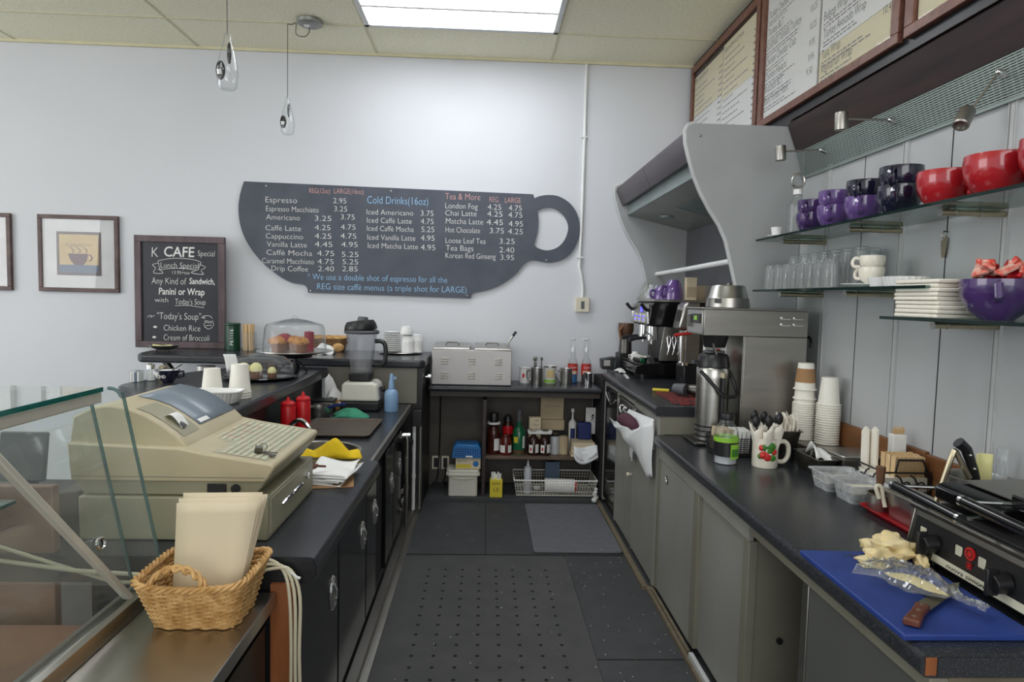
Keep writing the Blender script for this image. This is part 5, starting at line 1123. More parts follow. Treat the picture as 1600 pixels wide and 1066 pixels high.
# ================================================================ glass display case, nearest on the left
def case():
    t = thing('display_case', 'glass display case with steel ledge at the lower left', 'display case', (-1.4, 1.2, 0))
    M().box(-2.4, -.575, .2, 1.73, .0, .60).build('base', 'black_plastic', t)
    M().box(-2.38, -.93, .22, 1.71, .601, .612).build('deck', 'case_brown', t)  # brown colour stands in for a wooden panel's reflection in the glass
    M().box(-.86, -.555, .2, 1.765, .640, .68).build('steel_ledge', 'steel', t, bevel=.004)
    M().prism([(-.93, .601), (-.862, .601), (-.862, .69), (-.87, .712), (-.885, .715), (-.89, .70), (-.905, .70), (-.91, .715), (-.925, .712), (-.93, .69)], .2, 1.72, 'Y').build('door_rail', 'steel', t)
    # end pane: slanted rear edge rounded at the top
    def pane(y, th, off):
        P = [(-2.35, .715), (-.835-off, .715), (-.93-off, 1.19)]+[(-.965-off+.033*math.cos(a), 1.205+.035*math.sin(a)) for a in (.3, .8, 1.2, 1.57)]+[(-2.35, 1.24)]
        return M().prism(P, y, y+th, 'Y')
    p = pane(1.722, .008, 0).build('end_pane', 'pane', t, smooth=0)
    e = M(); e.tube([(-.835, 1.726, .715), (-.93, 1.726, 1.19), (-.937, 1.726, 1.215), (-.955, 1.726, 1.236), (-.975, 1.726, 1.2405)], .0045, 6); e.build('pane_edge', 'pane_edge', p)
    # rear sliding glass, leaning
    m = M(); m.prism([(-.900, .705), (-.906, .705), (-1.006, 1.20), (-1.0, 1.20)], .3, 1.70, 'Y'); d = m.build('sliding_glass', 'pane', t, smooth=0)
    M().prism([(-.899, .706), (-.907, .706), (-1.007, 1.20), (-.999, 1.20)], 1.7005, 1.704, 'Y').build('glass_rim', 'pane_edge', d)
    M().lathe([(.010, 0), (.016, 0), (.017, .006), (.013, .008), (.010, .004)], n=20, T=Matrix.Translation((-.931, 1.60, .875)) @ Matrix.Rotation(PI/2-.2, 4, 'Y')).build('finger_hole', 'chrome', d)
    m = M(); m.obox(((-.893-.972)/2, (1.655+1.31)/2, (.712+1.175)/2), (.012, .026, math.dist((-.893, 1.655, .712), (-.972, 1.31, 1.175))), (0, 0, 0))
    m.b.free(); m.b = bmesh.new()
    a, b = Vector((-.893, 1.655, .714)), Vector((-.972, 1.31, 1.175)); d = (b-a)
    T = Matrix.Translation((a+b)/2) @ d.to_track_quat('Z', 'X').to_matrix().to_4x4()
    m.box(-.007, .007, -.013, .013, -d.length/2, d.length/2, T); m.build('support_bar', 'alu', t, bevel=.003)
    M().box(-2.35, -.985, .2, 1.72, 1.232, 1.244).build('top_glass', 'pane', t, smooth=0)
    M().box(-.9848, -.9835, .2, 1.72, 1.232, 1.244).build('top_glass_edge', 'glass_edge', t, smooth=0)
    M().box(-1.02, -.987, .2, 1.72, 1.203, 1.2315).build('top_channel', 'alu', t, bevel=.003)
    M().box(-2.3, -1.19, .3, 1.69, .945, .953).build('inner_shelf', 'pane_green', t, smooth=0)
    M().box(-1.1895, -1.1885, .3, 1.69, .945, .953).build('inner_shelf_edge', 'glass_edge', t, smooth=0)
    M().box(-2.40, -2.36, .2, 1.73, .601, 1.23).build('front_panel', 'pane', t)
case()
one('partition', 'dark brown wooden panel seen through the display case glass', 'partition', M().box(-2.6, -1.17, 1.80, 1.83, .0, .955), 'case_brown', bevel=.003)
one('partition', 'orange brown wooden panel edge between steel ledge and register counter', 'partition', M().prism([(-.573, .0), (-.505, .0), (-.505, .68), (-.512, .695), (-.525, .70), (-.573, .70)], 1.768, 1.779, 'Y'), 'orange_wood')
t = thing('display_screen', 'dark screen seen through the glass at far left', 'screen', (-1.6, 2.3, .77))
M().obox((-1.59, 2.30, .91), (.16, .02, .17), (-.15, 0, 0)).build('screen', 'grey_plastic', t, bevel=.006)
M().cyl((-1.60, 2.32, .78), (-1.60, 2.31, .84), .05, .03).build('stand', 'black_plastic', t)
one('shelf_board', 'dark board under the screen left of the cash register', 'board', M().box(-1.85, -1.352, 2.0, 2.49, .73, .769), 'black_plastic')
one('speaker_box', 'black box standing against the left side of the cash register', 'box', M().box(-1.30, -1.185, 1.93, 2.06, .7708, .90), 'black_plastic', bevel=.006)
m = M(); m.obox((-1.36, 2.44, .88), (.10, .004, .17), (-.12, 0, .1)); one('notice', 'pale paper notice leaning behind the register, seen through the glass', 'paper', m, 'paper')
one('data_cable', 'pair of cream cables draped along the back of the display case', 'cable', M().tube([(-1.6, 1.775, .80), (-1.1, 1.768, .735), (-.85, 1.768, .72), (-.6, 1.772, .74)], .006, 8).tube([(-1.3, 1.772, .80), (-1.0, 1.776, .70), (-.75, 1.778, .70)], .005, 8), 'cable')
for k, lb in enumerate(('left cream cable hanging at the end of the register counter', 'middle cream cable hanging at the end of the register counter', 'right cream cable hanging at the end of the register counter')):
    one('power_cable', lb, 'cable', M().tube([(-.62, 1.770-.002*k, .762-.016*k), (-.575+.008*k, 1.768-.004*k, .768-.010*k), (-.535+.010*k, 1.760, .742), (-.517+.014*k, 1.755, .67), (-.512+.011*k, 1.753, .5), (-.516+.016*k, 1.758, .25), (-.51+.015*k, 1.76, .006)], .0048, 8), 'cable')
one('wire_end', 'white cable end sticking out beside the basket', 'cable', M().tube([(-.56, 1.765, .745), (-.53, 1.76, .752), (-.498, 1.756, .725), (-.488, 1.756, .722)], .0038, 8), 'white_paint')

# ---- wicker basket of paper bags on the steel ledge
def basket():
    z0, z1 = .6815, .795
    t = thing('wicker_basket', 'honey coloured wicker basket with handle on the steel ledge', 'basket', (-.69, 1.63, z0))
    P = basket_path((-.690, 1.635), (.100, .078), (.130, .116), z0+.004, z1, .035)
    def PP(u, v):
        p, n = P(u, v)
        e = (p.x+.69)/.13; p.z += v*.012*e*e                       # the rim rises a little at the ends
        return p, n
    weave_wall(PP, [i/19 for i in range(0, 19)], .0030, .0031, 30, 0, None).build('weave', 'wicker', t)
    M().box(-.785, -.595, 1.565, 1.705, z0, z0+.005).build('base', 'wicker', t)
    m = M(); N = 160
    for s in (0, 2.09, 4.19):
        m.tube([(lambda pn: pn[0]+pn[1]*(.0055*math.cos(k*PI*34/N*1.0+s))+Vector((0, 0, .0055*math.sin(k*PI*34/N*1.0+s))))(PP(k/N, 1)) for k in range(N)], .0045, 6, closed=True)
    m.build('braided_rim', 'wicker', t)
    m = M(); c = Vector((-.712, 1.528, z1-.012))
    for s in (0, PI):
        m.tube([(c.x+.066*math.cos(a)+.004*math.cos(9*a+s), c.y-.002+.006*math.sin(9*a+s), c.z+.062*math.sin(a)+.004*math.sin(9*a+s)) for a in [PI*i/60 for i in range(61)]], .0052, 6)
    m.tube([c+Vector((.066, 0, 0)), c+Vector((.066, .008, -.03))], .007, 6); m.tube([c+Vector((-.066, 0, 0)), c+Vector((-.066, .008, -.03))], .007, 6)
    m.build('handle', 'wicker', t)
basket()
for k in range(6):
    y = 1.60+.010*k; dx = [0, .004, -.004, .006, .010, -.006][k]; dz = [0, .002, .006, .004, .009, .011][k]
    m = M(); m.surf(4, 10, lambda u, v: (-.681+dx*v+(u-.5)*(.146+.056*v**.8)+.020*v, y-.012+.05*v+.006*math.sin(PI*v), .70+.266*v+dz+.004*u*v))
    one('paper_bag', 'flat cream paper bag, one of a bundle standing in the wicker basket' if k else 'front cream paper bag facing the camera in the wicker basket', 'paper bag', m, 'paper_cream', group='cream paper bags in the wicker basket', smooth=60, solid=.0015)

# ================================================================ right side: things on the low worktop
CZ = .8205
def grill():
    t = thing('panini_grill', 'double panini grill with black bar handles at the right edge of the worktop', 'grill', (1.35, 1.45, CZ))
    xf, y0, y1 = 1.165, 1.10, 1.70
    M().prism([(xf, .845), (1.56, .845), (1.56, .955), (xf+.022, .955)], y0, y1, 'Y').build('body', 'steel_dark', t, bevel=.003)
    M().prism([(xf-.002, .843), (xf+.02, .843), (xf+.045, .963), (xf+.02, .963)], y1-.0005, y1+.004, 'Y').box(xf+.02, 1.56, y1, y1+.004, .845, .963).build('side_plate', 'steel', t, bevel=.001)
    def fp(y, z, off=0): return (xf+.022*(z-.845)/.11-off, y, z)
    m = M(); m.quad(fp(y1-.012, .868, .0012), fp(y0, .868, .0012), fp(y0, .938, .0012), fp(y1-.012, .938, .0012)); m.build('control_panel', 'black_plastic', t, smooth=0)
    m = M(); m.quad(fp(y1-.10, .850, .0016), fp(y0, .850, .0016), fp(y0, .868, .0016), fp(y1-.10, .868, .0016)); m.build('name_strip', 'key_white', t, smooth=0)
    m = M(); m.quad(fp(y1-.01, .940, .0014), fp(y0, .940, .0014), fp(y0, .953, .0014), fp(y1-.01, .953, .0014)); m.build('top_trim', 'steel', t, smooth=0)
    for y in (1.602, 1.37, 1.61-.47):
        k = M(); p = Vector(fp(y, .893, .001)); k.cyl(p, p+Vector((-.034, 0, -.004)), .025, .022, n=24); k.box(p.x-.048, p.x-.02, y-.005, y+.005, p.z-.030, p.z+.03); k.build('dial', 'black_plastic', t, bevel=.002)
    for y in (1.52, 1.445, 1.65): 
        m = M(); p = Vector(fp(y, .905, .0015)); m.obox(p, (.004, .022, .026)); m.build('switch', 'key_white', t, bevel=.002)
    p = Vector(fp(1.483, .912, .001)); e = M().cyl(p, p+Vector((-.004, 0, 0)), .016, n=24).build('red_emblem', 'red_plastic', t)
    m = M(); m.tube([(p.x-.004, p.y+.009*math.cos(a), p.z+.009*math.sin(a)) for a in [i*PI/8 for i in range(16)]], .0012, 5, closed=True); m.build('emblem_ring', 'black_plastic', e)
    q = Vector(fp(1.478, .885, .0018)); m = M()
    for dz in (-.007, .007): m.box(q.x-.001, q.x, 1.47, 1.486, q.z+dz-.0012, q.z+dz+.0012)
    m.box(q.x-.001, q.x, 1.47, 1.472, q.z-.007, q.z+.007); m.box(q.x-.001, q.x, 1.484, 1.486, q.z-.007, q.z+.007); m.cyl((q.x-.001, 1.478, q.z), (q.x, 1.478, q.z), .004); m.build('red_mark', 'red_plastic', t)
    m = M(); txt(m, 'nuova simonelli', fp(1.545, .8535, .0022), (0, -1, 0), (.19, 0, .98), .150, .0105, .004); m.build('lettering', 'black_plastic', t, smooth=0)
    M().box(xf+.03, 1.54, y0, y1-.02, .956, .975).build('lower_plate', 'black_matte', t, bevel=.003)
    M().cyl((xf+.012, y0, .966), (xf+.012, y1, .966), .009, n=10).build('drip_edge', 'steel_dark', t)
    for k, (a, b, hz, tl) in enumerate(((1.445, 1.675, 1.014, .02), (1.13, 1.425, 1.05, .09))):
        l = M(); x0 = xf+.05
        l.prism([(x0, .977+tl*.75), (1.50, .977), (1.52, 1.02), (1.45, 1.045), (x0+.02, 1.025+tl*.5), (x0, 1.012+tl*.75)], a, b, 'Y'); lid = l.build('lid', 'black_gloss', t, bevel=.006)
        m = M(); m.prism([(x0+.06, 1.033+tl*.45), (1.44, 1.046), (1.44, 1.049), (x0+.06, 1.036+tl*.45)], a+.02, b-.02, 'Y'); m.build('lid_plate', 'steel_soft', lid)
        h = M(); hx = 1.115
        h.cyl((hx, a+.006, hz-.004), (hx, b+.01, hz+.004), .0125, n=18); hd = h.build('handle', 'black_gloss', t)
        c = M(); c.cyl((hx, a-.004, hz-.004), (hx, a+.0055, hz-.004), .0135, n=18); c.tube([(hx, a+.002, hz-.004), (hx+.05, a+.002, hz+.0), (x0+.03, a+.004, hz+.002)], .0055, 8); c.build('bracket', 'chrome', hd)
        c = M(); c.cyl((hx, b+.0105, hz+.004), (hx, b+.02, hz+.004), .0135, n=18); c.tube([(hx, b+.014, hz+.004), (hx+.05, b+.006, hz+.004), (x0+.03, b-.004, hz+.004)], .0055, 8); c.build('bracket', 'chrome', hd)
    for y in (1.15, 1.65): M().cyl((xf+.04, y, CZ), (xf+.04, y, .8445), .014).build('foot', 'black_plastic', t)
grill()
m = M(); m.prism([(.868, 1.700), (.866, 1.252), (1.150, 1.252), (1.155, 1.690)], CZ, CZ+.014, 'Z')
t = m.build('cutting_board', 'blue_board', None, bevel=.003); tag(t, 'blue plastic cutting board at the near end of the worktop', 'cutting board')
M().prism(rrect(.97, 1.04, 1.655, 1.672, .008), CZ+.0125, CZ+.0145, 'Z').build('hand_slot', 'navy_plastic', t, smooth=0)  # navy inlay paints the shade inside the slot
BZ = CZ+.0145
def bread():
    from mathutils import noise
    for lb, c, sx, sy, sz, rz, sd in (('upper torn piece of cream bread on the blue cutting board', (1.095, 1.655, BZ+.006), .062, .045, .034, .1, 1), ('folded lower left piece of bread on the blue cutting board', (1.040, 1.606, BZ+.001), .055, .030, .024, .15, 4), ('narrow bread crust strip nearest the grill dial', (1.138, 1.598, BZ+.001), .015, .058, .020, -.45, 9)):
        T = Matrix.Translation(c) @ Matrix.Rotation(rz, 4, 'Z')
        def f(u, v):
            a = 2*PI*u; b = PI*(v-.5); k = Vector((math.cos(a)*math.cos(b), math.sin(a)*math.cos(b), math.sin(b)))
            r = 1+.55*noise.noise(k*1.7+Vector((sd, 0, 0)))+.22*noise.noise(k*4+Vector((0, sd, 0)))
            z = max(k.z*r, -.42)
            q = Vector((math.copysign(abs(k.x)**.75, k.x)*sx*r, math.copysign(abs(k.y)**.75, k.y)*sy*r, sz*(z+.42)))
            return T @ q
        one('bread_piece', lb, 'bread', M().surf(48, 24, f, True), 'bread', smooth=50)
bread()
def knife():
    a, b, c = Vector((.905, 1.285, BZ)), Vector((.975, 1.355, BZ)), Vector((1.150, 1.478, BZ))
    t = thing('kitchen_knife', 'wooden handled kitchen knife lying across the blue cutting board', 'knife', tuple((a+b)/2))
    d = (b-a).normalized(); n = Vector((-d.y, d.x, 0)); d2 = (c-b).normalized(); n2 = Vector((-d2.y, d2.x, 0))
    m = M(); m.prism([tuple((a+n*.017-d*.012).xy), tuple((a-n*.015-d*.005).xy), tuple((a+d*.05-n*.011).xy), tuple((b-n*.014).xy), tuple((b+n*.014).xy), tuple((a+d*.05+n*.013).xy)], BZ+.0015, BZ+.018, 'Z'); h = m.build('handle', 'knife_wood', t, bevel=.004)
    for k in (.012, .05, .085): M().cyl(a+d*k+Vector((0, 0, .0182)), a+d*k+Vector((0, 0, .0192)), .0045).build('rivet', 'brass', h)
    M().prism([tuple((b+n2*.016).xy), tuple((b-n2*.017).xy), tuple((c-d2*.05-n2*.014).xy), tuple(c.xy), tuple((c-d2*.03+n2*.012).xy)], BZ+.007, BZ+.0095, 'Z').build('blade', 'blade', t)
knife()
def bag():
    A, B = Vector((.955, 1.535)), Vector((1.105, 1.318)); d = B-A; n = Vector((-d.y, d.x)).normalized()
    from mathutils import noise
    def f(u, v):
        s = 2*v-1
        w = .060*(1-u)**1.3*(1+.25*math.sin(9*u+3))+.034*math.sin(PI*min(1, u*1.2))**2+.007
        if u > .72: w = .009+.005*abs(math.sin((u-.72)*28))
        if u > .95: w += .006
        q = noise.noise(Vector((u*9, v*4, 1.7)))
        p = A+d*(u-.02+.03*noise.noise(Vector((u*6, v*5, 5))))+n*(w*s*(1+.35*noise.noise(Vector((u*7, 3, 2*round(v)))))+.012*math.sin(5*u))
        h = .003+.026*math.cos(s*PI/2)**.8*(math.sin(PI*min(1, u*1.15+.06))**.7+.12)+(.016*abs(noise.noise(Vector((u*24, v*7, 0))))+.010*abs(q))*math.cos(s*PI/2)
        return (p.x, p.y, BZ+.0188+h)
    t = thing('plastic_bag', 'twisted clear plastic bag with bread inside on the blue cutting board', 'bag', (1.03, 1.43, BZ))
    M().surf(90, 24, f).build('film', 'thin_bag', t, smooth=12, solid=.0006)
    def g(u, v):
        p = A+d*(.14+.55*u)+n*(.020*math.sin(PI*u)**.6*(1+.2*math.sin(11*u))*(2*v-1)+.012*math.sin(5*(.14+.55*u))); return (p.x, p.y, BZ+.0192+.014*math.sin(PI*v)*math.sin(PI*u)+.002*noise.noise(Vector((u*20, v*5, 3))))
    M().surf(30, 10, g).build('bread_inside', 'bread', t, smooth=60)
bag()
# plastic tubs, red tray, steel pans
def tub(x0, x1, y0, y1, z0, h, mat, name, label, cat, fl=.012, r=.015, lid=None, inside=None):
    t = thing(name, label, cat, ((x0+x1)/2, (y0+y1)/2, z0)); m = M()
    lv = [(-fl, 0), (-fl*.2, h*.85), (0, h-.003), (.006, h-.003), (.006, h), (-.002, h), (-fl*.2-.003, h*.85), (-fl-.003, .004)]
    R = [[m.b.verts.new((p[0], p[1], z0+q)) for p in rrect(x0-o, x1+o, y0-o, y1+o, r)] for o, q in lv]; n = len(R[0])
    m.b.faces.new(R[0][::-1]); m.b.faces.new(R[-1])
    for A, B in zip(R, R[1:]):
        for i in range(n): j = (i+1) % n; m.b.faces.new((A[i], A[j], B[j], B[i]))
    m.build('tub', mat, t, smooth=40)
    if inside: M().prism(rrect(x0+.006-fl*0, x1-.006, y0+.006, y1-.006, r), z0+h*inside[1], z0+h*inside[1]+.004, 'Z').build('contents', inside[0], t)
    if lid: M().prism(rrect(x0-.004, x1+.004, y0-.004, y1+.004, r), z0+h+.0008, z0+h+.012, 'Z').build('lid', lid, t, bevel=.004)
    return t
tub(1.245, 1.405, 2.275, 2.400, CZ, .066, 'frosted', 'plastic_tub', 'frosted plastic tub behind the nearer one beside the red tray', 'tub', inside=('napkin', .5))
tub(1.255, 1.405, 2.130, 2.262, CZ, .066, 'frosted', 'plastic_tub', 'frosted plastic tub nearest the red tray corner', 'tub', inside=('napkin', .55))
traymesh(1.27, 1.44, 1.80, 2.11, CZ, .025, .018, 'red_tray', 'serving_tray', 'glossy red tray left of the panini grill')
t = tub(1.40, 1.585, 2.44, 2.60, CZ, .085, 'steel_soft', 'steel_pan', 'lidded steel food pan behind the plastic tubs', 'pan', lid='steel')
t = tub(1.31, 1.395, 2.46, 2.66, CZ, .075, 'steel_dark', 'steel_pan', 'open deep steel pan left of the lidded pan', 'pan')
m = M(); m.surf(10, 10, lambda u, v: (1.325+.075*u+.02*v, 2.50+.14*v, .885+.055*(1-u)*math.sin(PI*v)+.012*math.sin(7*u+5*v))); one('paper_napkin', 'white napkin folded over the rim of the open steel pan', 'napkin', m, 'paper', smooth=50, solid=.0012)
t = tub(1.41, 1.585, 2.68, 2.98, CZ, .055, 'steel', 'steel_pan', 'flat steel pan under the two paper cup stacks', 'pan', lid='steel_soft')
def papercup(loc, label, group, sleeve=False):
    c = thing('paper_cup', label, 'paper cup', loc, 0, group)
    M().lathe([(.0465, 0), (.0505, .001), (.0512, .0035), (.0495, .0062), (.0445, .0065), (.034, .118), (.033, .122), (0, .120), (0, .116), (.031, .116), (.0445, .004), (.0465, .0)], loc=loc, n=32).build('body', 'cup_paper', c)
    if sleeve: M().lathe([(.0435, .035), (.0368, .098), (.0362, .098), (.0429, .035)], loc=loc, n=32).build('sleeve', 'kraft', c)
    return c
pz = CZ+.055+.0128
for (x, y, n, dz, lb, top) in ((1.465, 2.90, 17, .0100, 'white paper cup in the left upturned stack topped by a brown sleeve', 'top white paper cup with brown sleeve on the left stack'), (1.525, 2.80, 16, .0108, 'white paper cup in the right upturned stack beside the grey wall', 'topmost white paper cup of the right stack')):
    c = papercup((x, y, pz), lb, lb.replace('white paper cup', 'white paper cups'))
    for k in range(1, n): dup(c, (x, y, pz+k*dz))
    if n == 17:
        dup(c, (x, y, pz+n*dz+.012), None, 'bare white paper cup under the sleeved one on the left stack')
        papercup((x, y, pz+n*dz+.055), top, None, True)
    else: dup(c, (x, y, pz+n*dz), None, top)
# napkin basin, mug of wrapped cutlery, jar, wire basket
t = tub(1.285, 1.375, 2.72, 2.86, CZ, .135, 'steel_dark', 'steel_bin', 'tall steel bin of white napkins behind the cherry mug', 'bin', fl=.02)
for k in range(5):
    m = M(); x = 1.295+.016*k
    m.surf(5, 6, lambda u, v: (x+.004*math.sin(6*v+k), 2.735+.11*u, .90+(.10+.025*math.sin(2.2*k+5*u))*v))
    one('napkin', 'folded white napkin standing in the tall steel bin', 'napkin', m, 'napkin', group='white napkins in the tall steel bin', smooth=40, solid=.003)
L = (1.185, 2.655, CZ)
t = cylpot(L, .052, .125, 'china_cream', 'mug', 'big cream mug with red fruit picture holding wrapped cutlery', 'mug')
M().tube([(L[0]+.050, L[1], L[2]+.10), (L[0]+.08, L[1], L[2]+.105), (L[0]+.098, L[1], L[2]+.085), (L[0]+.098, L[1], L[2]+.045), (L[0]+.08, L[1], L[2]+.02), (L[0]+.050, L[1], L[2]+.022)], .0095, 10).build('handle', 'china_cream', t)
m = M()
def onm(a, z, r=.0525): return (L[0]+r*math.cos(a), L[1]+r*math.sin(a), L[2]+z)
for a, z, s, mi in ((-2.25, .085, .010, 0), (-2.15, .055, .012, 0), (-1.75, .048, .013, 0), (-1.3, .07, .010, 0), (-1.95, .06, .010, 0), (-1.95, .088, .012, 1), (-1.5, .092, .013, 1), (-1.6, .075, .010, 1), (-1.4, .045, .011, 1), (-2.35, .05, .009, 1), (-1.75, .075, .007, 2), (-1.6, .06, .006, 2), (-1.9, .045, .006, 2)):
    m.mi = mi; m.sph(onm(a, z, .0518), s*1.45, (1, .25, .9) if abs(a+1.57) < .4 else (.8, .8, .9), 10)
m.build('fruit_picture', ['apple', 'leaf', 'paper'], t)
random.seed(5)
for k in range(6):
    a = k*1.05+.3; x, y = L[0]+.024*math.cos(a), L[1]+.024*math.sin(a); x2, y2 = L[0]+.05*math.cos(a), L[1]+.05*math.sin(a)
    c = thing('cutlery_roll', 'black spoon wrapped in a white napkin standing in the cherry mug', 'cutlery', (x, y, CZ+.012), 0, 'wrapped cutlery in the cream mug')
    m = M(); m.surf(8, 6, lambda u, v: (x+(x2-x)*v+.012*math.cos(2*PI*u)*(1+.9*v), y+(y2-y)*v+.012*math.sin(2*PI*u)*(1+.9*v), CZ+.012+(.155+.018*math.sin(4*PI*u+k))*v), True); m.build('napkin', 'napkin', c, smooth=40, solid=.0012)
    m = M(); m.sph((x2+.002*math.cos(a), y2, CZ+.19+.008*(k % 3)), .020, (.85, .45, 1.25), 14); m.tube([(x, y, CZ+.02), (x2, y2, CZ+.175)], .004, 6); m.build('spoon', 'black_plastic', c)
L = (1.035, 2.70, CZ)
t = thing('plastic_jar', 'clear jar with lime green and black label and black lid', 'jar', L)
M().lathe([(0, .001), (.048, 0), (.051, .006), (.048, .02), (.051, .03), (.051, .115), (.045, .15), (.030, .17), (.028, .185), (0, .186)], loc=L).build('jar', 'clear_glass', t)
M().lathe([(0, .003), (.044, .003), (.044, .10), (0, .10)], loc=L).build('contents', 'clear_plastic_solid', t)
M().cyl((L[0], L[1], L[2]+.035), (L[0], L[1], L[2]+.095), .0516, caps=False).build('black_label', 'black_plastic', t)
M().cyl((L[0], L[1], L[2]+.095), (L[0], L[1], L[2]+.115), .0516, caps=False).build('lime_band', 'lime', t)
m = M(); m.surf(8, 1, lambda u, v: onm(0, 0) if False else (L[0]+.0521*math.cos(-1.55+1.3*u), L[1]+.0521*math.sin(-1.55+1.3*u), L[2]+.026+.062*v)); m.build('lime_patch', 'lime', t)
m = M(); m.surf(8, 1, lambda u, v: (L[0]+.0525*math.cos(-1.45+.8*u), L[1]+.0525*math.sin(-1.45+.8*u), L[2]+.036+.032*v)); m.build('plant_picture', 'leaf', t)
M().lathe([(0, .187), (.031, .187), (.032, .195), (.030, .212), (0, .213)], loc=L).build('lid', 'black_plastic', t)
t = thing('wire_basket', 'black wire basket with packets beside the green labelled jar', 'basket', (1.10, 2.86, CZ))
m = M()
for k in range(9):
    z = CZ+.006+.0095*k; o = .006*k/8
    m.tube([(1.035-o, 2.80-o, z), (1.215+o, 2.80-o, z), (1.215+o, 2.94+o, z), (1.035-o, 2.94+o, z)], .0022, 5, closed=True)
for k in range(13):
    x = 1.04+.0142*k; m.tube([(x, 2.795, CZ+.085), (x, 2.80, CZ+.005), (x, 2.94, CZ+.005), (x, 2.945, CZ+.085)], .0016, 5)
for k in range(9):
    y = 2.81+.015*k; m.tube([(1.03, y, CZ+.085), (1.035, y, CZ+.005), (1.215, y, CZ+.005), (1.22, y, CZ+.085)], .0016, 5)
m.build('wires', 'black_plastic', t)
for k in range(3):
    one('sugar_packet', 'brown paper packet in the left half of the black wire basket', 'packet', M().obox((1.06+.02*k, 2.87, CZ+.067), (.014, .10, .10), (0, .1, .15)), 'card', group='brown packets in the black wire basket')
for k in range(4):
    one('sugar_packet', 'white paper packet in the right half of the black wire basket', 'packet', M().obox((1.125+.02*k, 2.87, CZ+.062), (.014, .10, .10), (0, .05, -.1)), 'paper', group='white packets in the black wire basket')
# airpot on its drip tray
t = thing('drip_tray', 'flat steel tray under the coffee airpot', 'tray', (1.10, 3.10, CZ))
M().box(1.0, 1.22, 3.0, 3.20, CZ+.006, CZ+.016).build('tray', 'steel_dark', t, bevel=.003); M().box(1.01, 1.21, 3.01, 3.19, CZ, CZ+.0055).build('foot', 'black_plastic', t)
def airpot():
    L = (1.105, 3.09, CZ+.0165); t = thing('airpot', 'tall stainless coffee airpot with black lid and folding handle', 'airpot', L)
    M().lathe([(0, .0), (.07, 0), (.077, .006), (.077, .05), (.0765, .3), (.078, .345), (.074, .352), (0, .352)], loc=L, n=36).build('body', 'steel', t)
    m = M()
    for z in (.02, .045, .068): m.cyl((L[0], L[1], L[2]+z), (L[0], L[1], L[2]+z+.008), .0785, n=36)
    m.build('black_bands', 'black_plastic', t)
    M().lathe([(0, .353), (.076, .353), (.076, .365), (.070, .405), (.060, .418), (0, .420)], loc=L, n=32).prism([(L[0]-.03, L[2]+.38), (L[0]-.10, L[2]+.385), (L[0]-.105, L[2]+.365), (L[0]-.03, L[2]+.355)], L[1]-.022, L[1]+.022, 'Y').build('lid', 'black_plastic', t, bevel=.003)
    M().prism(rrect(L[0]-.05, L[0]+.05, L[1]-.03, L[1]+.03, .02), L[2]+.421, L[2]+.432, 'Z').build('pump_button', 'grey_plastic', t, bevel=.003)
    m = M(); z = L[2]+.335
    m.tube([(L[0]-.072, L[1]-.035, z), (L[0]-.03, L[1]-.10, z-.06), (L[0]+.01, L[1]-.115, z-.105), (L[0]+.05, L[1]-.115, z-.11), (L[0]+.09, L[1]-.08, z-.095), (L[0]+.078, L[1]-.0, z)], .0085, 10); m.build('handle', 'black_plastic', t)
    m = M(); m.cyl((L[0]+.02, L[1]-.083, L[2]+.31), (L[0]+.02, L[1]-.083, L[2]+.335), .012); m.build('brass_fitting', 'brass', t)
    m = M(); m.tube([(L[0]-.0, L[1]-.05, L[2]+.40), (L[0]-.03, L[1]-.06, L[2]+.47)], .006, 8); m.build('lever', 'steel', t)
    M().tube([(L[0]+.02, L[1]-.088, L[2]+.31), (L[0]+.018, L[1]-.09, L[2]+.06)], .010, 8).build('siphon_tube', 'black_plastic', t)
airpot()
def brewer():
    t = thing('coffee_brewer', 'large stainless coffee brewer with overhanging head beside the hood panel', 'coffee brewer', (1.3, 3.1, CZ))
    M().box(1.02, 1.515, 3.0, 3.235, 1.345, 1.468).build('head', 'steel_soft', t, bevel=.003)
    M().box(1.01, 1.52, 2.995, 3.24, 1.4685, 1.476).build('top_plate', 'steel', t, bevel=.002)
    M().box(1.215, 1.515, 3.0, 3.235, CZ+.012, 1.3445).build('column', 'steel_soft', t, bevel=.003)
    M().box(1.208, 1.2145, 3.0, 3.235, CZ+.012, 1.3445).build('column_edge', 'steel', t)
    M().box(1.02, 1.515, 3.0, 3.236, CZ, CZ+.0115) if False else None
    p = M().box(1.012, 1.0195, 3.005, 3.23, 1.352, 1.462).build('control_face', 'steel', t, bevel=.002)
    M().box(1.006, 1.0115, 3.03, 3.13, 1.40, 1.445).build('keypad', 'black_plastic', p); M().box(1.003, 1.0058, 3.06, 3.10, 1.415, 1.435).build('screen', 'lime', p); M().box(1.003, 1.0115, 3.15, 3.19, 1.38, 1.44).build('badge', 'steel_dark', p)
    k = M()
    for x, z in ((1.385, 1.435), (1.445, 1.435), (1.385, 1.405), (1.445, 1.405)): k.sph((x, 2.998, z), .006, (1, .6, 1), 10); k.box(x, x+.045, 2.9985, 2.9995, z-.007, z-.005)
    k.build('rivets', 'china', t)
    M().cyl((1.11, 3.10, 1.344), (1.11, 3.10, 1.285), .065, .05, n=28).build('brew_funnel', 'black_plastic', t)
    m = M(); m.box(1.10, 1.2075, 3.20, 3.235, .95, 1.3445); m.build('back_splash', 'label_white', t)
    m = M(); m.box(1.155, 1.175, 3.196, 3.1995, 1.20, 1.27); m.build('warning_label', 'label_red', t)
    m = M(); m.tube([(1.54, 3.02, 1.30), (1.548, 3.03, 1.33), (1.542, 3.05, 1.345), (1.53, 3.05, 1.30), (1.53, 3.04, 1.0), (1.53, 3.04, .83)], .006, 8); m.build('power_cord', 'black_plastic', t)
brewer()
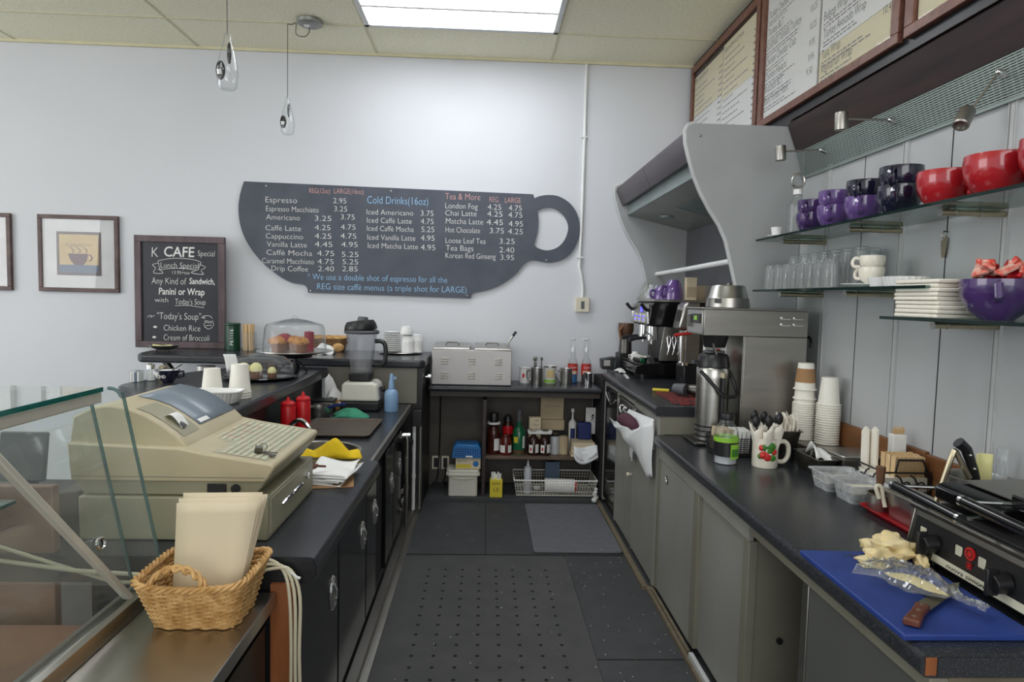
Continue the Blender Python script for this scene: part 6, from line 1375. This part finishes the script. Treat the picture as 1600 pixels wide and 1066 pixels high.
t = thing('brew_basket', 'upturned stainless brew basket on top of the coffee brewer', 'basket', (1.165, 3.10, 1.4765)); L = (1.165, 3.10, 1.4765)
M().lathe([(.098, 0), (.102, .002), (.096, .045), (.092, .048), (.078, .100), (.072, .106), (0, .108)], loc=L, n=36).build('shell', 'steel', t, smooth=40)
M().cyl((L[0], L[1], L[2]+.1085), (L[0], L[1], L[2]+.118), .012).build('stud', 'steel_dark', t)
M().obox((L[0]-.075, L[1]-.070, L[2]+.032), (.030, .004, .022), (0, 0, -.78)).build('badge', 'black_plastic', t)

# ---- espresso machine on the raised worktop
UZ = .9655
def espresso():
    t = thing('espresso_machine', 'two group espresso machine with grey side plate on the raised worktop', 'espresso machine', (1.3, 4.65, UZ))
    y0, y1 = 4.40, 4.90
    b = M().prism([(1.035, UZ+.035), (1.52, UZ+.01), (1.52, UZ+.125), (1.10, UZ+.105), (1.035, UZ+.09)], y0, y1, 'Y').build('drip_base', 'black_gloss', t, bevel=.006)
    M().box(1.045, 1.2, y0+.02, y1-.02, UZ+.098, UZ+.103).build('drip_grate', 'steel_dark', t)
    for x, y in ((1.10, y0+.05), (1.10, y1-.05), (1.47, y0+.05), (1.47, y1-.05)): M().cyl((x, y, UZ), (x, y, UZ+.03), .02).build('foot', 'black_plastic', t)
    M().prism([(1.195, UZ+.126), (1.44, UZ+.126), (1.44, UZ+.34), (1.225, UZ+.36)], y0+.005, y0+.02, 'Y').build('side_plate', 'steel', t, bevel=.002)
    m = M()
    for i in range(5): m.tube([(1.255+.036*i, y0+.003, UZ+.30), (1.245+.036*i, y0+.001, UZ+.285), (1.26+.036*i, y0+.001, UZ+.20), (1.25+.036*i, y0+.001, UZ+.17)], .003, 6); m.tube([(1.262+.036*i, y0+.003, UZ+.30), (1.272+.036*i, y0+.001, UZ+.27), (1.256+.036*i, y0+.001, UZ+.19)], .0025, 6)
    m.sph((1.435, y0+.003, UZ+.29), .011, (.8, .2, 1.6)); m.build('steam_pattern', 'chrome', t)
    M().box(1.24, 1.5, y0+.021, y1, UZ+.126, UZ+.36).build('body', 'steel_dark', t, bevel=.004)
    hd = M().prism([(1.115, UZ+.375), (1.14, UZ+.36), (1.50, UZ+.36), (1.50, UZ+.53), (1.15, UZ+.53), (1.125, UZ+.505)], y0, y1, 'Y').build('head', 'black_gloss', t, bevel=.008)
    M().prism([(1.103, UZ+.378), (1.114, UZ+.376), (1.124, UZ+.51), (1.113, UZ+.512)], y0+.03, y1-.005, 'Y').build('front_panel', 'steel', t, bevel=.002)
    for a in (4.50, 4.62, 4.74):
        s = M().obox((1.103, a, UZ+.415), (.006, .09, .06), (0, .08, 0)).build('key_panel', 'key_white', t, bevel=.002)
        k = M()
        for i in range(3):
            for j in range(2): k.obox((1.0995, a-.025+.025*i, UZ+.402+.024*j), (.003, .012, .011), (0, .08, 0))
        k.build('lit_keys', 'led', s, smooth=0)
    M().obox((1.11, 4.60, UZ+.478), (.006, .06, .045), (0, .08, 0)).build('display', 'led', t, bevel=.001)
    M().box(1.14, 1.5, y0, y1, UZ+.531, UZ+.545).build('cup_rail', 'steel', t, bevel=.002)
    for y in (y0+.015, y1-.03): M().tube([(1.12, y, UZ+.46), (1.085, y, UZ+.485), (1.06, y, UZ+.515)], .012, 8).build('steam_lever', 'black_plastic', t); M().cyl((1.115, y, UZ+.38), (1.108, y, UZ+.46), .012).build('steam_valve', 'chrome', t)
    m = M(); m.tube([(1.11, y0+.02, UZ+.38), (1.10, y0+.02, UZ+.33), (1.14, y0-.0, UZ+.29), (1.12, y0-.0, UZ+.24), (1.16, y0+.01, UZ+.11)], .006, 8); m.build('steam_wand', 'steel_dark', t)
    for y in (4.52, 4.76):
        g = M(); g.cyl((1.17, y, UZ+.36), (1.17, y, UZ+.30), .04, n=24); g.cyl((1.17, y, UZ+.3), (1.17, y, UZ+.262), .045, n=24); gh = g.build('group_head', 'chrome', t)
        M().tube([(1.135, y, UZ+.278), (1.06, y, UZ+.272), (1.01, y, UZ+.26)], .014, 10, rf=lambda u: .010+.006*u).build('portafilter_handle', 'black_plastic', gh)
        M().cyl((1.17, y, UZ+.262), (1.17, y, UZ+.235), .012).build('spout', 'chrome', gh)
espresso()
t = thing('coffee_grinder', 'coffee grinder with brown bean hopper at the back corner of the raised worktop', 'grinder', (1.08, 5.0, UZ))
M().box(1.03, 1.15, 4.935, 5.08, UZ, UZ+.13).build('base', 'black_plastic', t, bevel=.006); M().cyl((1.09, 5.0, UZ+.131), (1.09, 5.0, UZ+.25), .05, .045, n=24).build('body', 'steel_dark', t)
M().lathe([(0, .251), (.04, .251), (.06, .30), (.06, .36), (0, .362)], loc=(1.09, 5.0, UZ)).build('hopper', 'amber', t)
M().tube([(1.06, 4.96, UZ+.34), (1.03, 4.95, UZ+.30), (1.045, 4.95, UZ+.24)], .010, 8).build('handle', 'brown_wood', t)
t = thing('knock_box', 'black knock box beside the espresso machine by the white wall', 'box', (.965, 5.02, UZ))
M().prism([(.915, UZ), (1.005, UZ), (1.01, UZ+.095), (.905, UZ+.075)], 4.97, 5.08, 'Y').build('box', 'black_plastic', t, bevel=.004); M().obox((.945, 4.967, UZ+.05), (.05, .004, .045)).build('label', 'steel', t)
t = thing('bar_grinder', 'slim coffee grinder with grey control head behind the brewer', 'grinder', (1.33, 4.16, UZ))
M().box(1.27, 1.39, 4.08, 4.26, UZ, UZ+.13).build('base', 'black_plastic', t, bevel=.008)
M().box(1.28, 1.38, 4.12, 4.25, UZ+.131, UZ+.355).build('body', 'steel_soft', t, bevel=.008)
M().prism([(1.235, UZ+.36), (1.36, UZ+.36), (1.37, UZ+.535), (1.29, UZ+.535), (1.265, UZ+.51)], 4.11, 4.26, 'Y').build('control_head', 'steel', t, bevel=.012)
M().obox((1.247, 4.17, UZ+.445), (.004, .07, .07), (0, .2, 0)).build('screen', 'steel_dark', t)
M().obox((1.265, 4.10, UZ+.33), (.12, .022, .018), (0, -.15, 0)).build('red_lever', 'label_red', t, bevel=.004)
M().cyl((1.26, 4.12, UZ+.14), (1.26, 4.12, UZ+.325), .016).build('chute', 'chrome', t); M().cyl((1.265, 4.09, UZ+.131), (1.265, 4.09, UZ+.15), .035).build('fork', 'chrome', t)
for k, (x, y, s, mt, lb) in enumerate(((1.105, 4.72, .035, 'china', 'upturned white espresso cup at the back of the drip tray'), (1.10, 4.64, .032, 'china', 'white espresso cup in the middle of the drip tray'), (1.13, 4.58, .030, 'china_cream', 'cream espresso cup right of the white cups on the drip tray'), (1.12, 4.52, .028, 'chrome', 'small shiny shot pitcher at the near end of the drip tray'))):
    c = thing('espresso_cup', lb, 'cup', (x, y, UZ+.1035)); Lq = (x, y, UZ+.1035)
    M().lathe([(0, .0), (s*.6, 0), (s, s*1.2), (s*.95, s*1.3), (s*.85, s*1.2), (s*.5, .006), (0, .006)] if k else [(s, 0), (s*.95, s*.9), (s*.6, s*1.7), (0, s*1.75)], loc=Lq).build('body', mt, c)
    M().tube([(x-s*.85, y, Lq[2]+s*1.0), (x-s*1.4, y, Lq[2]+s*.9), (x-s*1.3, y, Lq[2]+s*.4), (x-s*.7, y, Lq[2]+s*.35)], s*.14, 6).build('handle', mt, c)
m = M(); m.tube([(1.07, 4.60, UZ+.119), (1.10, 4.50, UZ+.119)], .014, 10); m.mi = 1; m.tube([(1.10, 4.5, UZ+.119), (1.105, 4.485, UZ+.119)], .015, 10); one('tamper', 'black and green handled tamper lying on the drip tray', 'tamper', m, ['black_plastic', 'green_glass'])
m = M(); m.surf(8, 8, lambda u, v: (.985+.05*v+.01*math.sin(5*u), 4.70+.16*u, UZ+.004+.022*math.sin(PI*u)*math.sin(PI*v)+.008*math.sin(9*u+4*v)**2)); one('white_cloth', 'crumpled white cloth in front of the espresso machine', 'cloth', m, 'white_cloth', smooth=60, solid=.003)
one('plastic_strip', 'white plastic strip lying on the worktop below the espresso machine', 'strip', M().obox((1.0, 4.52, UZ+.003), (.02, .22, .004), (0, 0, -.12)), 'white_paint')
m = M(); m.prism(rrect(1.0, 1.34, 3.32, 3.78, .01), UZ, UZ+.004, 'Z'); one('woven_mat', 'red and black woven mat on the raised worktop', 'mat', m, 'red_weave')
for x, y, mt, lb in ((1.09, 3.66, 'navy', 'dark mug lying near the front of the red woven mat'), (1.16, 3.62, 'navy_plastic', 'dark blue grey cup lying in the middle of the red woven mat')):
    m = M(); m.cyl((x, y, UZ+.042), (x+.05, y-.06, UZ+.040), .028, .036, n=24); one('dark_cup', lb, 'cup', m, 'grey_plastic' if mt == 'navy' else 'steel_dark')
m = M(); m.box(1.24, 1.33, 3.55, 3.62, UZ+.0045, UZ+.07); one('wood_block', 'reddish wooden block at the back of the red woven mat', 'block', m, 'knife_wood', bevel=.003)
m = M(); m.tube([(1.0, 3.80, UZ+.012), (1.09, 3.77, UZ+.012)], .009, 8); one('yellow_brush', 'yellow handled brush at the edge of the red woven mat', 'brush', m, 'yellow_box')
# on top of the espresso machine
TZ = UZ+.5455
def sack(c, sx, sy, h, mat, label, seed, name='bag'):
    random.seed(seed); ph = random.random()*6
    def f(u, v):
        a = 2*PI*u; k = (math.sin(PI*min(1, .12+.88*(1-v)*1.0)*.5))**.7*(1+.10*math.sin(4*a+ph+5*v)+.07*math.sin(9*a+8*v))
        return (c[0]+sx*k*math.cos(a), c[1]+sy*k*math.sin(a), c[2]+h*v+.01*math.sin(5*a)*v)
    m = M().surf(30, 12, f, True); o = one(name, label, 'bag', m, mat, smooth=50, solid=.0015); random.seed(7); return o
sack((1.20, 4.80, TZ+.002), .07, .09, .12, 'thin_bag', 'clear plastic bag of lids at the far end on the espresso machine', 3, 'plastic_bag')
sack((1.21, 4.66, TZ+.002), .06, .06, .10, 'frosted', 'cloudy plastic bag beside the purple cups on the espresso machine', 4, 'plastic_bag')
def bigcup(loc, mat, label, r=.062, h=.075, up=True, ang=-2.6, group=None, inner=None, sc=1):
    c = thing('coffee_cup', label, 'cup', loc, 0, group)
    pr = [(0, .002), (r*.46, 0), (r*.5, .004), (r*.74, h*.18), (r*.95, h*.5), (r, h*.8), (r*.985, h), (r*.93, h), (r*.93, h*.8), (r*.86, h*.5), (r*.6, h*.2), (0, h*.1)]
    if not up: pr = [(a, h-z) for a, z in pr]
    M().lathe(pr, loc=loc, n=36).build('body', mat, c)
    L = Vector(loc); d = Vector((math.cos(ang), math.sin(ang), 0)); z = (lambda q: q if up else h-q)
    M().tube([L+d*r*.97+Vector((0, 0, z(h*.82))), L+d*r*1.3+Vector((0, 0, z(h*.86))), L+d*r*1.5+Vector((0, 0, z(h*.60))), L+d*r*1.35+Vector((0, 0, z(h*.36))), L+d*r*.9+Vector((0, 0, z(h*.34)))], r*.145, 10).build('handle', mat, c)
    return c
bigcup((1.235, 4.55, TZ+.001), 'purple_light', 'purple cup upturned on the espresso machine, rear of two', .058, .095, False, -2.9)
bigcup((1.285, 4.44, TZ+.001), 'purple_light', 'purple cup upturned on the espresso machine beside the carton', .066, .135, False, -2.8)
t = ubox('carton', 1.355, 1.43, 4.38, 4.42, TZ, TZ+.155, 'paper_cream', 'cream carton with printed front standing right of the purple cups', 'carton'); m = M(); m.box(1.36, 1.425, 4.3785, 4.3795, TZ+.02, TZ+.09); m.build('printed_panel', 'card', t)
one('dark_canister', 'slim dark upright canister behind the carton under the hood', 'canister', M().cyl((1.45, 4.2, UZ), (1.45, 4.2, UZ+.50), .03, .022), 'black_plastic')

# ---- caddy, pot and small dishes near the grill
t = thing('sachet_caddy', 'black scrolled wire caddy of wooden sticks and sachets by the brown backsplash', 'caddy', (1.50, 2.27, CZ))
x0, x1, y0, y1, zb, zt = 1.405, 1.572, 2.19, 2.36, CZ+.008, CZ+.10
m = M()
for z in (zb, zt): m.tube([(x0, y0, z), (x1, y0, z), (x1, y1, z), (x0, y1, z)], .0035, 6, closed=True)
for x, y in ((x0, y0), (x1, y0), (x1, y1), (x0, y1)): m.tube([(x, y, CZ+.0), (x, y, zt+.003)], .0035, 6)
for k in range(4): m.tube([(x0+.04*k+.02, y0, zb), (x0+.04*k+.02, y1, zb)], .002, 5)
m.tube([(x0+.04, y0, zt), (x0+.05, y0, zt+.045), (x1-.03, y0, zt+.045), (x1-.01, y0, zt)], .004, 6)
for k in range(3):
    cx = x0+.035+.052*k; m.tube([(cx+(.006+.0023*i)*math.cos(i*.55), y0-.001, (zb+zt)/2+(.006+.0023*i)*math.sin(i*.55)) for i in range(15)], .003, 6)
    cy = y0+.03+.052*k; m.tube([(x0-.001, cy+(.006+.0023*i)*math.cos(i*.55), (zb+zt)/2+(.006+.0023*i)*math.sin(i*.55)) for i in range(15)], .003, 6)
m.build('wire_frame', 'black_plastic', t)
M().prism([(x0+.006, y0+.006), (x1-.006, y0+.006), (x1-.006, y1-.006), (x0+.006, y1-.006)], zb+.004, zt-.02, 'Z').build('liner', 'cup_paper', t)
m = M()
for i in range(22):
    for j in range(3): m.box(x0+.045+.005*i, x0+.0475+.005*i, y0+.012+.03*j, y0+.036+.03*j, zt-.0195, zt+.052+.003*math.sin(i*2.1+j))
tag(one('wooden_sticks', 'block of flat wooden stirrers packed in the wire caddy', 'sticks', m, 'wood_stick'), None, None, kind='stuff')
for k, (dy, h) in enumerate(((.125, .135), (.095, .14))):
    m = M(); m.prism([(y0+dy, zt-.019), (y0+dy+.04, zt-.019), (y0+dy+.045, zt+h-.02), (y0+dy+.025, zt+h), (y0+dy+.006, zt+h-.012)], x0+.012+.016*k, x0+.020+.016*k, 'X'); one('paper_sachet', ('white pointed paper sachet at the far left of the caddy', 'white pointed paper sachet right of the other in the caddy')[k], 'sachet', m, 'napkin')
t = thing('toothpick_bundle', 'paper cup of wooden picks standing at the back of the caddy', 'picks', (1.535, 2.325, zt-.0195))
M().prism([(1.51, 2.31), (1.56, 2.31), (1.56, 2.345), (1.51, 2.345)], zt-.019, zt+.11, 'Z').build('holder', 'paper', t, bevel=.003)
m = M()
for k in range(24): m.box(1.513+.0019*k, 1.5145+.0019*k, 2.315+.006*(k % 4), 2.3165+.006*(k % 4), zt+.1105, zt+.135+.006*math.sin(k*3.3))
tag(m.build('picks', 'wood_stick', t), None, None, kind='stuff')
L = (1.48, 1.85, CZ)
t = cylpot(L, .088, .182, 'steel', 'steel_pot', 'wide steel pot holding a black handled knife and clear cutters', 'pot')
m = M(); m.tube([(1.485, 1.84, .90), (1.455, 1.845, 1.02), (1.43, 1.848, 1.085), (1.405, 1.85, 1.105)], .014, 10, rf=lambda u: .011+.006*u); t = m.build('knife', 'black_plastic', None); tag(t, 'black riveted knife handle leaning in the wide steel pot', 'knife')
m = M()
for p in ((1.433, 1.834, 1.07), (1.447, 1.832, 1.03)): m.sph(p, .0045, n=8)
m.build('rivets', 'steel', t)
m = M(); m.tube([(1.352, 1.86, .90), (1.388, 1.85, 1.06), (1.397, 1.85, 1.078), (1.408, 1.848, 1.06), (1.44, 1.84, 1.0)], .008, 8); one('tongs', 'gold toned tongs standing open over the rim of the steel pot', 'tongs', m, 'brass')
for k, (x, w_, mt, lb) in enumerate(((1.49, .05, 'mousse', 'yellowish cloudy plastic scraper in the wide steel pot'), (1.542, .045, 'frosted', 'clear plastic scoop at the right in the wide steel pot'))):
    m = M(); m.surf(8, 4, lambda u, v: (x+w_*(u-.5), 1.85+.012*math.sin(PI*u), .93+(.14+.015*k)*v)); one('plastic_scraper', lb, 'scraper', m, mt, smooth=60, solid=.003)
c = cylpot((1.385, 2.08, CZ), .032, .06, 'china', 'small_cup', 'small white cup in front of the wire caddy', 'cup', lip=.002)
m = M(); m.tube([(1.335, 2.10, .86), (1.335, 2.10, .965)], .012, 8, rf=lambda u: .008+.008*u); one('wooden_spoon', 'dark wooden spoon handle standing in front of the wire caddy', 'spoon', m, 'spoon_wood')
cylpot((1.325, 2.085, CZ), .036, .06, 'steel_soft', 'steel_cup', 'small steel cup holding the dark wooden spoon', 'cup')
t = tub(1.305, 1.40, 1.885, 2.03, CZ+.0055, .085, 'steel', 'steel_pan', 'small deep steel pan standing on the red tray', 'pan', fl=.01)
m = M(); m.tube([(1.285, 2.02, .88), (1.278, 2.03, .915), (1.292, 2.025, .918), (1.298, 2.02, .88), (1.30, 2.01, .855)], .0065, 8); one('cream_clip', 'cream plastic clip hooked on the small steel pan', 'clip', m, 'cream')

# ---------------------------------------------------------------- on the glass shelves
s1, s2, s3 = 1.8155, 1.5685, 1.4685
X1 = 1.43
t = thing('glass_bottle', 'glass bottle with steel ring stopper at the far end of the top shelf', 'bottle', (1.46, 3.06, s1)); L = (1.46, 3.06, s1)
M().lathe([(0, 0), (.042, 0), (.045, .01), (.045, .15), (.02, .18), (.018, .20), (0, .20)], loc=L).build('glass', 'clear_glass', t)
M().cyl((L[0], L[1], L[2]+.2), (L[0], L[1], L[2]+.225), .02).build('stopper', 'china', t); M().tube([(L[0]-.0+.03*math.cos(a), L[1]+.0, L[2]+.265+.032*math.sin(a)) for a in [i*PI/10 for i in range(20)]], .006, 8, closed=True).build('ring', 'steel', t)
ubox('wooden_card', 1.44, 1.50, 2.97, 2.985, s1, s1+.135, 'card', 'tan card standing between the glass bottle and purple cups', 'card')
c = thing('espresso_cup', 'tiny white cup on saucer at the far tip of the top shelf', 'cup', (1.385, 3.10, s1)); M().lathe([(0, .001), (.03, 0), (.045, .010), (.043, .012), (0, .006)], loc=(1.385, 3.10, s1)).build('saucer', 'china', c); M().lathe([(0, .0125), (.02, .0125), (.026, .05), (.024, .05), (0, .02)], loc=(1.385, 3.10, s1)).build('body', 'china', c)
rows = [(2.86, 'purple', 'purple', .062), (2.67, 'purple_light', 'purple_light', .066), (2.455, 'purple_light', 'navy', .068), (2.24, 'navy', 'navy', .072)]
nm = ['first', 'second', 'third', 'fourth']
for k, (y, a, b, r) in enumerate(rows):
    col = lambda q: 'black' if q == 'navy' else 'purple'
    h = r*1.42
    bigcup((X1, y, s1), a, '%s cup at the bottom of the %s stack from the hood end' % (col(a), nm[k]), r, h, True, -2.3)
    bigcup((X1+.004, y+.004, s1+h*.66), b, '%s cup nested on top of the %s stack from the hood end' % (col(b), nm[k]), r*.97, h*.98, True, -2.45)
for y, r, lb in ((2.015, .080, 'red cup next to the black cups on the top shelf'), (1.805, .084, 'red cup in the middle of the three on the top shelf'), (1.605, .086, 'red cup cut by the right edge on the top shelf')):
    bigcup((X1, y, s1), 'red_glaze', lb, r, r*1.36, True, -1.15)
def tumbler(loc, r, h, label, grp):
    g = thing('drinking_glass', label, 'glass', loc, 0, grp)
    M().lathe([(r, 0), (r*1.04, .002), (r, .01), (r*.86, h-.006), (r*.76, h), (0, h), (0, h-.014), (r*.74, h-.014), (r*.9, .01), (r*.95, 0)], loc=loc).build('body', 'tumbler', g)
    return g
g = tumbler((1.385, 3.13, s2), .034, .115, 'upturned short clear glass in the front row of the middle shelf', 'short clear glasses in the front row')
for x, y in ((1.385, 3.03), (1.385, 2.945), (1.385, 2.865), (1.385, 2.79), (1.385, 2.72), (1.385, 2.65), (1.385, 2.58)): dup(g, (x, y, s2))
g = tumbler((1.475, 3.08, s2), .036, .165, 'upturned tall clear glass in the back rows of the middle shelf', 'tall clear glasses in the back rows')
for x, y in ((1.475, 2.98), (1.475, 2.89), (1.475, 2.80), (1.475, 2.71), (1.475, 2.62), (1.475, 2.53), (1.55, 2.94), (1.55, 2.85), (1.55, 2.76), (1.55, 2.67), (1.55, 2.58)): dup(g, (x, y, s2))
t = thing('dish', 'flat white oval dish under the white cups on the middle shelf', 'dish', (1.42, 2.40, s2)); M().lathe([(0, .001), (.06, 0), (.085, .012), (.083, .014), (0, .006)], loc=(1.42, 2.40, s2), n=36).build('body', 'china', t)
c = bigcup((1.44, 2.395, s2+.0145), 'china_cream', 'white cup at the bottom of the pair on the middle shelf', .045, .062, True, 2.0); bigcup((1.442, 2.398, s2+.058), 'china_cream', 'white cup nested in the other one on the middle shelf', .044, .062, True, 2.5)
t = thing('dish', 'white fluted tart dish at the near end of the middle shelf', 'dish', (1.43, 2.175, s2)); M().lathe([(0, .001), (.062, 0), (.073, .034), (.071, .034), (.06, .006), (0, .006)], loc=(1.43, 2.175, s2), n=96, flute=.02, nf=24).build('body', 'china', t)
t = thing('dish', 'small white dish between the white cups and tart dish', 'dish', (1.42, 2.29, s2)); M().lathe([(0, .001), (.04, 0), (.05, .035), (.047, .035), (.037, .006), (0, .006)], loc=(1.42, 2.29, s2), n=36).build('body', 'china', t)
m = M(); m.surf(6, 4, lambda u, v: (0, 0, 0)) if False else None
np_ = thing('napkin_pack', 'folded cream napkin pack in the stack on the lowest glass shelf', 'napkins', (1.43, 2.02, s3), 0, 'cream napkin packs stacked on the lowest shelf')
M().box(1.345, 1.53, 1.895, 2.10, s3+.0005, s3+.0125).build('pack', 'napkin', np_, bevel=.004, seg=2)
for k in range(1, 9): dup(np_, (1.43+random.uniform(-.004, .004), 2.02+random.uniform(-.006, .006), s3+k*.0132))
t = thing('candy_bowl', 'large purple cup used as a candy bowl on the lowest shelf', 'bowl', (1.45, 1.795, s3)); r, h = .095, .115; L = (1.45, 1.795, s3)
M().lathe([(0, .002), (r*.42, 0), (r*.46, .004), (r*.74, h*.22), (r*.95, h*.55), (r, h*.85), (r, h), (r*.95, h), (r*.95, h*.85), (r*.88, h*.55), (r*.6, h*.22), (0, h*.12)], loc=L, n=40).build('body', 'purple', t)
m = M(); m.tube([(L[0]-.058, L[1]-.075, L[2]+h*.88), (L[0]-.08, L[1]-.10, L[2]+h*.85), (L[0]-.078, L[1]-.098, L[2]+h*.6), (L[0]-.055, L[1]-.068, L[2]+h*.5)], .011, 8); m.build('handle', 'purple', t)
random.seed(21)
for k in range(24):
    a = random.random()*6.28; q = .07*math.sqrt(random.random())
    m = M(); c = (L[0]+q*math.cos(a), L[1]+q*math.sin(a), L[2]+h*.86+.016+.040*(1-q/.085)+.008*(k % 3)); R = (random.random()*3, random.random()*1.2, random.random()*3)
    m.obox(c, (.05, .032, .012), R); one('wrapped_candy', 'small red and cream wrapped candy heaped in the purple bowl', 'candy', m, 'candy' if k % 3 else 'red_plastic', group='wrapped candies in the purple bowl', bevel=.004)
m = M(); m.box(1.44, 1.50, 1.60, 1.66, s3+.0005, s3+.06); one('green_box', 'green and white box at the right edge of the lowest shelf', 'box', m, 'leaf', bevel=.003)
t = thing('key_set', 'small keys hanging from the wall under the top shelf', 'keys', (1.59, 2.22, 1.66)); M().cyl((1.599, 2.225, 1.765), (1.585, 2.225, 1.765), .003).build('nail', 'steel_dark', t)
m = M(); m.tube([(1.588+.0, 2.225+.012*math.cos(a), 1.753+.012*math.sin(a)) for a in [i*PI/6 for i in range(12)]], .0015, 5, closed=True); m.obox((1.588, 2.222, 1.715), (.003, .018, .055), (.1, 0, 0)); m.obox((1.590, 2.230, 1.705), (.003, .014, .06), (-.15, 0, 0)); m.build('keys', 'brass', t)
